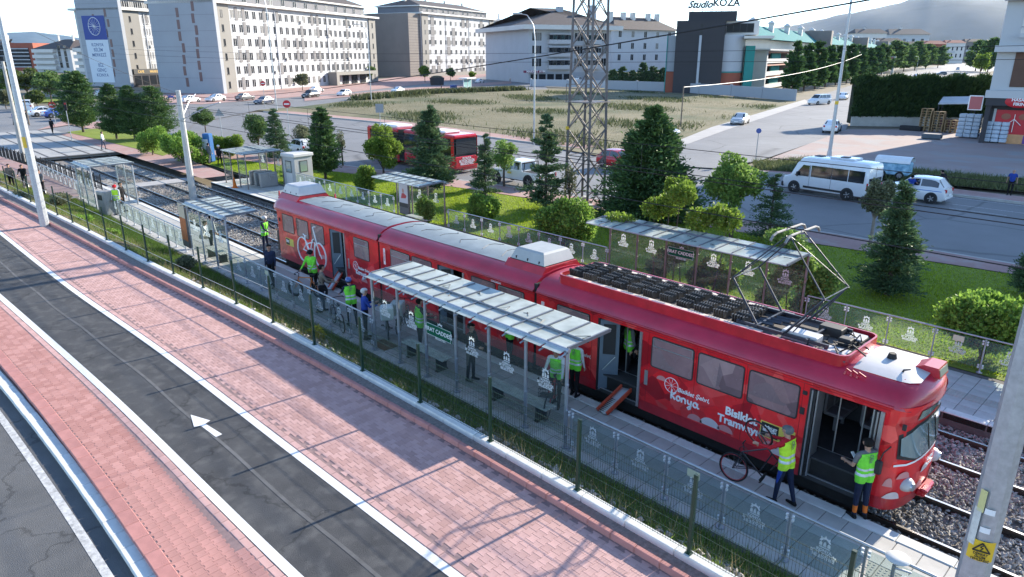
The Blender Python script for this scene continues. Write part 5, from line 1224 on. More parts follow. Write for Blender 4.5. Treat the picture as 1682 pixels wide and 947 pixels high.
def car(name, label, cat, loc, rz, pnt, L=4.2, Wd=1.72, belt=.95, roof=1.45, hood=.92, cowl=.55, wtop=.05, rtop=-1.25, rbase=-1.75, tail=.95, wheel=.31, group=None, pillars=(.0,), side_to=None):
    """x forward. cowl = windscreen foot, wtop = its head, rtop / rbase = rear glass head and foot"""
    t = thing(name, label, cat, loc, rz, group); hw = Wd/2; h = L/2
    st = [(-h, .38, tail*.62, .86), (-h+.06, .28, tail-.10, .95), (-h+.35, .22, tail, 1), (rbase, .2, max(tail, belt*.98), 1), (rtop, .2, belt, 1), (wtop, .2, belt, 1), (cowl, .2, belt*.99, 1), (h-.75, .2, hood*.94, .99), (h-.25, .22, hood*.80, .95), (h-.05, .28, hood*.66, .86), (h, .36, hood*.55, .78)]
    b = MB(); rings = []
    for x, z0, z1, k in st:
        w = hw*k; m_ = (z0+z1)/2
        rings.append([(x, -w*.90, z0), (x, -w*.98, z0+.10), (x, -w, m_), (x, -w*.985, z1-.10), (x, -w*.90, z1-.015), (x, -w*.5, z1+.012), (x, w*.5, z1+.012), (x, w*.90, z1-.015), (x, w*.985, z1-.10), (x, w, m_), (x, w*.98, z0+.10), (x, w*.90, z0)])
    b.loft([r[::-1] for r in rings]); body = b.build('body', pnt, t, smooth=40)
    gx = [(rbase-.02, belt-.02, .90), (rtop, roof-.05, .74), (rtop+.35, roof, .73), ((rtop+wtop)/2+.1, roof+.012, .73), (wtop-.25, roof-.015, .73), (wtop, roof-.06, .74), (cowl, belt-.02, .90)]
    b = MB(); rr = []
    for x, z, k in gx: w0, w1 = hw*.90, hw*k; zz = max(z, belt); rr.append([(x, -w0, belt-.03), (x, -w1, zz-.02), (x, -w1*.6, zz+.02), (x, w1*.6, zz+.02), (x, w1, zz-.02), (x, w0, belt-.03)])
    b.loft([r[::-1] for r in rr]); b.build('cabin', pnt, t, smooth=40)
    def gp(x, u, s):      # point on the side of the cabin: u 0 belt, 1 roof
        z = np.interp(x, [g[0] for g in gx], [max(g[1], belt) for g in gx]); k = np.interp(x, [g[0] for g in gx], [g[2] for g in gx])
        return (x, s*(hw*(.90+(k-.90)*u)+.006), belt-.0+(z-.04-belt)*u)
    cuts = [rbase+.16+.12, *sorted(pillars), cowl-.30]
    if side_to: cuts[0] = side_to
    for s in (-1, 1):
        for a, c in zip(cuts[:-1], cuts[1:]):
            b = MB(); xs = np.linspace(a+.035, c-.035, 5); lo_ = [gp(x, .10, s) for x in xs]; hi_ = [gp(x, .90, s) for x in xs]
            vs = lo_+hi_; fs = [(i, i+1, 6+i, 5+i) if s < 0 else (5+i, 6+i, i+1, i) for i in range(4)]; b.add(vs, fs); b.build('side_window', M_CGL, t)
    for nm, (xa, za), (xb, zb), k, sg in (('windscreen', (cowl, belt), (wtop, roof-.06), .9, 1), ('rear_window', (rbase, belt), (rtop, roof-.06), .9, -1)):
        b = MB(); f = lambda u, v: (xa+(xb-xa)*u+sg*.012, v*hw*(.90+(.74-.90)*u)*.90, za+(zb-za)*u+.012)
        P = [f(.10, -1), f(.10, 1), f(.94, 1), f(.94, -1)]; b.quad(*(P if sg > 0 else P[::-1])); b.build(nm, M_CGL, t)
    wx = (h-.82, -h+.78); wheels(t, wx, hw, wheel)
    b = MB()
    for x in wx:
        for s in (-1, 1): b.cyl((x, s*(hw-.10), wheel+.02), (x, s*(hw+.003), wheel+.02), wheel*1.17, n=18)
    b.build('wheel_arch', M_TRIM, t)
    for s in (-1, 1):
        b = MB(); b.cbox((h-.13, s*hw*.62, hood*.68), (.16, .34, .14), .03); b.build('headlight', M_HEAD, t)
        b = MB(); b.cbox((-h+.07, s*hw*.76, tail*.82), (.14, .20, .22), .03); b.build('tail_lamp', M_TAIL, t)
        b = MB(); b.cbox((cowl-.28, s*(hw+.05), belt+.06), (.12, .16, .11), .03); b.build('wing_mirror', pnt, t)
    b = MB(); b.cbox((h-.04, 0, .36), (.14, Wd*.78, .16), .04); b.cbox((-h+.03, 0, .38), (.14, Wd*.84, .16), .04); b.build('bumper', M_TRIM if pnt is PS else pnt, t)
    b = MB(); b.bb((h+.02, -.26, .40), (h+.035, .26, .51)); b.bb((-h-.045, -.26, .52), (-h-.03, .26, .63)); b.build('number_plate', M_WHITE, t)
    return t
reindex_needed = []
def repaint(t, p):
    for c in CH.get(t.name, []):
        if c.name.split('.')[0] in ('body', 'cabin', 'wing_mirror', 'bumper'):
            c.material_slots[0].link = 'OBJECT'; c.material_slots[0].material = p
HATCH = dict(L=3.95, Wd=1.68, belt=.92, roof=1.46, hood=.95, cowl=.78, wtop=.15, rtop=-1.35, rbase=-1.78, tail=.98, pillars=(-.55,))
SEDAN = dict(L=4.4, Wd=1.72, belt=.93, roof=1.42, hood=.92, cowl=.80, wtop=.10, rtop=-.95, rbase=-1.55, tail=.98, pillars=(-.40,))
SUV = dict(L=4.4, Wd=1.82, belt=1.05, roof=1.68, hood=1.08, cowl=.95, wtop=.35, rtop=-1.75, rbase=-2.02, tail=1.08, wheel=.36, pillars=(-.45, -1.2))
VAN = dict(L=4.8, Wd=1.86, belt=1.12, roof=1.86, hood=1.08, cowl=1.45, wtop=.75, rtop=-2.22, rbase=-2.34, tail=1.12, wheel=.33, pillars=(.2, -.9))
def hd(a, b): p, q = at(*a), at(*b); return math.atan2(q[1]-p[1], q[0]-p[0])
BLV = hd((450, 172), (800, 138)); AVE = hd((1300, 330), (500, 205)); SIDE = hd((1300, 240), (1500, 120))
# one of each kind, then copies
protoS = car('parked_car', 'white saloon waiting at the crossing behind the left poles', 'car', tuple(at(75, 190)), hd((40, 190), (110, 186)), PW, group='cars on the roads', **SEDAN)
protoH = car('parked_car', 'small white hatchback driving on the boulevard left of the dry lot', 'car', tuple(at(565, 157)), BLV+math.pi, PW, group='cars on the roads', **HATCH)
protoV = car('parked_car', 'black off-roader on the boulevard, left of the white hatchback', 'car', tuple(at(510, 160)), BLV+math.pi, PK, group='cars on the roads', **SUV)
protoM = car('parked_car', 'white people carrier parked at the mouth of the side road', 'van', tuple(at(1345, 171)), SIDE+math.pi-.5, PW, group='cars on the roads', **VAN)
reindex()
carlist = [
 (protoS, (98, 192), hd((40, 190), (110, 186)), PBL, 'blue and white saloon half hidden behind the leftmost tall pole'), (protoS, (118, 196), 2.6, PW, 'white car at the no entry sign on the left'),
 (protoH, (172, 158), BLV, PW, 'white car far left below the blue banner'), (protoS, (153, 188), 2.4, PW, 'white car between the conifers at the left'),
 (protoS, (312, 168), BLV, PW, 'white saloon parked at the foot of the leaning concrete pole'), (protoS, (354, 166), BLV+math.pi, PW, 'white saloon in front of the long apartment block'),
 (protoS, (403, 164), BLV, PG, 'dark grey saloon parked before the apartment block'), (protoS, (434, 170), BLV+math.pi, PB, 'dark blue saloon at the no entry sign on the boulevard'),
 (protoS, (520, 151), BLV, PW, 'white saloon parked behind the black off-roader'), (protoS, (653, 152), BLV+math.pi, PW, 'white saloon alone in the middle of the boulevard'),
 (protoS, (788, 136), BLV, PW, 'white saloon beside the glazed bus stop'), (protoV, (840, 133), BLV+.6, PS, 'distant pale off-roader by the cream apartment house'),
 (protoH, (495, 252), AVE, PW, 'white hatchback seen between the trees behind the ticket booth'), (protoH, (1018, 275), AVE+math.pi, PR, 'red car peeping from behind the big conifer'),
 (protoS, (1085, 222), AVE+math.pi, PS, 'silver car hidden behind the top of the big conifer'), (protoS, (1215, 203), SIDE+math.pi, PS, 'silver saloon parked on the edge of the dry lot'),
 (protoS, (1366, 216), SIDE, PW, 'white saloon parked in front of the clipped hedge'), (protoS, (1384, 163), SIDE+math.pi, PW, 'white saloon behind the people carrier on the side road'),
 (protoS, (1492, 130), SIDE+.3, PR, 'dark red car parked beyond the clipped hedge'), (protoS, (1504, 127), SIDE+.3, PW, 'white car parked beyond the clipped hedge next to the red one'),
 (protoS, (1519, 126), SIDE+.3, PW, 'white car parked beyond the hedge, rightmost of the parked row'), (protoV, (1546, 123), SIDE+math.pi/2+.3, PG, 'grey off-roader crossing at the top of the side road'),
 (protoM, (1573, 115), SIDE+math.pi, PW, 'white delivery van coming over the crest of the side road'), (protoM, (950, 135), BLV, PW, 'white van parked under the grey apartment house'),
 (protoM, (45, 182), 2.9, PW, 'white van at the left edge below the park trees')]
for pr, pp, rz, pn, lab in carlist:
    c = dup(pr, tuple(at(*pp)), rz, lab); reindex(); repaint(c, pn)
    if pr is protoM: c['category'] = 'van'
# small white hatchback on the avenue with a driver's door being opened
M_STRIPE = mat('blue_taxi_stripe', (.08, .22, .55), .4)
dc = at(1500, 322, -.1)
t = car('parked_car', 'white hatchback stopped behind the minibus on the avenue', 'car', (-14.5, 50.0, -.1), math.pi, PW, L=4.05, Wd=1.74, belt=1.0, roof=1.56, hood=1.02, cowl=.80, wtop=.2, rtop=-1.45, rbase=-1.86, tail=1.02, wheel=.33, pillars=(-.5,))
b = MB()
for s in (-1, 1): b.bb((-1.8, s*.873-.004, .80), (1.2, s*.873+.004, .84))
b.build('side_stripe', M_STRIPE, t)
# --- minibus
def minibus(label, loc, rz):
    t = thing('minibus', label, 'minibus', loc, rz); L, hw = 5.9, 1.0
    st = [(-2.95, .45, 2.30, .93), (-2.88, .35, 2.42, .98), (-2.5, .3, 2.47, 1), (1.2, .3, 2.47, 1), (1.65, .3, 2.38, 1), (1.95, .3, 2.05, .99), (2.32, .3, 1.28, .98), (2.62, .32, 1.08, .96), (2.88, .36, .90, .88), (2.95, .45, .75, .8)]
    b = MB(); rr = []
    for x, z0, z1, k in st:
        w = hw*k; zt = min(z1, 1.15); k2 = .86 if z1 > 1.6 else .9
        rr.append([(x, -w*.93, z0), (x, -w, z0+.12), (x, -w, zt-.05), (x, -w*(.97 if z1 > 1.6 else .95), max(zt, z1-.45)), (x, -w*k2, z1-.06), (x, -w*.6, z1), (x, w*.6, z1), (x, w*k2, z1-.06), (x, w*(.97 if z1 > 1.6 else .95), max(zt, z1-.45)), (x, w, zt-.05), (x, w, z0+.12), (x, w*.93, z0)])
    b.loft([r[::-1] for r in rr]); b.build('body', PW, t, smooth=35)
    def sw(x0, x1, z0, z1, name='side_window', cut=0):
        for s in (-1, 1):
            g = lambda x, z: (x, s*(hw*(1-.03*max(0, (z-1.1)/.95))+.006), z)
            P = [g(x0, z0), g(x1, z0), g(x1-cut, z1), g(x0, z1)]; b = MB(); b.quad(*(P if s < 0 else P[::-1])); b.build(name, M_CGL, t)
    sw(.98, 2.0, 1.18, 1.92, cut=.55)
    for x0, x1 in ((-.55, .85), (-1.65, -.59), (-2.72, -1.70)): sw(x0, x1, 1.20, 1.95)
    b = MB(); b.quad((2.33, -.86, 1.30), (2.33, .86, 1.30), (1.97, .80, 2.04), (1.97, -.80, 2.04)); b.build('windscreen', M_CGL, t)
    b = MB()
    for y0, y1 in ((-.82, -.04), (.04, .82)): b.quad((-2.965, y1, 1.2), (-2.965, y0, 1.2), (-2.925, y0, 2.05), (-2.925, y1, 2.05))
    b.build('rear_window', M_CGL, t)
    b = MB()
    for s in (-1, 1): b.bb((-1.5, s*1.002-.006, .42), (1.3, s*1.002+.006, .56))
    b.build('side_moulding', M_TRIM, t)
    wheels(t, (1.95, -1.75), hw, .36, .24); b = MB()
    for x in (1.95, -1.75):
        for s in (-1, 1): b.cyl((x, s*(hw-.12), .38), (x, s*(hw+.004), .38), .44, n=18)
    b.build('wheel_arch', M_TRIM, t)
    b = MB(); b.cbox((2.9, 0, .48), (.2, 1.86, .34), .06); b.cbox((-2.95, 0, .48), (.14, 1.9, .22), .05); b.build('bumper', M_TRIM, t)
    b = MB(); b.cbox((-.9, 0, 2.52), (1.7, 1.1, .14), .06); b.build('roof_unit', PW, t); b = MB(); b.cbox((-.9, .1, 2.60), (.5, .5, .06), .02); b.cbox((.9, 0, 2.49), (.5, .6, .06), .02); b.build('roof_hatch', M_TRIM, t)
    for s in (-1, 1):
        b = MB(); b.cbox((2.72, s*.74, .92), (.3, .3, .22), .05); b.build('headlight', M_HEAD, t); b = MB(); b.cbox((-2.93, s*.93, 1.05), (.08, .10, .40), .02); b.build('tail_lamp', M_TAIL, t)
        b = MB(); b.cbox((1.75, s*1.12, 1.30), (.12, .16, .32), .03); b.build('wing_mirror', M_TRIM, t)
    b = MB()
    for x in (.93, -.57): b.bb((x-.008, -1.006, .5), (x+.008, 1.006, 1.95))
    b.bb((-2.968, -.008, .5), (-2.96, .008, 2.2)); b.build('door_gap', M_TRIM, t); return t
minibus('white high roofed minibus stopped at the far kerb of the avenue', (-19.0, 47.6, -.1), math.pi-.10)
# --- pickup
t = thing('pickup_truck', 'white double cab pickup parked on the avenue pavement near the conifers', 'pickup', tuple(at(842, 303, 0)+np.array([0, .8, 0])), AVE+.08)
b = MB(); st = [(-2.6, .5, .98, .95), (-2.55, .42, 1.02, 1), (-.8, .42, 1.04, 1), (1.0, .42, 1.06, 1), (2.1, .45, .98, .97), (2.55, .5, .78, .88)]
b.loft([[(x, -.9*k, z0), (x, -.92*k, (z0+z1)/2), (x, -.88*k, z1), (x, .88*k, z1), (x, .92*k, (z0+z1)/2), (x, .9*k, z0)][::-1] for x, z0, z1, k in st]); b.build('body', PW, t, smooth=35)
b = MB(); gx = [(-.85, 1.04, .86), (-.70, 1.70, .72), (.45, 1.74, .72), (.95, 1.10, .84)]; b.loft([[(x, -.86, 1.03), (x, -k, z), (x, k, z), (x, .86, 1.03)][::-1] for x, z, k in gx]); b.build('cabin', PW, t, smooth=30)
for s in (-1, 1):
    for x0, x1, cut in ((-.62, -.08, 0), (-.02, .72, .28)):
        b = MB(); P = [(x0, s*.855, 1.12), (x1, s*.855, 1.12), (x1-cut, s*.745, 1.62), (x0+.02, s*.745, 1.62)]; b.quad(*(P if s < 0 else P[::-1])); b.build('side_window', M_CGL, t)
b = MB(); b.quad((-.86, .74, 1.12), (-.86, -.74, 1.12), (-.73, -.64, 1.62), (-.73, .64, 1.62)); b.build('rear_window', M_CGL, t)
b = MB(); b.bb((-2.5, -.78, 1.0), (-.92, .78, 1.045)); b.build('load_bed', M_TRIM, t)
b = MB(); b.tube([(-1.0, -.75, 1.05), (-1.05, -.7, 1.65), (-1.05, .7, 1.65), (-1.0, .75, 1.05)], .04, 6); b.build('roll_bar', M_TRIM, t)
wheels(t, (1.6, -1.55), .92, .39, .26); b = MB()
for x in (1.6, -1.55):
    for s in (-1, 1): b.cyl((x, s*.8, .42), (x, s*.925, .42), .48, n=18)
b.build('wheel_arch', M_TRIM, t); b = MB(); b.cbox((-2.62, 0, .55), (.15, 1.7, .2), .04); b.cbox((2.52, 0, .6), (.2, 1.6, .3), .05); b.build('bumper', M_TRIM, t)
b = MB(); b.bb((.05, -.928, .80), (.45, -.922, .95)); b.bb((.05, .922, .80), (.45, .928, .95)); b.build('door_badge', M_YEL, t)
for s in (-1, 1): b = MB(); b.cbox((-2.58, s*.84, .86), (.08, .12, .26), .02); b.build('tail_lamp', M_TAIL, t)
# --- articulated city bus, red
M_BUSR = paint('bus_red', (.52, .008, .02))
bp0, bp1 = at(604, 262, -.1), at(745, 287, -.1); bdir = math.atan2(bp1[1]-bp0[1], bp1[0]-bp0[0]); mid_ = (bp0+bp1)/2
t = thing('city_bus', 'red and black city bus on the avenue behind the conifers', 'bus', tuple(mid_+np.array([.1, 1.25, 0])), bdir)
LB = float(np.linalg.norm(bp1-bp0))/2; b = MB()
for x0, x1 in ((-LB, -1.3), (-.6, LB)):
    b.cbox(((x0+x1)/2, 0, .75), (x1-x0, 2.5, .95), .10); b.cbox(((x0+x1)/2, 0, 2.86), (x1-x0, 2.46, .34), .12)
b.build('body', M_BUSR, t)
b = MB()
for x0, x1 in ((-LB+.03, -1.33), (-.57, LB-.05)): b.cbox(((x0+x1)/2, 0, 1.95), (x1-x0, 2.42, 1.6), .06)
b.build('window_band', mat('bus_black_glass', (.012, .013, .015), .1, coat=.5), t)
b = MB(); b.bb((LB-.38, -1.24, .9), (LB-.06, -1.21, 2.9)); b.bb((LB-.38, 1.21, .9), (LB-.06, 1.24, 2.9)); b.bb((-LB+.1, -1.24, .9), (-LB+.5, -1.21, 2.9)); b.build('corner_pillar', M_BUSR, t)
for k, x in enumerate(np.linspace(-LB+1, LB-2.2, 8)):
    if -2.2 < x < -.4: continue
    for s in (-1, 1): b = MB(); b.bb((x-.55, s*1.218-.004, 1.45), (x+.55, s*1.218+.004, 2.5)); b.build('side_window', M_CGL, t)
b = MB(); b.bb((LB-.01, -1.05, 1.55), (LB+.02, 1.05, 2.75)); b.build('rear_window', M_CGL, t)
b = MB(); b.cbox((LB, 0, .95), (.14, 2.3, .85), .05); q = b.build('rear_panel', M_BUSR, t)
text('KONYA\nBÜYÜKŞEHİR\nBELEDİYESİ', .26, M_LETT, q, (LB+.078, 0, 1.0), (rad(90), 0, rad(90)), off=.006, line=.8)
b = MB()
for k in range(6): u = -1.25+.6*k/5; b.bb((u-.03, -1.2, .4), (u+.03, 1.2, 3.0))
b.build('bellows', M_BLACK, t)
b = MB(); b.cbox((-LB*.55, 0, 3.12), (2.6, 1.7, .26), .08); b.cbox((LB*.55, 0, 3.1), (2.2, 1.6, .2), .08); b.build('roof_unit', M_WHITE, t)
for s in (-1, 1): b = MB(); b.cbox((LB, s*1.1, .8), (.1, .16, .5), .02); b.build('tail_lamp', M_TAIL, t)
wheels(t, (-LB+2.2, -2.6, LB-2.6), 1.25, .46, .28)
# motorcycle at the left
t = thing('motor_scooter', 'blue motor scooter parked by the ground floor shops at the left', 'scooter', tuple(at(281, 163)), 1.0)
b = MB(); b.cbox((0, 0, .55), (1.1, .32, .4), .1); b.cbox((-.3, 0, .85), (.8, .28, .14), .05); b.tube([(.45, 0, .5), (.6, 0, 1.1)], .05, 6); b.beam((.58, -.35, 1.1), (.58, .35, 1.1), .04, .04); b.build('body', PBL, t); wheels(t, (.7, -.6), .12, .28, .12)
# blue market trailer behind the white hatchback
t = thing('covered_stall', 'blue and white covered trailer stall behind the minibus', 'stall', (-18.2, 57.0, .05), .1)
b = MB(); b.cbox((0, 0, .75), (2.3, 1.4, .9), .08); b.build('side_panel', mat('stall_blue_print', (.05, .28, .50), .5, 0, .3, 2, col2=(.35, .55, .65)), t)
b = MB(); r = [[(x, .8*math.cos(a), 1.2+.42*math.sin(a)) for a in np.linspace(0, math.pi, 8)] for x in (-1.2, 1.2)]; b.loft(r, caps=False, closed=False); b.build('canopy', M_WHITE, t); wheels(t, (.6, -.6), .75, .3)
# ============================================================ PEOPLE AND BICYCLES
def cloth(name, col, r=.85): return mat('cloth_'+name, col, r, 0, .16, 9, .7, 16, spec=.2)
SKIN = mat('skin_warm', (.42, .24, .17), .55, 0, .06, 12); SKIN2 = mat('skin_tan', (.34, .19, .13), .55, 0, .06, 12)
HIVIS, HIVISY = cloth('hi_vis_green', (.20, .72, .06)), cloth('hi_vis_yellow', (.55, .85, .05))
BAND = mat('reflective_band', (.62, .66, .66), .35, .2); C_NAVY, C_BLACK, C_GREY, C_WHITE = cloth('navy', (.018, .025, .055)), cloth('black', (.012, .012, .014)), cloth('grey', (.16, .16, .17)), cloth('white', (.62, .63, .64))
C_BLUE, C_RED, C_TAUPE, C_JEAN, C_PALE, C_ORG = cloth('royal_blue', (.025, .06, .30)), cloth('red', (.45, .02, .03)), cloth('taupe', (.17, .145, .12)), cloth('dark_jeans', (.035, .05, .085)), cloth('pale_trousers', (.42, .38, .31)), cloth('orange', (.75, .18, .03))
HAIRB, HAIRG, HAIRW = cloth('hair_black', (.012, .01, .009)), cloth('hair_grey', (.14, .14, .14)), cloth('hair_white', (.52, .52, .51))
HELM = mat('helmet_blue', (.05, .10, .30), .3, coat=.5); HELMW = mat('helmet_white', (.6, .6, .6), .3)
DG = None
def capsule(b, p, q, r0, r1, n=10):
    p, q = np.array(p, float), np.array(q, float); d = q-p; L = max(np.linalg.norm(d), 1e-6); d = d/L; P, Q = [], []
    for k in (-1, -.8, -.4): P.append(p+d*r0*k); Q.append(r0*math.sqrt(max(0.02, 1-k*k)))
    P += [p, q]; Q += [r0, r1]
    for k in (.4, .8, 1): P.append(q+d*r1*k); Q.append(r1*math.sqrt(max(0.02, 1-k*k)))
    b.tube(P, Q, n)
def rot_y(a): return np.array([[math.cos(a), 0, math.sin(a)], [0, 1, 0], [-math.sin(a), 0, math.cos(a)]])
def person(label, loc, rz, top=C_GREY, legs=C_NAVY, sleeve=None, skin=SKIN, hair=HAIRB, vest=None, lean=.04, leg=((.05, .05), (-.05, .05)), arm=((.1, .12, .2), (.1, .12, .2)), head=(0, .1), h=1.74, vox=.013,
           shoes=C_BLACK, helmet=None, cap=None, bag=None, cuffs=None, stripe=None, short=False, hip=None, group=None, dz=0.):
    k = h/1.74; B = []          # bones: p, q, r0, r1, region
    pel = np.array([0, 0, (.93 if hip is None else hip)])
    up = np.array([math.sin(lean), 0, math.cos(lean)]); fw = np.array([math.cos(lean), 0, -math.sin(lean)]); Yv = np.array([0, 1., 0])
    wst, chs, nek = pel+up*.18, pel+up*.40, pel+up*.54
    for s in (-1, 1):
        B.append((pel+Yv*s*.075, pel+Yv*s*.085+up*.06, .105, .10, 'legs'))
        B.append((pel+up*.06+Yv*s*.065, wst+Yv*s*.055, .105, .098, 'top')); B.append((wst+Yv*s*.055, chs+Yv*s*.085, .10, .105, 'top')); B.append((chs+Yv*s*.085, chs+up*.085+Yv*s*.12, .10, .07, 'top'))
    B.append((chs+up*.10-Yv*.14, chs+up*.10+Yv*.14, .062, .062, 'top')); B.append((chs+fw*.02, wst+fw*.02, .11, .10, 'top'))
    B.append((nek-up*.03, nek+up*.06, .055, .05, 'skin'))
    hy, hp = head; hd_ = nek+up*.155; f2 = rot_y(hp)@np.array([1, 0, 0]); u2 = rot_y(hp)@np.array([0, 0, 1.]); cz, sz = math.cos(hy), math.sin(hy)
    R2 = np.array([[cz, -sz, 0], [sz, cz, 0], [0, 0, 1]]); f2, u2, l2 = R2@f2, R2@u2, R2@Yv
    B += [(hd_-f2*.025+u2*.02, hd_+f2*.025+u2*.025, .085, .082, 'skin'), (hd_+f2*.02-u2*.06, hd_+f2*.045-u2*.07, .060, .052, 'skin'), (hd_+f2*.095+u2*.01, hd_+f2*.108-u2*.025, .010, .016, 'skin'), (hd_+f2*.086-u2*.062-l2*.018, hd_+f2*.086-u2*.062+l2*.018, .010, .010, 'skin')]
    for s in (-1, 1): B.append((hd_+l2*s*.088+u2*.015, hd_+l2*s*.09-u2*.02, .016, .013, 'skin'))
    feet = []
    for s, (a, kn) in zip((1, -1), leg):
        h0 = pel+Yv*s*.088; K = h0+np.array([math.sin(a), s*.015, -math.cos(a)])*.43; A = K+np.array([math.sin(a-kn), 0, -math.cos(a-kn)])*.42
        B += [(h0, K, .088, .060, 'legs'), (K, A+(K-A)*.08, .058, .042, 'legs'), (A, A+np.array([0, 0, -.03]), .043, .045, 'shoes'), (A+np.array([-.03, 0, -.045]), A+np.array([.16, s*.02, -.055]), .040, .032, 'shoes')]; feet.append((K, A))
    hands = []
    for s, (p, ab, e) in zip((1, -1), arm):
        S0 = chs+up*.09+Yv*s*.185; pp = p-lean*0
        U = np.array([math.sin(pp)*math.cos(ab), s*math.sin(ab), -math.cos(pp)*math.cos(ab)]); E = S0+U*.29; ab2 = ab-.25*min(1, e)
        F = np.array([math.sin(pp+e)*math.cos(ab2), s*math.sin(ab2), -math.cos(pp+e)*math.cos(ab2)]); Wr = E+F*.25
        rg = 'sleeve'
        B += [(S0, E, .052, .042, rg)]
        if short: B[-1] = (S0, S0+U*.17, .054, .05, rg); B.append((S0+U*.15, E, .042, .038, 'skin'))
        B += [(E, Wr, .040, .028, 'skin' if short else rg)]
        # hand: palm, four fingers, thumb
        side = np.cross(F, Yv*s); side = side/max(np.linalg.norm(side), 1e-6); pd = np.cross(F, side); pd /= np.linalg.norm(pd)
        pc = Wr+F*.055; B.append((Wr+F*.01, Wr+F*.075, .026, .032, 'skin'))
        for j, L in enumerate((.062, .072, .068, .052)):
            r_ = Wr+F*.09+side*(j-1.5)*.019; m_ = r_+(F*.92+pd*s*-.3)*L*.55; t_ = m_+(F*.6-pd*s*.75)*L*.45
            B += [(r_-F*.02, m_, .0105, .0095, 'skin'), (m_, t_, .0095, .008, 'skin')]
        th = Wr+F*.035+side*-.028; B += [(th, th+(F*.6-side*.8)*.035, .012, .011, 'skin'), (th+(F*.6-side*.8)*.035, th+(F*.95-side*.75)*.05, .010, .008, 'skin')]
        hands.append(Wr+F*.09)
    b = MB()
    for p, q, r0, r1, g in B: capsule(b, np.array(p)*k, np.array(q)*k, r0*k, r1*k)
    me = b.mesh('body', SKIN); o = link('body', me); md = o.modifiers.new('r', 'REMESH'); md.mode = 'VOXEL'; md.voxel_size = vox
    sm = o.modifiers.new('s', 'SMOOTH'); sm.factor = .4; sm.iterations = 2
    dg = bpy.context.evaluated_depsgraph_get(); m2 = bpy.data.meshes.new_from_object(o.evaluated_get(dg)); bpy.data.objects.remove(o); bpy.data.meshes.remove(me); m2.name = 'body'
    n = len(m2.vertices); V = np.empty(n*3, np.float32); m2.vertices.foreach_get('co', V); V = V.reshape(-1, 3)
    nf = len(m2.polygons); C = np.empty(nf*3, np.float32); m2.polygons.foreach_get('center', C); C = C.reshape(-1, 3)
    best = np.full(nf, 1e9); reg = np.zeros(nf, int); names = ['skin', 'top', 'legs', 'shoes', 'sleeve']
    for p, q, r0, r1, g in B:
        p, q = np.array(p)*k, np.array(q)*k; d = q-p; t = np.clip(((C-p)@d)/max(d@d, 1e-9), 0, 1); dist = np.linalg.norm(C-(p+t[:, None]*d), axis=1)-(r0+(r1-r0)*t)*k
        w = dist < best-1e-4; best[w] = dist[w]; reg[w] = names.index(g)
    for m in (skin, top, legs, shoes, sleeve or top): m2.materials.append(m) if len(m2.materials) >= 1 and m2.materials[0] != SKIN else None
    m2.materials.clear()
    for m in (skin, top, legs, shoes, sleeve or top, cuffs or legs, stripe or legs): m2.materials.append(m)
    rg2 = reg.copy(); zz = C[:, 2]
    if cuffs: rg2[(reg == 2) & (zz > .14*k) & (zz < .30*k)] = 5
    if stripe: rg2[(reg == 2) & (abs(C[:, 1]) > .150*k)] = 6
    m2.polygons.foreach_set('material_index', rg2.astype(np.int32)); m2.polygons.foreach_set('use_smooth', np.ones(nf, bool)); m2.update()
    t = thing('person', label, 'person', loc, rz, group); low = V[:, 2].min()
    off = (0, 0, -low+dz if hip is None else dz)
    body = link('body', m2, t, off)
    N_ = np.empty(n*3, np.float32); m2.vertices.foreach_get('normal', N_) if hasattr(m2.vertices[0], 'normal') else None; N_ = N_.reshape(-1, 3)
    LT = np.empty(nf, np.int32); m2.polygons.foreach_get('loop_total', LT); LS = np.empty(nf, np.int32); m2.polygons.foreach_get('loop_start', LS); LV = np.empty(len(m2.loops), np.int32); m2.loops.foreach_get('vertex_index', LV)
    def shell(sel, d, name, mats, mi=None):
        ids = np.nonzero(sel & (LT == 4))[0]
        if len(ids) == 0: return
        F = np.stack([LV[LS[ids]+j] for j in range(4)], 1); u, inv = np.unique(F, return_inverse=True)
        return link(name, npmesh(name, V[u]+N_[u]*d, inv.reshape(-1, 4), mats, None if mi is None else mi[ids], True), body)
    ax = (C-pel*k)@up/k
    if vest:
        sel = (((reg == 1) | (reg == 2)) & (ax > -.10) & (ax < .515)); mi = np.zeros(nf, int); mi[(ax > .06) & (ax < .11)] = 1; mi[(ax > .17) & (ax < .22)] = 1
        shell(sel, .017*k, 'vest', [vest, BAND], mi)
        q = MB()
        for i_ in range(3): q.box((0, (i_-1)*.012, -.035*i_), (.004, .10-.02*i_, .014))
        q.tube([(0, .035*math.cos(a), .055+.035*math.sin(a)) for a in np.linspace(0, 6.28, 11)[:-1]], .007, 4, closed=True)
        pr = q.build('vest_print', C_GREY, body); p_ = (chs-fw*.128+up*.03)*k; pr.location = p_; pr.rotation_euler.y = lean
    hz = (C-hd_*k)@u2/k; hf = (C-hd_*k)@f2/k; hr = np.linalg.norm(C-hd_*k, axis=1)/k
    if hair: shell((hr < .17) & (reg == 0) & ((hz > .055) | ((hf < -.005) & (hz > -.05))) & (hz > -.06+.0*hf), .012*k, 'hair', hair)
    if helmet or cap:
        q = MB(); c = (hd_+u2*.035)*k
        q.sphere((0, 0, 0), (.135*k, .112*k, .10*k), 14, 8); hm = q.build('helmet' if helmet else 'cap', helmet or cap, body, tuple(c), hy, smooth=60)
        if cap: q = MB(); q.cbox((.13*k, 0, -.015), (.12, .14, .015), .006); q.build('cap_peak', cap, body, tuple(c), hy)
    if vox < .016:
        for s in (-1, 1): q = MB(); q.sphere((0, 0, 0), .011*k, 8, 5); q.build('eye', HAIRB, body, tuple((hd_+f2*.098+l2*s*.032+u2*.022)*k))
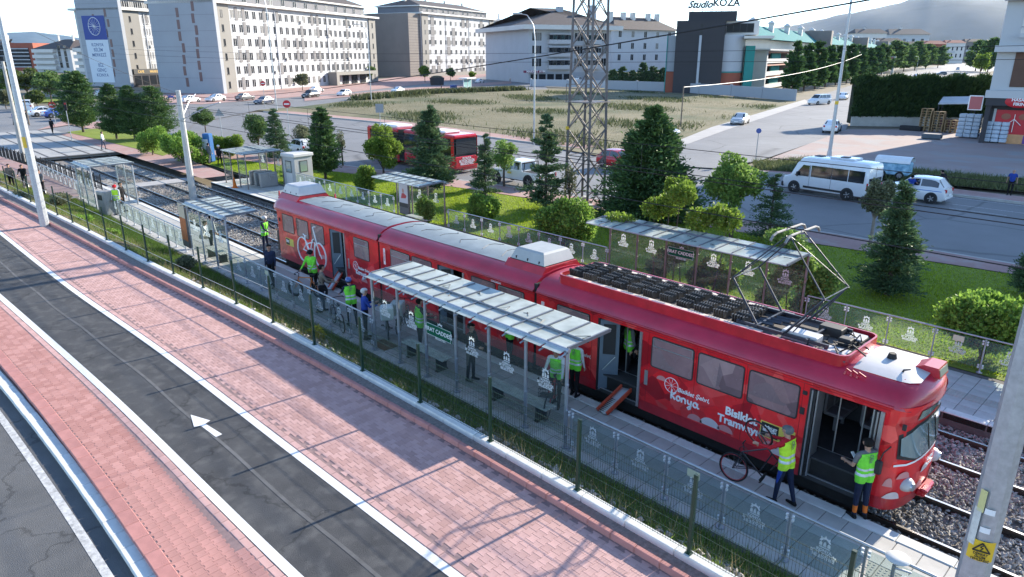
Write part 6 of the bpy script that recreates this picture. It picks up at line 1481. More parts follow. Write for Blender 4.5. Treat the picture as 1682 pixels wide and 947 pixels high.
    if bag:
        q = MB(); q.tube([tuple((chs+up*.12+Yv*.12+fw*.02)*k), tuple((chs+fw*.135)*k), tuple((wst-Yv*.16+fw*.05)*k)], .018, 5); q.tube([tuple((chs+up*.12+Yv*.12)*k), tuple((chs-fw*.135)*k), tuple((wst-Yv*.16-fw*.05)*k)], .018, 5); q.cbox(tuple((pel-Yv*.22+up*.02)*k), (.26, .10, .22), .03); q.build('shoulder_bag', bag, body)
    t['hands'] = 0; del t['hands']
    return t
# --- bicycles
M_SPOKE = mat('spoke_steel', (.35, .35, .36), .4, .6)
def bicycle(label, loc, rz, frame, fat=False, rim=None, basket=False, saddle=M_BLACK, tilt=0., matrix=None, steer=0., box=None, group='bicycles around the tram'):
    t = thing('bicycle', label, 'bicycle', loc, rz, group); r = .335; tw_ = .05 if fat else .019
    RH, FH, BB, ST, HT, HB = (-.52, 0, r), (.54, 0, r), (-.08, 0, .29), (-.20, 0, .80), (.36, 0, .78), (.40, 0, .66)
    b = MB(); q = .024 if fat else .017
    for p0, p1 in ((BB, ST), (BB, HB), (ST, HT), (HT, HB)): b.tube([p0, p1], q, 7)
    for s in (-1, 1): b.tube([RH[:1]+(s*.06,)+RH[2:], (BB[0], s*.03, BB[2])], .011, 5); b.tube([RH[:1]+(s*.06,)+RH[2:], (ST[0]+.02, s*.02, ST[2]-.10)], .010, 5)
    b.build('frame', frame, t, smooth=60)
    b = MB(); b.tube([HB, (.42, 0, .60)], .02, 6)
    for s in (-1, 1): b.tube([(.42, s*.055, .60), (FH[0], s*.06, FH[2])], .013, 6)
    b.tube([(.42, -.055, .60), (.42, .055, .60)], .016, 6); b.build('fork', frame, t, smooth=60)
    b = MB(); b.tube([HT, (.335, 0, .93), (.40, 0, .97)], .015, 6); b.tube([(.33, -.31, .99), (.39, -.20, .98), (.40, 0, .97), (.39, .20, .98), (.33, .31, .99)], .013, 6)
    for s in (-1, 1): b.tube([(.33, s*.31, .99), (.25, s*.32, .985)], .019, 6)
    b.build('handlebar', M_BLACK, t, smooth=60)
    b = MB(); b.tube([ST, (-.225, 0, .90)], .014, 6); b.loft([[(-.36, y*.075, .92+(.03 if abs(y) < .9 else 0)) for y in (-1, -.4, .4, 1)], [(-.22, y*.055, .93+(.02 if abs(y) < .9 else 0)) for y in (-1, -.4, .4, 1)], [(-.08, y*.018, .935) for y in (-1, -.4, .4, 1)]], closed=False, caps=False); b.tube([(-.34, 0, .91), (-.10, 0, .92)], .03, 6); b.build('saddle', saddle, t)
    b = MB(); b.tube([(BB[0]+.095*math.cos(a), -.06, BB[2]+.095*math.sin(a)) for a in np.linspace(0, 6.28, 17)[:-1]], .008, 4, closed=True); b.tube([(BB[0], -.09, BB[2]), (BB[0]+.12, -.10, BB[2]-.11)], .012, 5); b.tube([(BB[0], .09, BB[2]), (BB[0]-.12, .10, BB[2]+.11)], .012, 5)
    b.cbox((BB[0]+.12, -.15, BB[2]-.11), (.09, .09, .025), .008); b.cbox((BB[0]-.12, .15, BB[2]+.11), (.09, .09, .025), .008)
    for s in (-1, 1): b.tube([(BB[0], -.06, BB[2]+s*.09), (RH[0], -.06, RH[2]+s*.04)], .005, 4)
    b.build('crank', M_DARK, t)
    for c, st_ in ((RH, 0), (FH, steer)):
        b = MB(); b.tube([((r-tw_)*math.cos(a), 0, (r-tw_)*math.sin(a)) for a in np.linspace(0, 2*math.pi, 29)[:-1]], tw_, 7, closed=True); w = b.build('tyre', M_BLACK, t, c, st_, smooth=60)
        b = MB(); b.tube([((r-tw_*2.2)*math.cos(a), 0, (r-tw_*2.2)*math.sin(a)) for a in np.linspace(0, 2*math.pi, 25)[:-1]], .011, 5, closed=True); b.build('rim', rim or M_SPOKE, w, (0, 0, 0))
        b = MB(); b.cyl((0, -.04, 0), (0, .04, 0), .02, n=8)
        for k in range(12): a = 2*math.pi*k/12; b.tube([(0, .02*(-1)**k, 0), ((r-.05)*math.cos(a), 0, (r-.05)*math.sin(a))], .0028, 3, cap=False)
        b.build('spoke', M_SPOKE, w, (0, 0, 0))
    if basket:
        b = MB()
        for z in (.72, .82, .94): b.tube([(.48, -.16, z), (.76, -.18, z), (.76, .18, z), (.48, .16, z)], .009, 4, closed=True)
        for x, y in ((.48, -.16), (.62, -.17), (.76, -.18), (.76, 0), (.76, .18), (.62, .17), (.48, .16), (.48, 0)): b.tube([(x, y, .72), (x, y, .94)], .007, 4)
        b.bb((.48, -.16, .715), (.76, .17, .722)); b.build('basket', M_DARK, t)
    if box: b = MB(); b.cbox((-.52, 0, .95), (.45, .42, .42), .03); b.build('delivery_box', box, t)
    if matrix is not None: t.matrix_world = matrix
    return t
F_BLACK, F_RED, F_ORG, F_BLUE = mat('bike_black', (.02, .02, .025), .3, coat=.5), mat('bike_red', (.50, .02, .03), .3, coat=.5), mat('bike_orange', (.70, .20, .03), .3, coat=.5), mat('bike_blue', (.05, .12, .35), .3, coat=.5)
g3 = lambda x, y, z=0.: tuple(at(x, y, z))
# man lifting a bicycle beside the front of the tram
pm_ = at(1283, 826); person('grey haired man in yellow vest and red jacket lifting a road bicycle by the tram', tuple(pm_), rad(172), top=C_RED, sleeve=C_RED, legs=C_NAVY, stripe=C_BLUE, hair=HAIRG, vest=HIVISY, lean=.10, leg=((.16, .08), (-.20, .10)), arm=((.85, .10, .55), (1.0, .12, .35)), head=(.1, .25), h=1.78, vox=.0115)
fwd_ = Vector((.40, .08, .91)).normalized(); upv = Vector((.91, .02, -.40)); upv = (upv-fwd_*upv.dot(fwd_)).normalized(); yv = upv.cross(fwd_)
rh = Vector((pm_[0]-1.12, pm_[1]+.0, .345)); Mx = Matrix((fwd_, yv, upv)).transposed().to_4x4(); Mx.translation = rh-(Mx.to_3x3()@Vector((-.52, 0, .335)))
bicycle('black road bicycle with a red rim stood up on its back wheel', (0, 0, 0), 0, F_BLACK, rim=F_RED, matrix=Mx, steer=.4)
person('bearded man in lime vest and navy trousers with orange cuffs looking at his phone', tuple(at(1408, 849)), rad(150), top=C_GREY, legs=C_NAVY, cuffs=C_ORG, vest=HIVIS, lean=.08, leg=((.02, .05), (-.06, .05)), arm=((.30, .06, 1.05), (.20, .08, 1.2)), head=(.05, .45), h=1.76, vox=.0115, short=True)
ph = at(1408, 849); b = MB(); b.cbox((0, 0, 0), (.15, .075, .012), .004); o = b.build('phone', M_LETT, None, (ph[0]-.33, ph[1]+.22, 1.19), rad(150)); o.rotation_euler.y = -.6; tag(o, 'white phone held by the man in the lime vest', 'phone')
# under and beside the big shelter
person('person in green vest astride a red bicycle under the right end of the shelter', tuple(at(914, 664)), rad(-62), top=C_WHITE, legs=C_BLACK, vest=HIVIS, lean=.25, leg=((.25, .15), (-.15, .1)), arm=((.7, .15, .2), (.7, .15, .2)), skin=SKIN2)
q_ = at(914, 664); bicycle('red bicycle with a front basket under the right end of the shelter', (q_[0]+.12, q_[1]-.28, 0), rad(-62), F_RED, basket=True)
person('woman in vest with white sleeves standing behind the shelter end post', tuple(at(943, 650)), rad(100), top=C_WHITE, legs=C_BLACK, vest=HIVIS, arm=((.2, .1, .4), (.1, .1, .2)), h=1.68)
person('person dressed all in black standing in the middle of the shelter', tuple(at(774, 624)), rad(20), top=C_BLACK, legs=C_BLACK, arm=((.3, .1, 1.2), (.3, .1, 1.2)), head=(.2, .2), h=1.75, stripe=C_TAUPE)
person('person in green vest by the second tram door behind the shelter glass', tuple(at(837, 596)), rad(80), top=C_GREY, legs=C_BLACK, vest=HIVIS, h=1.72)
person('person in green vest standing by the shelter bench left of the green sign', tuple(at(691, 576)), rad(75), top=C_BLACK, legs=C_BLACK, vest=HIVIS, h=1.74, arm=((.5, .1, .8), (.5, .1, .8)))
person('white haired man in royal blue sweater standing left of the shelter', tuple(at(602, 556)), rad(70), top=C_BLUE, legs=C_BLACK, hair=HAIRW, arm=((.4, .1, 1.2), (.4, .1, 1.2)), h=1.74)
bicycle('delivery bicycle with a white box parked inside the left end of the shelter', tuple(at(636, 548)), rad(150), F_BLACK, box=M_WHITE)
bicycle('scooter like black bicycle leaning behind the delivery bicycle in the shelter', tuple(at(662, 540)), rad(130), F_BLACK, box=mat('grey_case', (.45, .47, .48), .5))
person('cyclist in green vest and blue helmet wheeling a black bicycle near the platform railing', tuple(at(580, 536)), rad(165), top=C_NAVY, legs=C_BLACK, vest=HIVIS, helmet=HELM, lean=.2, arm=((.8, .1, .3), (.8, .1, .3)), leg=((.2, .1), (-.2, .1)), skin=SKIN2)
q_ = at(580, 536); bicycle('black mountain bicycle held by the cyclist in the blue helmet', (q_[0]-.25, q_[1]-.42, 0), rad(165), F_BLACK)
person('man in taupe jacket with shoulder bag seen from behind next to the orange bicycle', tuple(at(531, 512)), rad(70), top=C_TAUPE, legs=C_JEAN, bag=C_BLACK, arm=((.4, .25, .8), (.5, .2, .9)), leg=((.12, .1), (-.2, .1)), h=1.78, lean=.1)
person('worker in green vest and black cap holding the orange fat bicycle', tuple(at(517, 480)), rad(-60), top=HIVIS, legs=C_BLACK, vest=HIVIS, cap=C_BLACK, arm=((.8, .1, .3), (.7, .1, .3)), lean=.12)
q_ = at(509, 486); bicycle('orange fat tyred bicycle by the white bicycle graphic', (q_[0]+.1, q_[1]-.1, 0), rad(-150), F_ORG, fat=True)
person('man in dark blue suit and white shirt walking along the platform', tuple(at(449, 470)), rad(-50), top=C_NAVY, legs=C_BLACK, arm=((.1, .1, .2), (-.1, .1, .2)), leg=((.22, .05), (-.2, .15)), h=1.76)
q_ = at(449, 470)
person('worker in green vest and helmet at the open cab at the rear of the tram', tuple(at(438, 414)), rad(25), top=C_NAVY, legs=C_NAVY, vest=HIVIS, helmet=HELMW, arm=((.7, .1, .6), (.5, .1, .6)), lean=.1)
person('worker in green vest standing inside the middle doorway, left one', (-10.35, 14.25, .47), rad(60), top=C_GREY, legs=C_BLACK, vest=HIVIS, h=1.7)
person('worker in green vest inside the middle doorway holding a post, right one', (-9.72, 14.15, .47), rad(-100), top=C_BLACK, legs=C_BLACK, vest=HIVIS, arm=((.8, .1, .8), (.3, .1, .8)), h=1.68)
bicycle('dark bicycle standing inside the tram behind the middle doorway', (-10.0, 14.9, .47), rad(5), F_BLACK)
# left part of the platform and beyond
person('worker in yellow vest and dark cap behind the glass left of the tram', tuple(at(196, 352)), rad(-40), top=C_WHITE, legs=C_GREY, vest=HIVISY, cap=C_RED, vox=.02)
person('person in black standing behind the worker in the yellow vest', tuple(at(204, 347)), rad(40), top=C_BLACK, legs=C_BLACK, vox=.02)
person('person in white top sitting on the bench of the small near shelter', tuple(at(333, 404)), rad(60), top=C_WHITE, legs=C_PALE, hip=.48, leg=((1.45, 1.4), (1.45, 1.4)), lean=.35, arm=((.6, .1, .7), (.6, .1, .7)), vox=.018)
person('person in white shirt and dark trousers standing in the small near shelter', tuple(at(349, 412)), rad(100), top=C_WHITE, legs=C_BLACK, vox=.018, lean=.2)
for i, (px, py, c, lab) in enumerate(((22, 312, C_TAUPE, 'man in taupe coat standing with the cyclists behind the left fence'), (44, 312, C_BLACK, 'cyclist in black riding behind the left fence'), (72, 322, C_GREY, 'cyclist in grey behind the leftmost tall pole'))):
    z = .35; q_ = at(px, py, z)
    person(lab, tuple(q_), rad(-20), top=c, legs=C_BLACK, vox=.02, lean=.25 if i else .05, arm=((.8, .1, .3), (.8, .1, .3)) if i else ((.1, .1, .3), (.1, .1, .3)), leg=((.5, .6), (.1, .3)) if i else ((.05, .05), (-.05, .05)))
    if i: bicycle(('', 'dark bicycle ridden by the cyclist in black at the left', 'dark bicycle by the foot of the leftmost tall pole')[i], (q_[0]+.05, q_[1], z), rad(-20), F_BLACK)
bicycle('dark bicycle parked at the far left end of the fence', tuple(at(4, 318, .35)), rad(-20), F_BLACK)
for px, py, c, l_, rz, lab in ((87, 219, C_BLACK, C_BLACK, 2.5, 'person in black coat crossing near the tram lines at the left'), (171, 245, C_WHITE, C_JEAN, 1.0, 'person in white shirt and jeans walking on the red path by the conifers'), (25, 205, C_BLUE, C_BLACK, .5, 'person in light blue shirt at the crossing, left of the poles'), (44, 203, C_BLACK, C_BLACK, 2, 'person in dark clothes between the two left poles'),
                              (362, 272, C_BLACK, C_BLACK, 0, 'person in black with white helmet by the turnstile shelter'), (345, 268, C_GREY, C_GREY, 2, 'person in grey by the blue cabinet on the far platform'), (725, 150, C_BLACK, C_BLACK, 1, 'person in dark clothes waiting at the glazed bus stop')):
    person(lab, tuple(at(px, py)), rz, top=c, legs=l_, vox=.025, helmet=HELMW if 'helmet' in lab else None, leg=((.2, .1), (-.2, .1)), hair=HAIRB)
person('man in navy polo shirt and black trousers standing on the far kerb at the right', tuple(at(1657, 321)), rad(-80), top=C_BLUE, legs=C_BLACK, short=True, arm=((-.5, .25, .6), (-.5, .25, .6)), hair=None, vox=.016, h=1.72)
person('man in blue shirt and pale trousers leaning on the white hatchback', (-14.4, 48.75, -.1), rad(95), top=C_BLUE, legs=C_PALE, short=True, arm=((.9, .2, .2), (.9, .2, .2)), lean=.15, vox=.018)
person('person in black bending down behind the white hatchback', (-13.4, 52.4, .0), rad(160), top=C_BLACK, legs=C_BLACK, lean=.6, vox=.02)
# ============================================================ VEGETATION
M_BARK = mat('bark', (.10, .075, .055), .95, 0, .3, 6, .6, 30); M_BARKP = mat('pale_bark', (.26, .23, .19), .95, 0, .25, 6, .5, 30)
FOL = {
 'spruce': foliage('spruce_needles', (0.042, 0.087, 0.046), (0.142, 0.226, 0.094), .25), 'cypress': foliage('cypress_needles', (0.034, 0.079, 0.034), (0.133, 0.226, 0.066), .25),
 'big': foliage('big_conifer_needles', (0.034, 0.075, 0.034), (0.113, 0.208, 0.056), .22), 'light': foliage('lime_leaves', (0.090, 0.160, 0.025), (0.240, 0.340, 0.050), .45), 'mid': foliage('round_tree_leaves', (0.085, 0.170, 0.042), (0.282, 0.415, 0.094), .4),
 'hedge': foliage('hedge_leaves', (0.075, 0.160, 0.034), (0.302, 0.471, 0.075), .4), 'dark': foliage('dark_leaves', (0.047, 0.094, 0.034), (0.170, 0.264, 0.075), .32), 'grey': foliage('grey_green_leaves', (0.090, 0.110, 0.060), (0.220, 0.230, 0.130), .35),
 'park': foliage('park_leaves', (0.045, 0.080, 0.020), (0.130, 0.170, 0.045), .35), 'yellow': foliage('yellow_flowers', (0.350, 0.300, 0.020), (0.620, 0.550, 0.030), .3), 'clip': foliage('clipped_hedge_needles', (0.016, 0.042, 0.016), (0.054, 0.096, 0.026), .15)}
def sprays(P, D, L, Wd, droop=0.):
    """diamond shaped sprays: base points P, directions D, lengths L, widths"""
    n = len(P); D = D/np.linalg.norm(D, axis=1)[:, None]; r = NR.normal(0, 1, (n, 3)); s = np.cross(D, r); s /= np.linalg.norm(s, axis=1)[:, None]
    L = np.broadcast_to(L, n)[:, None]; Wd = np.broadcast_to(Wd, n)[:, None]
    V = np.stack([P, P+D*L*.5+s*Wd*.5, P+D*L, P+D*L*.5-s*Wd*.5], 1).reshape(-1, 3)
    return V, np.arange(4*n).reshape(-1, 4)
def conifer(label, loc, h, w, m, nb=150, per=46, fine=1.75, base=.06, power=.9, rise=.15, L=.30, Wd=.11, group='conifers around the tram stop', dense=1., name='conifer', rag=.25):
    t = thing(name, label, 'tree', tuple(loc), R.uniform(0, 6), group); b = MB(); b.cyl((0, 0, -.05), (0, 0, h*.96), .03+.018*h, .015, 8); b.build('trunk', M_BARK, t)
    per = int(per*fine); L = L/fine**.75; Wd = Wd/fine**.85; nb = int(nb*dense); tt = np.sort(NR.beta(1, 1.35, nb)); z0 = h*(base+(1-base)*tt); prof = np.minimum(1, (1-tt)**power*1.08)*np.minimum(1, .72+3.5*tt)
    ln = w/2*prof*NR.uniform(1-rag*1.6, 1+rag*.6, nb)+.10; az = NR.uniform(0, 6.283, nb); u = np.sqrt(NR.uniform(.02, 1, (nb, per)))
    rs = np.array(rise if hasattr(rise, '__len__') else (rise, rise)); rr = rs[0]+(rs[1]-rs[0])*tt; rr = rr+NR.normal(0, .10, nb)
    r = u*ln[:, None]; z = z0[:, None]+r*rr[:, None]-.10*(r**2)/np.maximum(ln[:, None], .2); sp = ln[:, None]*.13+.03
    x = r*np.cos(az)[:, None]+NR.normal(0, 1, (nb, per))*sp; y = r*np.sin(az)[:, None]+NR.normal(0, 1, (nb, per))*sp; z = z+NR.normal(0, .5, (nb, per))*sp*.6
    D = np.stack([np.cos(az)[:, None]+NR.normal(0, .55, (nb, per)), np.sin(az)[:, None]+NR.normal(0, .55, (nb, per)), rr[:, None]+NR.normal(.05, .35, (nb, per))], 2).reshape(-1, 3)
    P = np.stack([x, y, np.clip(z, .02, h)], 2).reshape(-1, 3); k = NR.uniform(.6, 1.25, len(P)); sc = max(.6, min(1.6, h/5))
    V, F = sprays(P, D, L*k*sc, Wd*k*sc)
    V2, F2 = sprays(np.c_[NR.normal(0, .02, (26, 2)), h*NR.uniform(.9, .99, 26)], np.c_[NR.normal(0, .4, (26, 2)), np.ones(26)], L*.8, Wd*.7)
    link('crown', npmesh('crown', np.r_[V, V2], np.r_[F, F2+len(V)], m), t); return t
def leafcloud(C, rad3, n, size, m, name, par, shell=.55, flat=1., up=.25):
    """leaf quads spread through a set of ellipsoidal clumps; C (k,3), rad3 (k,3)"""
    n = int(n*2.1); size = size*.68
    C = np.array(C, float); rad3 = np.array(rad3, float); k = len(C); wts = np.prod(rad3, 1)**(2/3); i = NR.choice(k, n, p=wts/wts.sum()); d = NR.normal(0, 1, (n, 3)); d /= np.linalg.norm(d, axis=1)[:, None]
    r = NR.uniform(shell**3, 1, n)**(1/3)*NR.uniform(.85, 1.08, n); P = C[i]+d*rad3[i]*r[:, None]; ok = P[:, 2] > .04; P, d = P[ok], d[ok]
    D = d*.5+NR.normal(0, .6, P.shape)+np.array([0, 0, up]); s = size*NR.uniform(.6, 1.3, len(P)); V, F = sprays(P, D, s*1.25, s*.85)
    return link(name, npmesh(name, V, F, m), par)
def broadleaf(label, loc, h, w, m, trunk=.4, n=5200, size=.14, bark=M_BARK, group='broadleaf trees around the tram stop', clumps=26, name='broadleaf_tree', shape=1., lean=0., gap=.30):
    t = thing(name, label, 'tree', tuple(loc), R.uniform(0, 6), group); z0 = h*trunk; tr = .03+.014*h; b = MB(); top = np.array([lean*h*.15, 0, z0])
    b.tube([(0, 0, -.05), (lean*.05*h, R.uniform(-.03, .03), z0*.5), top], [tr*1.25, tr, tr*.8], 8); C, RR = [], []; ch = h-z0*.82; cz = z0*.82+ch*.5
    for i in range(clumps):
        d = NR.normal(0, 1, 3); d /= np.linalg.norm(d); rr = NR.uniform(.35, .86); p = np.array([lean*h*.15+d[0]*w/2*rr, d[1]*w/2*rr, cz+d[2]*ch/2*rr*shape])
        s = NR.uniform(.16, gap); C.append(p); RR.append((w*s*.72, w*s*.72, ch*s*.60))
        if i % 2 == 0: m_ = top+(p-top)*.5+np.array([0, 0, .06*h*R.uniform(.2, 1)]); b.tube([top-np.array([0, 0, z0*.12]), m_, p], [tr*.55, tr*.3, tr*.12], 5)
    b.build('trunk', bark, t, smooth=60); leafcloud(C, RR, n, size, m, 'crown', t, .35); return t
def bush(label, loc, dx, dy, h, m, n=4200, size=.12, group='shrubs around the tram stop', z0=.1, name='shrub', rz=0., boxy=False, cat='shrub', stems=3, gr=.30):
    t = thing(name, label, cat, tuple(loc), rz, group); C, RR = [], []
    k = 16
    for i in range(k):
        if boxy: p = NR.uniform(-1, 1, 3)*np.array([dx*.36, dy*.36, h*.34])
        else: d = NR.normal(0, 1, 3); d /= np.linalg.norm(d); p = d*np.array([dx*.30, dy*.30, h*.28])*NR.uniform(.4, 1)
        C.append(p+np.array([0, 0, z0+(h-z0)*.5])); s = NR.uniform(.6, 1.05)*gr; RR.append((dx*s*.75, dy*s*.75, (h-z0)*s*.85))
    b = MB()
    for i in range(stems): c = C[i]; b.tube([(R.uniform(-.1, .1), R.uniform(-.1, .1), -.03), (c[0]*.4, c[1]*.4, c[2]*.5), c], [.05, .035, .015], 6)
    b.build('stem', M_BARK, t); leafcloud(C, RR, n, size, m, 'foliage', t, .5); return t
g = lambda x, y, z=0.: at(x, y, z)
def con(label, bx, by, ty, wpx, m, **k): p = g(bx, by); h = height(bx, by, ty); return conifer(label, p, h, wpx/pxm(bx, (by+ty)/2, h/2)*1.0, m, **k)
con('bushy dark conifer at the far left beside the red path', 137, 217, 118, 62, FOL['cypress'], power=.55, base=.08, rise=.55, nb=260, per=60)
con('leftmost of three dark conifers standing close together', 192, 228, 138, 46, FOL['cypress'], power=.6, base=.07, rise=.5, nb=240, per=55)
con('middle one of three dark conifers standing close together', 222, 229, 142, 44, FOL['cypress'], power=.6, base=.07, rise=.5, nb=230, per=55)
con('rightmost of three dark conifers, behind the clipped shrubs', 258, 228, 143, 62, FOL['cypress'], power=.55, base=.07, rise=.5, nb=250, per=55)
con('narrow spruce behind the turnstile shelter', 457, 262, 180, 42, FOL['spruce'], rise=(.1, .6), nb=170)
con('dense cone shaped cypress right of the ticket booth', 535, 294, 178, 46, FOL['cypress'], power=.62, base=.08, rise=.6, nb=300, per=56)
con('dense tall spruce in front of the city bus', 708, 316, 172, 66, FOL['spruce'], power=.85, rise=(.1, .5), nb=260, per=60, L=.34, rag=.4)
con('thin spruce left of the white pickup', 797, 334, 222, 40, FOL['spruce'], rise=(.1, .5), nb=130, power=.9, rag=.45)
con('ragged young spruce with long bare branches right of the white pickup', 896, 345, 192, 66, FOL['spruce'], nb=100, per=58, rag=.5, rise=(.2, .6), power=.8, L=.34)
con('huge dark conifer in the middle of the lawn', 1064, 362, 178, 152, FOL['big'], nb=520, per=80, power=.92, rise=(.1, .45), base=.02, L=.34, Wd=.12, rag=.35)
con('small blue green spruce behind the pantograph', 1262, 396, 288, 66, FOL['spruce'], nb=120, rise=(.1, .5), rag=.5, power=1.)
con('dark spruce standing alone on the bright lawn right of the pantograph', 1457, 484, 302, 82, FOL['spruce'], nb=210, per=60, power=1.0, rise=(.1, .45), rag=.5, base=.05)
con('conifer cut off by the right edge of the view', 1690, 486, 400, 60, FOL['spruce'], nb=200, rise=.4)
def bl(label, bx, by, ty, wpx, m, **k): p = g(bx, by); h = height(bx, by, ty); return broadleaf(label, p, h, wpx/pxm(bx, (by+ty)/2, h*.6), m, **k)
bl('small round crowned tree beside the concrete pole', 338, 216, 176, 44, FOL['dark'], trunk=.3)
bl('small dark round crowned tree left of the narrow spruce', 426, 250, 184, 44, FOL['dark'], trunk=.28)
bl('thin olive coloured sapling behind the ticket booth', 497, 252, 202, 36, FOL['grey'], trunk=.35, n=1800)
bl('lime green tree in front of the rear of the city bus', 630, 286, 204, 66, FOL['light'], trunk=.12, n=6500, size=.17)
bl('round leafy tree behind the thin spruce by the pickup', 828, 306, 228, 46, FOL['mid'], trunk=.45, n=2600)
bl('straight trunked young tree with a broad dark crown by the litter bin', 1200, 391, 247, 106, FOL['mid'], trunk=.42, n=6800, size=.17, clumps=34)
bl('pale leaved thin tree in front of the minibus', 1428, 405, 283, 58, FOL['grey'], trunk=.42, n=1700, size=.17, clumps=16, bark=M_BARKP)
bl('slim sapling with a red tag between the cypress and the bus', 563, 272, 215, 18, FOL['grey'], trunk=.4, n=500)
bl('slim leafless looking sapling beside the lattice tower', 935, 345, 265, 36, FOL['grey'], trunk=.3, n=420)
def bu(label, bx, by, ty, wpx, m, **k): p = g(bx, by); h = height(bx, by, ty); w = wpx/pxm(bx, by); return bush(label, p, w, w*k.pop('asp', .8), h, m, **k)
bu('leftmost of the clipped green shrubs by the red path', 251, 254, 209, 58, FOL['hedge'], boxy=True, n=5200, size=.17, z0=0)
bu('large clipped shrub behind the concrete pole', 302, 268, 214, 84, FOL['hedge'], boxy=True, n=7500, size=.17, z0=0)
bu('clipped shrub behind the turnstile shelter', 378, 258, 221, 58, FOL['light'], boxy=True, n=4500, size=.17, z0=0)
bu('lime shrub partly hidden by the cypress near the ticket booth', 512, 284, 262, 30, FOL['light'], n=2200)
bu('lime green shrub at the left end of the short far shelter', 600, 322, 266, 54, FOL['light'], n=5200, size=.15, z0=0)
bu('wide drooping shrub on the lawn right of the tall spruce', 793, 370, 314, 78, FOL['hedge'], n=6500, size=.16)
bu('large drooping mulberry shrub in front of the lattice tower', 928, 408, 323, 122, FOL['hedge'], n=12000, size=.17, gr=.34)
bu('drooping shrub by the far railing at the right edge', 1614, 590, 462, 172, FOL['hedge'], n=13000, size=.15, gr=.33)
bu('leafy shrub behind the glass at the right end of the short far shelter', 700, 372, 318, 40, FOL['mid'], n=3000)
# creepers on the long far shelter
def creeper(label, spots, m, n, size=.15):
    c = np.mean([s[0] for s in spots], 0); c[2] = 0; t = thing('creeper', label, 'climbing plant', tuple(c), 0, 'creepers on the long far shelter'); C = [np.array(s[0])-c for s in spots]; RR = [s[1] for s in spots]
    b = MB()
    for q in C[::2]: b.tube([(q[0]*.8, .1, 0), (q[0]*.95, q[1]*.5, q[2]*.6), q], [.03, .02, .01], 5)
    b.build('stem', M_BARK, t); leafcloud(C, RR, n, size, m, 'foliage', t, .3); return t
creeper('lime creeper growing up through the roof of the long far shelter', [((-15.9+.55*i, 22.9+R.uniform(-.7, .3), 2.7+R.uniform(0, .35)+(.9 if i in (2, 3) else .2)), (.5, .5, .42)) for i in range(7)]+[((-16.9, 22.2, 2.62), (.7, .4, .12)), ((-15.2, 23.1, 3.9), (.25, .25, .5))], FOL['light'], 3800)
creeper('dark leafy shrub behind the left panes of the long far shelter', [((-15.9+.5*i, 23.6, .5+.45*(i % 4)), (.55, .4, .5)) for i in range(6)], FOL['dark'], 4200)
creeper('bright leafy creeper below the sign of the long far shelter', [((-13.9+.35*i, 23.4, .5+.3*(i % 3)), (.4, .35, .4)) for i in range(5)], FOL['light'], 2300)
creeper('leafy creeper on the right end of the long far shelter', [((-10.9+.32*i, 23.3, .45+.55*(i % 4)), (.45, .45, .5)) for i in range(7)]+[((-10.5, 23.2, 2.75), (.7, .5, .3)), ((-9.5, 23.0, 1.6), (.3, .3, .8))], FOL['mid'], 5600)
p = at(519, 556, .55); bush('low yellow flowering bush on the grass bank behind the fence', (p[0], p[1], .35), .95, .7, .62, FOL['yellow'], n=1500, size=.09, group=None, z0=.05)
for i, (px, py, w, h, m) in enumerate(((35, 334, 1.4, 1.0, 'grey'), (100, 336, 2.2, .9, 'grey'), (135, 365, 1.6, .55, 'hedge'), (182, 384, 1.3, .45, 'hedge'), (310, 440, 1.4, .7, 'grey'))):
    p = at(px, py, .6); bush(('pale dry shrub at the far left end of the bank', 'pale dry shrub behind the leftmost pole', 'low green shrub on the bank right of the leftmost pole', 'low green shrub on the bank before the glass railing', 'dry weedy shrub at the foot of the orange advert')[i], (p[0], p[1], .45), w, w*.7, h, FOL[m], n=1300, size=.11, group='weedy shrubs on the bank', z0=0)
# trees farther off
for i, (bx, by, ty, w, m) in enumerate(((15, 165, 112, 60, 'dark'), (48, 168, 108, 62, 'park'), (85, 168, 114, 66, 'dark'), (112, 160, 120, 60, 'mid'), (62, 178, 146, 26, 'park'), (10, 178, 148, 22, 'grey'))):
    bl(('large dark park tree at the left edge', 'large yellow green park tree behind the left poles', 'large dark park tree right of the left poles', 'park tree partly behind the bushy conifer', 'small lime park tree in front of the big ones', 'slender sapling at the far left edge')[i], bx, by, ty, w, FOL[m], n=3600, size=.45, trunk=.35, group='park trees at the left')
for i, (bx, by, ty, w, m) in enumerate(((433, 145, 122, 20, 'park'), (497, 148, 121, 24, 'grey'), (606, 135, 108, 26, 'dark'), (698, 135, 108, 18, 'light'), (740, 132, 112, 16, 'dark'), (776, 129, 117, 10, 'light'), (817, 124, 106, 16, 'light'), (848, 118, 98, 18, 'mid'))):
    bl(('sapling before the left half of the long apartment block', 'thin grey tree before the long apartment block', 'round dark tree at the entrance between the apartment blocks', 'lime sapling left of the glazed bus stop', 'dark sapling right of the lime one by the brown block', 'tiny sapling by the bus stop', 'lime tree at the corner of the boulevard', 'bushy tree by the cream apartment house')[i], bx, by, ty, w, FOL[m], n=1100, size=.6, trunk=.42, group='street trees before the apartments')
for i, bx in enumerate((1006, 1022, 1038, 1055, 1072, 1088)):
    con(('leftmost', 'second', 'third', 'fourth', 'fifth', 'rightmost')[i]+' conifer of the row before the grey apartment house', bx, 141, (114, 110, 116, 104, 108, 112)[i], 21, FOL['spruce'], nb=90, per=36, L=.8, Wd=.4, group='conifers before the grey apartment house', rise=.4, power=.7)
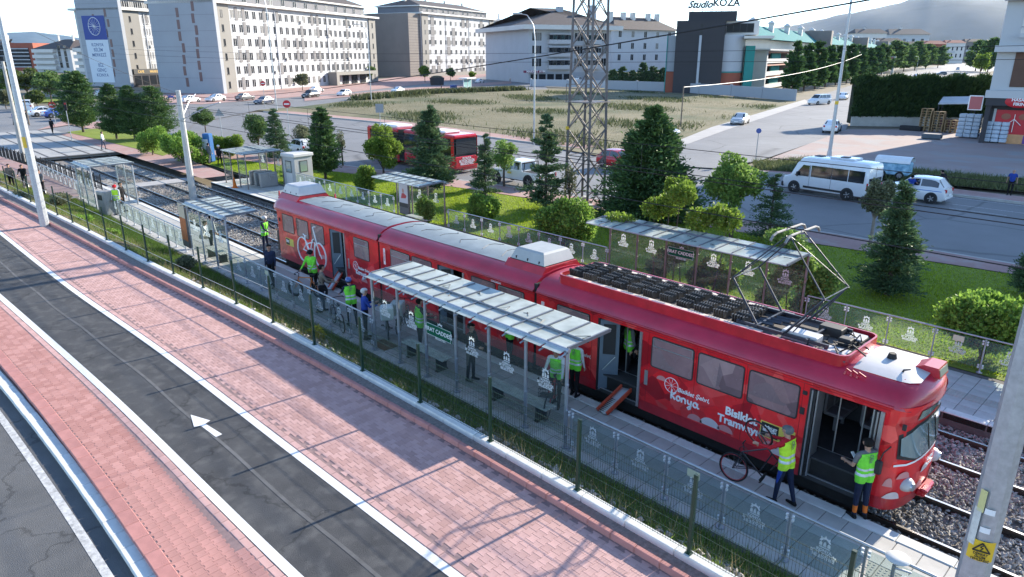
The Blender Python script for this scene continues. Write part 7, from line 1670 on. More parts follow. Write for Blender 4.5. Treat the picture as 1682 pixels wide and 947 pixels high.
for i, bx in enumerate((1300, 1320, 1338, 1355, 1372, 1390, 1406, 1422, 1436)):
    con(('first', 'second', 'third', 'fourth', 'fifth', 'sixth', 'seventh', 'eighth', 'last')[i]+' tree from the left in the dark row before the teal apartments', bx, 152-3.1*i, (70, 74, 66, 76, 78, 72, 74, 80, 76)[i], 28, FOL['big'], nb=110, per=42, L=.9, Wd=.42, group='dark tree row before the teal apartments', rise=.5, power=.55)
for i, (bx, by, ty, w) in enumerate(((1448, 122, 74, 30), (1466, 119, 68, 32), (1484, 117, 72, 30), (1502, 115, 70, 30), (1520, 113, 74, 28), (1540, 111, 76, 26), (1602, 116, 68, 30), (1622, 118, 64, 30))):
    con(('first', 'second', 'third', 'fourth', 'fifth', 'sixth', 'seventh', 'last')[i]+' dark tree of the far row along the side road', bx, by, ty, w, FOL['dark'], nb=90, per=36, L=1.3, Wd=.7, group='dark trees along the far side road', rise=.6, power=.45)
bl('yellow green tree at the end of the clipped hedge', 1608, 128, 82, 34, FOL['light'], n=1500, size=.7, trunk=.25, group=None)
bl('yellow tree among the red roofed houses', 1540, 92, 74, 26, FOL['light'], n=900, size=.9, trunk=.2, group=None)
# tall clipped hedge with its low wall
h0, h1 = at(1398, 206), at(1614, 208); d = h1-h0; L_ = np.linalg.norm(d); d /= L_; nrm = np.array([-d[1], d[0], 0]); hh = height(1400, 206, 134)
t = thing('clipped_hedge', 'tall dark clipped hedge on a low pale wall beside the side road', 'hedge', tuple((h0+h1)/2+nrm*1.2), math.atan2(d[1], d[0]))
b = MB(); b.cbox((0, -.9, .55), (L_, .3, 1.3), .04); b.build('low_wall', mat('pale_render', (.42, .41, .38), .9, 0, .15, 1), t)
n = 26000; P = np.stack([NR.uniform(-L_/2, L_/2, n), NR.uniform(-.8, 1.4, n), NR.uniform(.8, 1, n)**1], 1); face = NR.random(n)
P[:, 2] = np.where(face < .6, NR.uniform(1., hh, n), hh+NR.normal(0, .12, n)+.25*np.sin(P[:, 0]*1.7)); P[:, 1] = np.where(face < .6, -.85+NR.normal(0, .10, n), P[:, 1])
V, F = sprays(P, np.c_[NR.normal(0, .4, n), NR.normal(-.3, .3, n), NR.uniform(.3, 1, n)], .7*NR.uniform(.6, 1.3, n), .26); link('foliage', npmesh('foliage', V, F, FOL['clip']), t)
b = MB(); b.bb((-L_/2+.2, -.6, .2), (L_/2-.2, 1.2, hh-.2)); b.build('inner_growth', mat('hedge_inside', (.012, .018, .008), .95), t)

# --- grass and weeds: nobody could count them
def blades(name, P, hgt, wid, m, label, cat, lean=.5):
    n = len(P); a = NR.uniform(0, 6.283, n); s = np.stack([np.cos(a), np.sin(a), 0*a], 1)*wid[:, None]/2; tip = np.stack([NR.normal(0, lean, n)*hgt, NR.normal(0, lean, n)*hgt, hgt], 1)
    V = np.stack([P-s, P+s, P+tip], 1).reshape(-1, 3); return tag(stuff(link(name, npmesh(name, V, np.arange(3*n).reshape(-1, 3), m))), label, cat)
n = 190000; x = 12-NR.beta(1, 1.5, n)*84; u = NR.random(n); yl = np.interp(x, Q_le[:, 0], Q_le[:, 1]); y = 22.85+u*(yl-22.9); ok = yl > 23
blades('lawn_grass', np.stack([x, y, 0*x-.01], 1)[ok], NR.uniform(.04, .11, n)[ok]*(1+.6*np.sin(x*.9+y*.7)[ok]*.5), NR.uniform(.02, .05, n)[ok], foliage('lawn_blades', (0.170, 0.250, 0.015), (0.400, 0.520, 0.040), .5), 'short bright green mown grass of the lawn beyond the far platform', 'grass')
n = 150000; x = 4-NR.beta(1, 1.3, n)*70; y0 = np.interp(x, Q_foot[:, 0], Q_foot[:, 1])+.16; u = NR.beta(1.5, 1, n); y = y0+u*(10.56-y0); z = 1.12*(1-u)**1.25-.06*u
pt = np.sin(x*.8)+np.sin(x*2.3+y*3)+NR.normal(0, .7, n); ok = (pt+u*1.8 > -.1)
blades('bank_grass', np.stack([x, y, z-.02], 1)[ok], (NR.uniform(.06, .20, n)*(.7+.8*u))[ok], NR.uniform(.012, .03, n)[ok], foliage('bank_blades', (0.058, 0.111, 0.021), (0.221, 0.325, 0.058), .4), 'rough grass and weeds on the bank between fence and platform', 'grass', .6)
n = 9000; x = 4-NR.beta(1, 1.3, n)*70; y0 = np.interp(x, Q_foot[:, 0], Q_foot[:, 1])+.2; u = NR.beta(1, 1.2, n); y = y0+u*(10.5-y0); z = 1.12*(1-u)**1.25-.06*u
blades('dry_stalks', np.stack([x, y, z-.02], 1), NR.uniform(.15, .42, n), NR.uniform(.006, .014, n), foliage('dry_stalk', (0.200, 0.160, 0.080), (0.360, 0.310, 0.180), .3), 'dry straw coloured stalks standing in the bank grass', 'grass', .45)
n = 900; x = 3-NR.beta(1, 1.6, n)*30; y0 = np.interp(x, Q_foot[:, 0], Q_foot[:, 1])+.2; u = NR.beta(1.2, 1.8, n); y = y0+u*(10.4-y0); z = 1.12*(1-u)**1.25-.06*u
tag(scatter_stones('bank_stones', np.stack([x, y, z+.01], 1), NR.uniform(.03, .10, n), island_mat('bank_stone', (.22, .20, .18), (.46, .44, .40), .95)), 'pale loose stones lying in the grass of the bank', 'stones')
# vacant lot: tufts and low weeds
def in_poly(x, y, P):
    c = np.zeros(len(x), bool); j = len(P)-1
    for i in range(len(P)): xi, yi, xj, yj = P[i][0], P[i][1], P[j][0], P[j][1]; c ^= ((yi > y) != (yj > y)) & (x < (xj-xi)*(y-yi)/((yj-yi) or 1e-9)+xi); j = i
    return c
LOT = pxpoly([(500, 180), (600, 163), (720, 153), (820, 150), (1000, 147), (1300, 167), (1150, 211), (1105, 231), (1050, 258), (931, 244), (818, 221), (704, 205), (628, 195)])
n = 330000; x = NR.uniform(-150, -28, n); y = NR.uniform(54, 150, n); keep = in_poly(x, y, LOT); x, y = x[keep], y[keep]
pat = np.sin(x*.21+1.3*np.sin(y*.11))+np.sin(y*.31+x*.07)+NR.normal(0, .5, len(x)); big = pat > 1.1
hg = np.where(big, NR.uniform(.2, .6, len(x)), NR.uniform(.04, .13, len(x))); sel = (pat > -1.4) & (NR.random(len(x)) < np.where(big, .4, .55))
for nm, msk, m, lab in (('dry_weeds', sel & ~big & (pat < .7), foliage('dry_weed', (0.130, 0.120, 0.060), (0.340, 0.290, 0.180), .3), 'straw coloured dry grass and weeds on the vacant lot'), ('green_weeds', sel & (big | (pat >= .7)), foliage('lot_weed', (0.040, 0.060, 0.025), (0.150, 0.165, 0.075), .3), 'greyish green tall weeds in patches on the vacant lot')):
    blades(nm, np.stack([x, y, 0*x], 1)[msk], hg[msk], hg[msk]*.35, m, lab, 'weeds', .4)
STR = pxpoly([(1236, 268), (1330, 262), (1430, 274), (1600, 290), (1700, 300), (1700, 318), (1548, 304), (1400, 290), (1240, 279)])
n = 60000; x = NR.uniform(-34, 2, n); y = NR.uniform(50, 66, n); keep = in_poly(x, y, STR); x, y = x[keep], y[keep]
blades('verge_weeds', np.stack([x, y, 0*x+.04], 1), NR.uniform(.15, .55, len(x)), NR.uniform(.04, .10, len(x)), foliage('verge_weed', (0.060, 0.085, 0.030), (0.220, 0.240, 0.100), .3), 'tufty weeds on the planted strip behind the far kerb', 'weeds')
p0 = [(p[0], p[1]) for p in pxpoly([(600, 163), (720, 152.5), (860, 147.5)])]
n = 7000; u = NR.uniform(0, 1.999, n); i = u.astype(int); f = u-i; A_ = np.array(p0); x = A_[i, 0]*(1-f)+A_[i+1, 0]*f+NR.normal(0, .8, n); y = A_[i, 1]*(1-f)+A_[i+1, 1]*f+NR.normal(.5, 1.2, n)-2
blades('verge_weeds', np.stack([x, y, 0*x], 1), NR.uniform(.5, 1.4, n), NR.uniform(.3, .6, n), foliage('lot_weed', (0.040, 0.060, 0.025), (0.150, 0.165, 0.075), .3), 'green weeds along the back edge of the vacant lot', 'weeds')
# ============================================================ BUILDINGS
def plaster(name, c, v=.05): return mat('wall_'+name, c, .85, 0, v, .25, .08, 8)
W_WHITE, W_GREY, W_BEIGE, W_DGREY = plaster('white', (.47, .478, .485)), plaster('mid_grey', (.19, .185, .185)), plaster('beige', (.235, .225, .205)), plaster('slate', (.17, .17, .185))
W_COOL, W_BROWN, W_CREAM, W_RED = plaster('cool_grey', (.33, .35, .38)), plaster('brown_cladding', (.185, .165, .15), .08), plaster('cream', (.62, .60, .56)), plaster('brick_red', (.30, .085, .05), .12)
W_PALE = plaster('pale_blue_grey', (.44, .46, .49)); W_TEAL = plaster('teal', (.03, .24, .22)); W_BLACK = plaster('charcoal', (.045, .043, .048))
R_DARK, R_RED, R_TEAL = mat('dark_roof_tiles', (.07, .055, .05), .8, 0, .2, .8), mat('red_roof_tiles', (.28, .085, .06), .8, 0, .2, .8), mat('teal_roof_sheet', (.045, .20, .21), .9, 0, .15, .5, spec=.1)
M_WFR = mat('white_window_frame', (.62, .62, .62), .5); M_BFR = mat('dark_window_frame', (.06, .06, .065), .5)
M_PANE = mat('window_pane', (.016, .019, .024), .25, 0, .3, .12, spec=.12); M_CURT = mat('curtained_pane', (.17, .165, .155), .3, 0, .3, 2, spec=.2); M_SHUT = mat('brown_roller_shutter', (.11, .055, .035), .7, 0, .1, 1)
WM = {}
def win_mesh(w, h, fr=M_WFR, d=.12, mull=1):
    k = (round(w, 2), round(h, 2), fr.name, mull)
    if k not in WM:
        b = MB(); t = .05
        b.bb((-w/2, -.06, 0), (w/2, d, t)); b.bb((-w/2, -.06, h-t), (w/2, d, h)); b.bb((-w/2, -.06, t), (-w/2+t, d, h-t)); b.bb((w/2-t, -.06, t), (w/2, d, h-t))
        for i in range(mull): x = -w/2+w*(i+1)/(mull+1); b.bb((x-.04, -.05, t), (x+.04, d, h-t))
        b.bb((-w/2-.08, -.14, -.08), (w/2+.08, d, 0)); f = b.mesh('window', fr); b = MB(); q4 = ((-w/2+t, -.02, t), (w/2-t, -.02, t), (w/2-t, -.02, h-t), (-w/2+t, -.02, h-t)); b.quad(*q4); c_ = MB(); c_.quad(*q4); WM[k] = (f, b.mesh('pane', M_PANE), c_.mesh('pane', M_CURT))
    return WM[k]
def windows(t, spots, w, h, fr=M_WFR, mull=1, rz=0., off=(0, 0, 0)):
    """spots: (x, z) of the sill centre on the face y = 0 of a frame turned by rz about off"""
    f, p, pc = win_mesh(w, h, fr, mull=mull); c, s = math.cos(rz), math.sin(rz)
    for x, z in spots: o = link('window', f, t, (off[0]+c*x, off[1]+s*x, off[2]+z), rz); link('pane', pc if R.random() < .22 else p, o)
def bld(name, label, P0, P1, cat='building', group=None):
    P0, P1 = np.array(P0, float), np.array(P1, float); d = P1-P0; L = float(np.linalg.norm(d[:2])); return thing(name, label, cat, (P0[0], P0[1], 0), math.atan2(d[1], d[0]), group), L
def boxpart(t, name, a, b_, m): q = MB(); q.bb(a, b_); return q.build(name, m, t)
def hip(t, x0, x1, y0, y1, z, h, m, name='roof', over=.8, ridge=None):
    x0 -= over; x1 += over; y0 -= over; y1 += over; i = (y1-y0)/2 if ridge is None else ridge; ym = (y0+y1)/2
    b = MB(); b.add([(x0, y0, z), (x1, y0, z), (x1, y1, z), (x0, y1, z), (x0+i, ym, z+h), (x1-i, ym, z+h)], [(0, 1, 5, 4), (1, 2, 5), (2, 3, 4, 5), (3, 0, 4), (3, 2, 1, 0)]); return b.build(name, m, t)
def chimney(t, x, y, z, h, m=W_CREAM, w=.9, par=None): b = MB(); b.box((x, y, z+h/2), (w, w, h)); b.box((x, y, z+h+.06), (w*1.2, w*1.2, .12)); return b.build('chimney', m, par or t)
def apartments(label, px0, px1, depth, H, floors, cols, seed, endw=None, pier=5.5, tall_end=None, group=None):
    """striped apartment block: pale front with grey panels between windows, beige end piers, set-back attic"""
    rr = random.Random(seed); t, L = bld('apartment_block', label, at(*px0), at(*px1), group=group); fh = H/(floors+.25)
    boxpart(t, 'wall', (0, 0, 0), (L, depth, H), W_WHITE)
    for x0, x1 in ((-.02, pier), (L-pier*.8, L+.02)): boxpart(t, 'end_pier', (x0, -.35, -.1), (x1, .0, H-.05), W_BEIGE)
    for f in range(floors+1): boxpart(t, 'floor_band', (pier, -.10, f*fh+.15), (L-pier*.8, -.005, f*fh+.45), W_WHITE)
    xs = [pier+1.6+(L-1.8*pier-3.2)*i/(cols-1) for i in range(cols)]; step = xs[1]-xs[0]; spots = []
    pan = MB().bb((-(step-1.75)/2, -.12, 0), ((step-1.75)/2, -.002, fh-.25)).mesh('grey_panel', W_GREY)
    for f in range(floors):
        z = f*fh+.55; i = 0
        for i, x in enumerate(xs):
            spots.append((x, z+.45))
            if (i*2+f*3+rr.randint(0, 1)) % 3 == 0 and i+1 < cols: link('grey_panel', pan, t, (x+step/2, 0, z))
    windows(t, spots, min(1.7, step*.50), 1.95); windows(t, [(pier*.5, f*fh+1.1) for f in range(floors)]+[(L-pier*.4, f*fh+1.1) for f in range(floors)], .7, 1.6, M_BFR, 0, off=(0, -.35, 0))
    acm = MB().cbox((0, -.25, .3), (1.0, .4, .7), .05).mesh('air_conditioner', W_CREAM)
    for q in rr.sample(spots, 9): link('air_conditioner', acm, t, (q[0]+step*.42, -.1, q[1]-.1))
    boxpart(t, 'downpipe', (L*.30, -.22, 0), (L*.30+.25, -.10, H), W_PALE); boxpart(t, 'downpipe', (L*.62, -.22, 0), (L*.62+.25, -.10, H), W_PALE)
    boxpart(t, 'cornice', (-1.2, -1.4, H), (L+1.2, depth+1, H+.55), W_CREAM)
    at_ = boxpart(t, 'attic', (2.5, 2.2, H+.55), (L-2.5, depth-2, H+3.2), W_DGREY); windows(t, [(4+(L-8)*i/13, H+1.0) for i in range(14)], 1.6, 1.7, M_WFR, 1, off=(0, 2.19, 0))
    boxpart(t, 'attic_cornice', (1.5, 1.3, H+3.2), (L-1.5, depth-1, H+3.6), W_CREAM); rf = hip(t, 2.5, L-2.5, 2.2, depth-2, H+3.6, 3.2, R_DARK, ridge=9)
    for i in range(4): chimney(t, 8+(L-16)*i/3, depth*.5, H+4.5, 3.2, par=rf)
    if endw:      # tall blank end wall in cool grey with staggered slit windows
        w, dH = endw; boxpart(t, 'end_wall', (-1.2, -1.5, 0), (-.05, w, H+dH), W_COOL)
        for j in range(6):
            g_ = MB(); g_.bb((-1.21, -1.5, (H+dH)*(j+1)/7-.03), (-1.195, w, (H+dH)*(j+1)/7+.03)); g_.build('panel_joint', W_GREY, t)
        for j in range(14):
            z = 1.5+(H-2)*j/14; u = w*(.22 if j % 2 else .5)+rr.uniform(-.6, .6); boxpart(t, 'slit_window', (-1.24, u, z), (-1.19, u+.8, z+2.1), mat('slit_window_red', (.13, .06, .06), .4))
    return t, L, H
# long block in the middle left
tA, LA, HA = apartments('long striped pale apartment block with six floors of windows in the upper left', (365, 153), (620, 134), 17, 20.4, 6, 25, 3, endw=(17, 4.5))
boxpart(tA, 'entrance_canopy', (LA*.60, -3.2, 3.0), (LA*.93, -.4, 3.9), W_BEIGE); boxpart(tA, 'entrance_wall', (LA*.60, -3.2, 0), (LA*.62, -.4, 3.0), W_BEIGE)
windows(tA, [(LA*(.66+.07*i), .2) for i in range(4)], 3.2, 2.5, M_BFR, 2, off=(0, -.3, 0))
# block behind it at the left edge with the blue banner
tB, LB_, HB_ = apartments('apartment block at the upper left with a tall blue and white banner on its end', (214, 142), (330, 136), 16, 21.0, 6, 14, 5, endw=(14, 5.5), pier=7)
M_BAN = mat('banner_blue', (.02, .05, .26), .6); M_BANW = mat('banner_white', (.60, .66, .72), .6)
bb_ = MB(); bb_.bb((-1.32, 4.0, 1.2), (-1.24, 12.2, 19.5)); bn = bb_.build('banner', M_BANW, tB); bb_ = MB(); bb_.bb((-1.36, 4.0, 13.0), (-1.325, 12.2, 19.5)); bn2 = bb_.build('banner_top', M_BAN, tB)
bb_ = MB(); bb_.tube([(-1.37, 8.1+2.1*math.cos(a), 16.6+2.4*math.sin(a)) for a in np.linspace(0, 6.28, 25)[:-1]], .10, 4, closed=True)
for k in range(8): a = k*math.pi/8; bb_.tube([(-1.37, 8.1-2.0*math.cos(a), 16.6-2.2*math.sin(a)), (-1.37, 8.1+2.0*math.cos(a), 16.6+2.2*math.sin(a))], .05, 3)
bb_.build('banner_ring', M_LETT, bn2)
for i, (s, z) in enumerate((('KONYA', 11.6), ('BİLİM', 10.2), ('MERKEZİ', 8.8), ('BİZ', 6.0), ('GENÇ', 4.6), ('KONYA', 3.2))): text(s, 1.25, mat('banner_ink', (.10, .16, .30), .6), bn, (-1.33, 8.1, z), (rad(90), 0, rad(-90)), off=.02)
boxpart(tB, 'shop_front', (0, -.6, 0), (LB_, -.36, 3.4), W_BLACK); sg_ = boxpart(tB, 'shop_sign', (LB_*.05, -.75, 3.4), (LB_*.62, -.4, 4.9), M_BLKV)
for i in range(9): x = LB_*(.05+.1*i); boxpart(tB, 'shop_window', (x, -.64, .3), (x+LB_*.085, -.605, 3.0), M_PANE)
for i, s in enumerate(('CAFE', 'MARKET', 'EKMEK')): text(s, 1.0, mat('shop_sign_gold', (.55, .35, .08), .5), sg_, (LB_*(.14+.18*i), -.76, 4.1), FA, off=.02)
# third block: brown blank end, pale front
tC, LC, HC = apartments('striped apartment block with a brown blank end wall, centre of the skyline', (695, 125), (810, 119.5), 26, 25.5, 6, 13, 8, pier=5)
boxpart(tC, 'end_cladding', (-9, .5, -.1), (-.03, 25.9, 25.4), W_BROWN)
for j in range(22): g_ = MB(); g_.bb((-9.03, .47, 1.1*j+.6), (-.03, .5, 1.1*j+.68)); g_.build('cladding_joint', W_BLACK, tC)
wg = boxpart(tC, 'rear_wing', (-34, 27, -.1), (-2, 40, 24.5), W_BEIGE); sp_ = []
for f in range(6):
    for i in range(5): sp_.append((-31+i*4.6, 1.2+f*4.05))
windows(tC, sp_, 1.7, 2.1, off=(0, 26.98, 0)); pn_ = MB().bb((-.9, -.08, 0), (.9, 0, 3.4)).mesh('grey_panel', W_DGREY)
for f in range(6):
    for i in range(4):
        if (i+f*2) % 3 == 0: link('grey_panel', pn_, tC, (-28.7+i*4.6, 26.98, .6+f*4.05))
boxpart(tC, 'wing_cornice', (-35, 25.6, 24.5), (-2, 41, 25.1), W_CREAM); boxpart(tC, 'wing_attic', (-33, 28, 25.1), (-4, 39, 28), W_DGREY); hip(tC, -33, -3, 28, 39, 28, 3, R_DARK, 'wing_roof')
boxpart(tC, 'garden_wall', (-6, -6, 0), (LC, -5.6, 1.6), W_BEIGE)
# cream houses beyond
t, L = bld('apartment_house', 'tall cream house with a narrow glazed stair strip right of the striped block', at(806, 113), at(852, 112)); H = 30
boxpart(t, 'wall', (0, 0, 0), (L, 20, H), W_CREAM); boxpart(t, 'roof', (-.8, -.8, H), (L+.8, 21, H+1.2), W_COOL); boxpart(t, 'stair_glass', (L*.22, -.12, 4), (L*.33, -.02, H-6), M_PANE)
for j in range(8): boxpart(t, 'stair_rail', (L*.21, -.2, 5+j*2.5), (L*.34, -.12, 5.4+j*2.5), W_WHITE)
windows(t, [(L*u, 3+f*5) for u in (.08, .62, .8) for f in range(5)], 1.6, 2.4, M_BFR, 0); chimney(t, L*.6, 8, H+1, 4)
t, L = bld('apartment_house', 'brown balconied house with a red eave behind the curved lamp post', at(852, 117), at(876, 117)); H = 22
boxpart(t, 'wall', (0, 0, 0), (L, 14, H), W_BROWN); boxpart(t, 'roof', (-3, -2, H), (L+1, 15, H+1), R_RED)
for f in range(4): boxpart(t, 'balcony', (.5, -1.5, 2+f*5), (L, 0, 3.4+f*5), W_CREAM)
windows(t, [(L*u, 4+f*5) for u in (.3, .75) for f in range(4)], 2, 2.2, M_BFR, 0)
# grey three-storey house with hipped brown roof
A0, A1 = at(868, 136), at(1000, 134); t, L = bld('apartment_house', 'grey three storey house with white eaves and brown hipped roof behind the tower', A0, A1); dep = 42
H = height(868, 136, 46)*.98; fh = H*.24; boxpart(t, 'wall', (0, 0, 0), (L, dep, H), W_PALE); boxpart(t, 'ground_floor', (1, -.3, 0), (L-.5, 0, fh*.82), W_COOL)
boxpart(t, 'eaves', (-3, -3, H), (L+3, dep+3, H+1.4), W_CREAM); rf = hip(t, 0, L, 0, dep, H+1.4, 6.5, R_DARK, over=2)
for i, (x, y, h) in enumerate(((L*.62, dep*.4, 5.5), (L*.78, dep*.5, 4.5), (L*.84, dep*.45, 4), (L*.98, dep*.3, 6), (L*.9, dep*.7, 5))): chimney(t, x, y, H+2.5, h, W_PALE, 2., rf)
for u0, u1 in ((.22, .50), (.66, .86)):
    for f in range(3):
        z = fh*(1+f)+.3; bal = boxpart(t, 'balcony', (L*u0, -1.6, z), (L*u1, 0, z+1.3), W_WHITE); bw = (u1-u0)*L/6
        for i in range(6): x = L*u0+bw*i; boxpart(t, 'balcony_glass', (x+.1, -1.55, z+1.35), (x+bw-.1, -1.45, z+fh*.68), M_CGL if i % 2 else M_PANE)
        boxpart(t, 'balcony_slab', (L*u0, -1.7, z+fh*.72), (L*u1, 0, z+fh*.80), W_PALE)
windows(t, [(L*u, fh*(1+f)+1.2) for u in (.07, .12, .58, .62, .92) for f in range(3)], 1.9, 2.6, M_WFR, 1); sgn = boxpart(t, 'shop_sign', (-2, -1.2, fh*.82), (L*.18, -.35, fh*1.0), mat('sign_maroon', (.20, .02, .06), .5)); text('MARKET AVM', 1.1, M_LETT, sgn, (L*.07, -1.22, fh*.91), FA, off=.02)
for i in range(5): boxpart(t, 'shop_window', (L*(.02+.10*i), -.36, .4), (L*(.10+.10*i), -.31, fh*.7), M_PANE)
for u in (.14, .30, .62, .78):     # right-hand face, in the sun
    windows(t, [(dep*u, fh*(1+f)+1.0) for f in range(3)], 2.0, 2.7, M_WFR, 1, rz=math.pi/2, off=(L, 0, 0))
boxpart(t, 'corner_pier', (L-.02, dep*.42, 0), (L+.5, dep*.54, H), W_DGREY)
for f in range(3): boxpart(t, 'side_balcony', (L, dep*.86, fh*(1+f)+.3), (L+1.6, dep, fh*(1+f)+1.6), W_PALE)
t, L = bld('apartment_house', 'brown roofed houses with chimneys behind the grey house', at(1005, 118), at(1105, 116)); boxpart(t, 'wall', (0, 0, 0), (L, 20, 22), W_PALE); rf = hip(t, 0, L, 0, 20, 22, 7, R_DARK, over=2)
for i, u in enumerate((.1, .3, .45, .7, .85)): chimney(t, L*u, 8, 25, 6, W_CREAM, 2.2, rf)
windows(t, [(L*(.1+.2*i), 6+f*6) for i in range(5) for f in range(3)], 2.4, 3.2)
# charcoal monolith with the roof sign
K0, K1 = at(1104, 152), at(1182, 153); t, L = bld('office_building', 'charcoal windowless block carrying the Studio KOZA roof sign', K0, K1); H = height(1104, 152, 33.5); dep = 18
boxpart(t, 'wall', (0, 0, 0), (L, dep, H), W_BLACK)
for j in range(9): g_ = MB(); g_.bb((.05, -.03, H*(j+1)/10-.03), (L-.05, -.001, H*(j+1)/10+.03)); g_.build('panel_joint', M_BLKV, t)
boxpart(t, 'light_slot', (L*.485, -.25, 0), (L*.535, -.02, H*.80), W_PALE); boxpart(t, 'dark_slot', (L*.49, -.1, H*.82), (L*.55, -.02, H*.95), M_BLKV)
rb = boxpart(t, 'roof_box', (L*.22, 4, H), (L*1.22, dep, H+2.2), W_BLACK)
text('Studio', 2.2, M_BLKV, rb, (L*.44, 4.2, H+3.7), FA, off=.09, shear=.4, ext=.15); text('KOZA', 2.2, M_BLKV, rb, (L*.98, 4.2, H+4.0), FA, off=.08, ext=.15)
bb_ = MB(); bb_.beam((L*.3, 4.2, H+2.6), (L*1.2, 4.2, H+2.6), .12, .12)
for u in (.3, .5, .7, .9, 1.1): bb_.beam((L*u, 4.2, H+2.2), (L*u, 4.2, H+3.2), .1, .1)
bb_.build('sign_stand', M_DARK, rb)
# curved pale front right of it, brick base, teal pillar
rw = height(1205, 153, 56); R_, cy_ = L*.42, dep*.35
bb_ = MB(); ar = [(L+L*.46*math.sin(a), 1.5+cy_*(1-math.cos(a))) for a in np.linspace(0, math.pi/2, 9)]; bb_.loft([[(x, y, H*.30) for x, y in ar], [(x, y, rw) for x, y in ar]], caps=False, closed=False); cw = bb_.build('curved_wall', W_PALE, t, smooth=60)
bb_ = MB(); bb_.loft([[(x, y-.05, 0) for x, y in ar], [(x, y-.05, H*.29) for x, y in ar]], caps=False, closed=False); bb_.build('brick_base', W_RED, t, smooth=60); bb_ = MB(); bb_.loft([[(x, y-.12, H*.285) for x, y in ar], [(x, y-.12, H*.305) for x, y in ar]], caps=False, closed=False); bb_.build('string_course', W_TEAL, t)
boxpart(t, 'side_wall', (L+.02, 8.6, 0), (L+L*.46, dep, rw-.02), W_PALE); boxpart(t, 'teal_pillar', (L*1.47, 4.5, 0), (L*1.66, 9, H*.66), W_TEAL); boxpart(t, 'left_wall', (-L*.17, 2, H*.30), (-.02, dep, H*.80), W_COOL); boxpart(t, 'left_base', (-L*.17, 1.9, 0), (-.02, dep, H*.295), W_RED); boxpart(t, 'teal_edge', (-L*.19, 1.8, 0), (-L*.172, 3, H*.8), W_TEAL)
boxpart(t, 'upper_floor', (L*1.02, 5, rw), (L*1.7, dep, rw+3.2), W_CREAM); windows(t, [(L*(1.1+.14*i), rw+.6) for i in range(4)], 1.6, 2.0, M_BFR, 0, off=(0, 4.98, 0)); boxpart(t, 'terrace_slab', (L*1.4, 1.5, rw-.9), (L*2.0, dep, rw-.3), W_CREAM)
# teal-roofed white terrace of balconies
T0, T1 = at(1252, 148), at(1456, 112); t, L = bld('apartment_terrace', 'white terraced apartments with teal roof, dormers and teal balconies', T0, T1); H = height(1252, 148, 62)
boxpart(t, 'wall', (0, 6, 0), (L, 13, H), W_CREAM); bb_ = MB(); bb_.add([(-1, 3, H), (L, 3, H), (L, 9, H+4), (-1, 9, H+4), (L, 15, H), (-1, 15, H)], [(0, 1, 2, 3), (2, 4, 5, 3), (0, 3, 5), (1, 4, 2)]); rf = bb_.build('roof', R_TEAL, t)
for i in range(16): bb_ = MB(); x = L*(i+.5)/16; bb_.box((x, 7, H+3.3), (1.4, 1.4, 3.0)); bb_.add([(x-1.2, 5.8, H+4.8), (x+1.2, 5.8, H+4.8), (x, 7, H+5.8), (x-1.2, 8.2, H+4.8), (x+1.2, 8.2, H+4.8)], [(0, 1, 2), (1, 4, 2), (4, 3, 2), (3, 0, 2)]); bb_.build('roof_turret', W_CREAM, rf)
n_ = 6
for i in range(n_):
    x0 = L*i/n_+2; x1 = x0+L/n_*.58
    for xx in (x0, x1): boxpart(t, 'frame_pillar', (xx-.6, 0, 0), (xx+.6, 6, H*.76), W_WHITE)
    boxpart(t, 'frame_top', (x0-2.2, -1, H*.76), (x1+3, 6, H*.80), W_WHITE)
    for f in range(3):
        z = H*.25*f; boxpart(t, 'balcony_slab', (x0+.6, 0, z+H*.22), (x1-.6, 6, z+H*.245), plaster('salmon', (.50, .26, .20))); boxpart(t, 'balcony_rail', (x0+.6, .1, z+.3), (x1-.6, .3, z+1.4), W_CREAM); boxpart(t, 'teal_screen', (x0+(x1-x0)*.30, 1.2, z+.3), (x0+(x1-x0)*.62, 1.6, z+H*.22), W_TEAL); boxpart(t, 'balcony_glass', (x0+(x1-x0)*.64, 5.8, z+.4), (x1-.8, 5.95, z+H*.2), M_PANE)
    if i % 2: boxpart(t, 'stair_tower', (x1+2, -.5, 0), (x1+6, 9, H+4.5), W_BROWN)
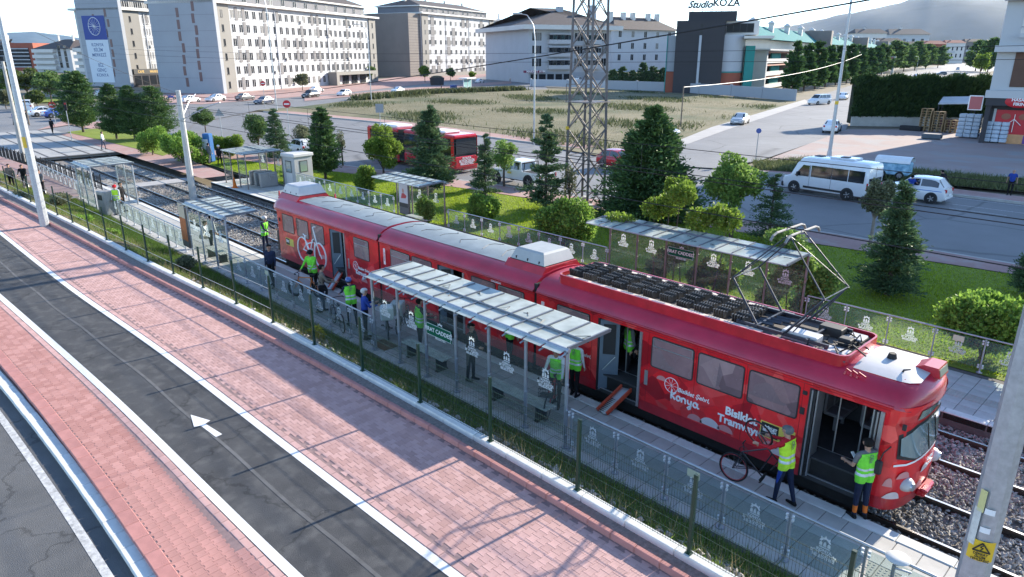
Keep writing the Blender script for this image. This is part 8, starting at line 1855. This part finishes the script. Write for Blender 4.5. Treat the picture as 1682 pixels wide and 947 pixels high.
# right-hand white block with the shop
S0 = at(1607, 234); sx = np.array([.985, .17, 0]); t, L = bld('shop_building', 'white block with brown shutters over a dark framed corner shop at the right edge', S0, S0+sx*24); H = 24
g0 = height(1607, 234, 160); boxpart(t, 'wall', (0, .6, g0), (24, 16, H), W_WHITE); boxpart(t, 'ground_wall', (.3, .9, 0), (24, 16, g0), W_BLACK); boxpart(t, 'corner_column', (0, 0, 0), (.45, .45, g0), W_BLACK); fas = boxpart(t, 'fascia', (-.1, -.3, g0-.75), (24, .9, g0), W_BLACK)
boxpart(t, 'floor_slab', (-.25, -.4, g0+.01), (24, .58, g0+.75), W_WHITE)
sf = (H-g0)/4
for f in range(4):
    z = g0+.9+f*sf; boxpart(t, 'loggia_back', (1.6, .52, z+.2), (12, .59, z+sf-1.3), W_CREAM if f else M_SHUT); 
    if f:
        boxpart(t, 'balcony_parapet', (1.6, -.35, z+.1), (12, -.15, z+.5), W_WHITE)
        bb_ = MB(); bb_.tube([(1.6, -.25, z+1.1), (12, -.25, z+1.1)], .05, 5)
        for i in range(14): bb_.beam((1.6+.8*i, -.25, z+.5), (1.6+.8*i, -.25, z+1.1), .03, .03)
        bb_.build('balcony_rail', M_STEEL, t); boxpart(t, 'shutter', (4.2, .45, z+.2), (8.5, .5, z+sf-1.6), M_SHUT)
    else:
        for i in range(9): g_ = MB(); g_.bb((1.62, .49, z+.25+i*.28), (11.98, .52, z+.28+i*.28)); g_.build('shutter_slat', M_SHUT, t)
    boxpart(t, 'floor_slab', (-.25, -.4, z+sf-1.25), (24, .58, z+sf-.62), W_WHITE)
M_SRED = mat('shop_red', (.48, .01, .02), .5)
p_ = boxpart(t, 'shop_poster', (1.0, .80, .9), (4.3, .86, 3.4), M_SRED); boxpart(t, 'poster_edge', (.75, .78, .8), (.98, .87, 3.5), W_WHITE); boxpart(t, 'poster_edge', (4.32, .78, .8), (4.5, .87, 3.5), W_WHITE)
bb_ = MB(); bb_.sphere((1.9, .78, 2.75), (.42, .04, .32), 12, 7); bb_.sphere((3.4, .78, 2.75), (.42, .04, .32), 12, 7); bb_.build('printed_dish', mat('print_brown', (.30, .10, .06), .6), p_); bb_ = MB(); bb_.beam((2.65, .77, 1.2), (2.65, .77, 3.0), .22, .05); bb_.beam((2.0, .77, 1.9), (2.65, .77, 2.5), .18, .05); bb_.beam((3.3, .77, 1.9), (2.65, .77, 2.5), .18, .05); bb_.build('printed_shape', M_LETT, p_)
bb_ = MB(); bb_.sphere((2.8, -.30, g0-.30), (1.25, .10, .62), 18, 8); ov = bb_.build('oval_sign', M_SRED, t, smooth=60); text('HASAN', .42, M_LETT, ov, (2.8, -.42, g0-.12), FA, off=.012); text('FIRIN', .42, M_LETT, ov, (2.8, -.42, g0-.55), FA, off=.012)
bb_ = MB(); bb_.sphere((6.3, -.32, g0-.38), (.42, .06, .42), 14, 8); bb_.build('round_sign', mat('sign_orange_ring', (.50, .20, .08), .5), t); 
bb_ = MB(); bb_.cbox((-.95, -.05, g0-.55), (1.3, .14, 1.5), .04); q = bb_.build('hanging_sign', M_LETT, t); bb_ = MB(); bb_.bb((-1.5, -.14, g0-1.2), (-.4, -.125, g0+.1)); q = bb_.build('sign_face', mat('sign_face_red', (.40, .10, .10), .5), q)
for x in (5.0, 7.5, 10): boxpart(t, 'shop_window', (x, .84, .9), (x+2.2, .88, 3.3), M_PANE)
# far left buildings
t, L = bld('office_building', 'rust red framed dark glass building at the far left skyline', at(18, 116), at(62, 116)); H = height(18, 116, 70); boxpart(t, 'wall', (0, 0, 0), (L, 20, H), W_RED); boxpart(t, 'glass_front', (L*.14, -.4, 2), (L*.82, -.05, H*.82), M_PANE)
for j in range(6): boxpart(t, 'glazing_bar', (L*.14, -.55, 2+H*.13*j), (L*.82, -.42, 2.5+H*.13*j), W_PALE)
for i, (a, b_, top, c, lab) in enumerate((((62, 118), (122, 119), 74, W_WHITE, 'white balconied flats beside the rust red office at the left'), ((132, 122), (166, 124), 72, W_PALE, 'pale grey flats left of the blue banner'), ((-20, 116), (18, 116), 72, W_PALE, 'grey flats at the extreme left'))):
    t, L = bld('apartment_house', lab, at(*a), at(*b_)); H = height(a[0], a[1], top+6); boxpart(t, 'wall', (0, 0, 0), (L, 22, H), c)
    for f in range(4): boxpart(t, 'balcony', (1, -1.8, H*.24*f+1.5), (L*.62, 0, H*.24*f+3.2), W_CREAM); boxpart(t, 'balcony_recess', (1.5, -.1, H*.24*f+3.3), (L*.6, -.02, H*.24*f+H*.2), M_PANE)
    windows(t, [(L*u, H*.24*f+2.5) for u in (.70, .86) for f in range(4)], 2.2, 2.6, M_BFR, 0); rf = hip(t, 0, L, 0, 22, H, 5, R_DARK); chimney(t, L*.3, 9, H+3, 4, par=rf); chimney(t, L*.7, 9, H+3, 4, par=rf)
# red-roofed houses up the side road
for i, (x0, x1, y, top, rm, wm, lab) in enumerate(((1436, 1478, 92, 58, R_DARK, W_CREAM, 'gabled cream house behind the teal terrace'), (1478, 1508, 88, 62, R_DARK, W_PALE, 'grey gabled house with white trim up the side road'), (1508, 1548, 86, 62, R_RED, W_RED, 'red walled house with red roof up the side road'),
    (1548, 1580, 84, 60, R_RED, W_CREAM, 'cream house with bright red roof near the crest'), (1580, 1612, 82, 58, R_DARK, W_BROWN, 'brown house at the crest beside the white block'), (1456, 1520, 76, 46, R_DARK, W_WHITE, 'long white row with dark roof on the far slope'), (1590, 1640, 72, 50, R_RED, W_CREAM, 'far red roofed row below the hills'), (1400, 1450, 78, 44, R_DARK, W_CREAM, 'far gabled houses left of the white row'))):
    a, b_ = at(x0, y+ (20 if y < 90 else 14)), at(x1, y+(20 if y < 90 else 14)); t, L = bld('house', lab, a, b_, group='houses up the side road'); H = height(x0, y+(20 if y < 90 else 14), top+10); D_ = L*.6
    boxpart(t, 'wall', (0, 0, 0), (L, D_, H), wm); hip(t, 0, L, 0, D_, H, L*.14, rm, over=L*.04, ridge=L*.12)
    for f in range(2): windows(t, [(L*(.15+.23*k), H*(.3+.34*f)) for k in range(4)], L*.07, H*.18, M_BFR, 0)
    boxpart(t, 'balcony', (L*.08, -L*.05, H*.52), (L*.5, 0, H*.60), W_WHITE)
    chimney(t, L*.4, D_*.5, H+L*.06, L*.12, W_CREAM, L*.04)
# boundary walls
def wall(label, pts, h, m, z0=0):
    P = [at(*p) for p in pts]; t = thing('boundary_wall', label, 'wall', tuple(P[0]), 0)
    for a, c in zip(P[:-1], P[1:]):
        d = c-a; L = np.linalg.norm(d); n = max(1, int(L/9)); rz = math.atan2(d[1], d[0])
        for i in range(n): p = a+d*(i+.5)/n-P[0]; b = MB(); b.cbox((0, 0, h/2), (L/n-.5, .25, h), .04); b.build('wall_panel', m, t, tuple(p), rz); q = a+d*i/n-P[0]; b = MB(); b.cbox((0, 0, h/2+.1), (.5, .5, h+.2), .04); b.build('wall_pillar', m, t, tuple(q), rz)
wall('pale block wall along the back of the vacant lot below the charcoal building', [(995, 146), (1100, 150), (1200, 157), (1308, 166)], 2.3, W_COOL)
wall('low grey wall before the grey three storey house', [(872, 141), (995, 144)], 2.0, W_PALE)
# ---- hills on the horizon
def ridge(name, az0, az1, dist, prof, m, depth=2600, seed=1):
    rr = np.random.default_rng(seed); n, k = 90, 14; V = []
    for j in range(k):
        v = j/(k-1)
        for i in range(n):
            a = rad(az0+(az1-az0)*i/(n-1)); px = i/(n-1); hgt = np.interp(px, [p[0] for p in prof], [p[1] for p in prof])*math.sin(math.pi*min(1, .04+v*1.0)*.5)
            hgt *= 1+.025*math.sin(i*.31+j*.5)+.012*math.sin(i*.9-j*1.3); r = dist+depth*v; V.append((-math.sin(a)*r, math.cos(a)*r, -20+hgt))
    F = [(j*n+i, j*n+i+1, (j+1)*n+i+1, (j+1)*n+i) for j in range(k-1) for i in range(n-1)]; o = link(name, npmesh(name, V, F, m, None, True)); return struct(o)
M_HILL = ground_mat('haze_tinted_hillside', [(.055, .08, .095), (.095, .112, .118), (.035, .058, .066)], (.0016, .003), .95, .3, .02)  # some of the blue of distance haze is put into the hill colour
az = lambda x: 46.24-math.degrees(math.atan((x-_cx)/math.hypot(_f, _cy-90)))
ridge('hills', az(1150), az(1900), 5200, [(0, 40), (.09, 170), (.17, 270), (.28, 320), (.42, 430), (.55, 520), (.75, 480), (1, 420)], M_HILL, 2600, 3)
ridge('hills', az(-300), az(400), 9500, [(0, 120), (.3, 300), (.45, 330), (.62, 210), (.8, 170), (1, 100)], M_HILL, 2600, 5)
# ============================================================ SMALL STREET THINGS
def signpost(label, px, h, kind):
    p = at(*px); t = thing('road_sign', label, 'road sign', tuple(p), math.atan2(-p[1], -p[0])+math.pi/2); b = MB(); b.cyl((0, 0, 0), (0, 0, h), .04, n=8); b.build('post', M_STEEL, t)
    if kind == 'noentry':
        b = MB(); b.cyl((0, -.05, h), (0, -.09, h), .42, n=24); q = b.build('sign_disc', mat('sign_red', (.55, .02, .03), .5), t); b = MB(); b.bb((-.28, -.105, h-.07), (.28, -.092, h+.07)); b.build('sign_bar', M_LETT, q)
    elif kind == 'triangle': b = MB(); b.prism([(-.5, -.05, h-.3), (.5, -.05, h-.3), (0, -.05, h+.55)], (0, -.03, 0)); b.build('sign_back', mat('sign_back_grey', (.28, .29, .30), .5), t)
    elif kind == 'blue': b = MB(); b.cyl((0, -.05, h), (0, -.09, h), .22, n=20); b.build('sign_disc', mat('sign_blue', (.06, .10, .32), .5), t)
    elif kind == 'plate': b = MB(); b.bb((-.5, -.08, h-.8), (.5, -.05, h+.3)); b.build('sign_plate', mat('sign_back_grey', (.28, .29, .30), .5), t)
    elif kind == 'light':
        b = MB(); b.cbox((0, -.12, h-.4), (.3, .22, .9), .04); q = b.build('signal_head', M_BLACK, t); b = MB(); b.cyl((0, -.24, h-.12), (0, -.26, h-.12), .10, n=12); m = mat('red_signal_lens', (.5, .02, .02), .3); b.build('red_lens', m, q)
signpost('red no entry sign on the far side of the boulevard', (436, 178), 4.2, 'noentry'); signpost('red no entry sign at the avenue corner between the trees', (476, 224), 3.6, 'noentry'); signpost('red no entry sign by the crossing left of the bushy conifer', (92, 205), 2.6, 'noentry')
signpost('grey back of a triangular road sign by the small round tree', (365, 224), 2.6, 'triangle'); signpost('blue round sign at the corner of the side road', (1241, 264), 2.6, 'blue'); signpost('grey sign plate on the near edge of the dry lot', (625, 208), 2.6, 'plate')
signpost('traffic light showing red by the bushy conifer', (118, 230), 4.0, 'light')
for i, (px, h) in enumerate((((1118, 207), 5.0), ((155, 200), 3.8), ((48, 205), 3.8))):
    p = at(*px); t = thing('wooden_post', ('wooden cable post standing in the dry lot', 'thin grey post at the crossing', 'thin pale post near the leftmost poles')[i], 'post', tuple(p)); b = MB(); b.cyl((0, 0, 0), (0, 0, h), .10, .07, 7); b.build('shaft', mat('post_wood', (.16, .13, .10), .9, 0, .2, 4), t)
pa, pb = at(1118, 207), at(1408, 137); wire(tuple(pa+np.array([0, 0, 4.9])), tuple(pb+np.array([0, 0, 9])), .045, 'thick pale cable strung across the dry lot to the teal apartments', 1.5, 'cable', mat('pale_cable', (.5, .5, .48), .6))
# litter bin on the lawn
p = at(1181, 373); t = thing('litter_bin', 'dark litter bin in a grey hoop on the lawn left of the young tree', 'bin', tuple(p), .9)
b = MB(); b.cbox((0, 0, .55), (.44, .34, .62), .04); b.build('bucket', M_BLACK, t); b = MB(); b.tube([(-.28, 0, 0), (-.28, 0, .92), (-.22, 0, 1.0), (.22, 0, 1.0), (.28, 0, .92), (.28, 0, 0)], .03, 6); b.build('hoop', M_STEEL, t); b = MB(); b.cbox((0, 0, .93), (.5, .4, .05), .02); b.build('lid', M_STEEL, t)
ORD = ('lowest', 'second', 'third', 'fourth', 'fifth', 'sixth', 'seventh', 'eighth', 'ninth')
# pallets, crates and sacks by the shop
M_PAL = mat('pallet_wood', (.30, .20, .10), .9, 0, .2, 3)
def pallet_mesh():
    b = MB()
    for k in range(5): b.bb((-.6, -.4+.17*k, .11), (.6, -.4+.17*k+.12, .14))
    for x in (-.55, 0, .55): b.bb((x-.05, -.4, 0), (x+.05, .4, .11))
    return b.mesh('board', M_PAL)
PM = pallet_mesh(); base = at(1518, 215)
for s in range(3):
    for k in range((9, 8, 5)[s]):
        t = thing('pallet', 'wooden pallet, '+ORD[k]+' from the ground in the '+('left', 'middle', 'low right')[s]+' stack by the hedge wall', 'pallet', (base[0]+1.35*s, base[1]+.15*s, .02+.30*k), R.uniform(-.06, .06), 'pallets stacked by the hedge wall'); o = link('board', PM, t); o.scale.z = 2
for i, (px, n, lab) in enumerate((((1588, 226), 6, 'by the shop corner column'), ((1633, 234), 5, 'in front of the red shop poster'))):
    p = at(*px)
    for k in range(n):
        t = thing('water_pack', 'shrink wrapped water pack, '+ORD[k]+' from the ground '+lab, 'pack', (p[0], p[1], .12+.42*k), .1, 'water packs outside the shop')
        for j in range(3): b = MB(); b.cbox(((j-1)*.72, 0, .2), (.68, 1.3-.08*k, .39), .06); b.build('bottle_pack', mat('shrink_wrap', (.40, .47, .55), .35, 0, .2, 4), t)
p = at(1672, 236); t = thing('freezer_chest', 'chest freezer with orange and purple print outside the shop', 'freezer', tuple(p), .17); b = MB(); b.cbox((0, 0, .5), (3.4, .8, 1.0), .04); q = b.build('cabinet', mat('freezer_orange', (.55, .28, .12), .5, 0, .15, 2), t); b = MB(); b.bb((.3, -.412, .06), (1.1, -.402, .9)); b.build('side_print', mat('freezer_purple', (.12, .04, .22), .5), q); b = MB(); b.cbox((0, 0, 1.03), (3.3, .7, .08), .02); b.build('glass_lid', M_PANE, t)
p = at(1530, 228); t = thing('crate', 'dark flat crate on the forecourt by the pallets', 'crate', tuple(p), .1); b = MB(); b.cbox((0, 0, .3), (1.9, 1.0, .45), .04); b.build('tray', mat('crate_blue_grey', (.07, .09, .11), .7), t); b = MB(); b.cbox((0, 0, .56), (1.7, .8, .08), .03); b.build('contents', mat('crate_goods', (.42, .36, .32), .8), t)
p = at(1496, 214); t = thing('crate', 'low black crates beside the left pallet stack', 'crate', tuple(p), 0); b = MB(); b.cbox((0, 0, .3), (2.4, .9, .55), .05); b.build('tray', M_BLACK, t)
p = at(1565, 212); t = thing('fruit_stall', 'dark stall with a pale sloping awning beside the clipped hedge', 'stall', tuple(p), .1)
b = MB(); b.prism([(-1.9, -1.2, 3.0), (-1.9, 1.2, 3.7), (1.9, 1.2, 3.9), (1.9, -1.2, 3.2)], (0, 0, .12)); b.build('awning', mat('awning_sheet', (.50, .52, .55), .5, 0, .1, 1), t)
for x, y in ((-1.8, -1.1), (1.8, -1.1), (-1.8, 1.1), (1.8, 1.1)): b = MB(); b.cyl((x, y, 0), (x, y, 3.2), .07, n=7); b.build('post', M_DARK, t)
b = MB(); b.cbox((0, .6, .6), (3.4, 1., 1.2), .05); b.build('counter', mat('stall_dark_red', (.10, .02, .03), .7), t)
# blue cabinet on the far platform
p = at(346, 266); t = thing('vending_kiosk', 'bright blue cabinet beside the clipped shrub on the far platform', 'kiosk', tuple(p), .5); b = MB(); b.cbox((0, 0, 1.25), (.7, .6, 2.4), .08); b.build('cabinet', mat('kiosk_blue', (.02, .12, .33), .4), t); b = MB(); b.bb((-.3, -.415, 1.1), (.3, -.402, 2.0)); b.build('front_panel', mat('kiosk_white', (.5, .55, .6), .4), t)
p = at(178, 352); t = thing('ticket_machine', 'grey metal cabinet by the worker in yellow on the near platform', 'cabinet', tuple(p), .2); b = MB(); b.cbox((0, 0, .7), (.8, .6, 1.4), .04); b.build('cabinet', mat('turnstile_steel', (.33, .32, .31)), t); b = MB(); b.bb((-.25, -.315, .9), (.25, -.302, 1.2)); b.build('display', M_BLKV, t)
p = at(386, 308); t = thing('traffic_cone', 'orange traffic cone at the foot of the turnstile shelter', 'cone', (p[0], p[1], 0)); b = MB(); b.cyl((0, 0, .03), (0, 0, .72), .15, .03, 12); b.build('cone_body', C_ORG, t); b = MB(); b.cbox((0, 0, .02), (.4, .4, .04), .01); b.build('cone_base', C_ORG, t)
# glazed bus stop on the boulevard with a blue bench and a stone planter
p = at(768, 148); t = thing('bus_stop', 'small glazed bus stop on the boulevard', 'bus stop', tuple(p), BLV); 
for x in (-2.5, 0, 2.5): b = MB(); b.bb((x-.08, -.08, 0), (x+.08, .08, 3)); b.build('post', M_STEEL, t)
b = MB(); b.bb((-2.9, -1.2, 3.0), (2.9, 1.2, 3.2)); b.build('roof', M_WHITE, t)
for x in (-1.25, 1.25): b = MB(); b.bb((x-1.1, -.03, .4), (x+1.1, .03, 2.8)); b.build('glass_panel', mat('stop_glass_green', (.20, .36, .36), .2), t)
p = at(718, 139); t = thing('planter', 'dark stone planter on the paving before the brown block', 'planter', tuple(p)); b = MB(); b.cyl((0, 0, 0), (0, 0, 2.2), 2.0, 2.3, 12); b.build('bowl', W_BLACK, t); b = MB(); b.sphere((0, 0, 2.3), (1.9, 1.9, .5), 12, 5); b.build('soil', M_SOIL, t)
p = at(748, 149); t = thing('street_bench', 'blue bench left of the glazed bus stop', 'bench', tuple(p), BLV); b = MB(); b.cbox((0, 0, .6), (4, 1.2, .3), .05); b.build('seat', PBL, t); b = MB(); b.cbox((0, .5, 1.1), (4, .2, .9), .05); b.build('backrest', PBL, t)
# white gate with a red sign by the tree row
p = at(1456, 122); t = thing('gateway', 'white gateway with a red sign at the end of the dark tree row', 'gate', tuple(p), .2)
for x in (-2.2, 2.2): b = MB(); b.bb((x-.5, -.5, 0), (x+.5, .5, 6.2)); b.build('pillar', W_WHITE, t)
b = MB(); b.bb((-2.9, -.6, 6.2), (2.9, .6, 8.2)); b.build('lintel', W_WHITE, t); b = MB(); b.bb((-1.4, -.75, 6.6), (2.0, -.62, 7.8)); q = b.build('sign', mat('gate_sign_red', (.5, .05, .06), .5), t); text('ALABA', .9, M_LETT, q, (.3, -.77, 7.2), FA)
# manhole on the platform, small covers
p = at(631, 566); t = thing('manhole_cover', 'rusty square manhole cover in the platform by the shelter post', 'manhole cover', (p[0], p[1], .006)); b = MB(); b.cbox((0, 0, 0), (.8, .55, .02), .005); b.build('lid', mat('rusty_iron', (.16, .10, .06), .8, 0, .3, 9), t)
# ---- pieces built together but standing apart become parts of their own
def islands(me):
    n = len(me.vertices); p = list(range(n))
    def f(a):
        while p[a] != a: p[a] = p[p[a]]; a = p[a]
        return a
    for e in me.edges:
        a, b = f(e.vertices[0]), f(e.vertices[1])
        if a != b: p[a] = b
    G = {}
    for q in me.polygons: G.setdefault(f(q.vertices[0]), []).append(q)
    out = []
    for k, qs in G.items():
        ids = sorted({v for q in qs for v in q.vertices}); ix = {v: i for i, v in enumerate(ids)}
        m = bpy.data.meshes.new(me.name); m.from_pydata([me.vertices[v].co[:] for v in ids], [], [[ix[v] for v in q.vertices] for q in qs])
        for mm in me.materials: m.materials.append(mm)
        m.polygons.foreach_set('use_smooth', [q.use_smooth for q in qs]); m.update(); out.append(m)
    return out
cache = {}
for o in list(COL.objects):
    if o.type == 'MESH' and o.name.split('.')[0] in ('wheel_arch', 'bumper', 'number_plate', 'corner_pillar', 'window_band', 'side_moulding', 'side_stripe', 'bench_leg', 'door_badge', 'load_bed', 'roof_hatch', 'door_gap', 'rear_window') and o.parent:
        k = o.data.name
        if k not in cache: cache[k] = islands(o.data)
        L = cache[k]
        if 1 < len(L) <= 8:
            sl0 = o.material_slots[0].material if o.material_slots and o.material_slots[0].link == 'OBJECT' else None
            for j, m in enumerate(L):
                q = o if j == 0 else o.copy()
                if j: COL.objects.link(q)
                q.data = m
                if sl0: q.material_slots[0].link = 'OBJECT'; q.material_slots[0].material = sl0
# ---- the air between here and the hills
if HAZE:
    b = MB(); b.bb((-16000, -3000, -1.7), (4500, 16000, 900)); hz = b.build('haze', []); hz.data.materials.clear()
    m = bpy.data.materials.new('haze_air'); m.use_nodes = True; tt_ = m.node_tree; tt_.nodes.clear(); o_ = N(tt_, 'ShaderNodeOutputMaterial'); pv_ = N(tt_, 'ShaderNodeVolumePrincipled'); pv_.inputs['Color'].default_value = (.42, .68, 1, 1); pv_.inputs['Density'].default_value = HAZE; pv_.inputs['Anisotropy'].default_value = 0
    tt_.links.new(pv_.outputs[0], o_.inputs['Volume']); hz.data.materials.append(m); stuff(hz)
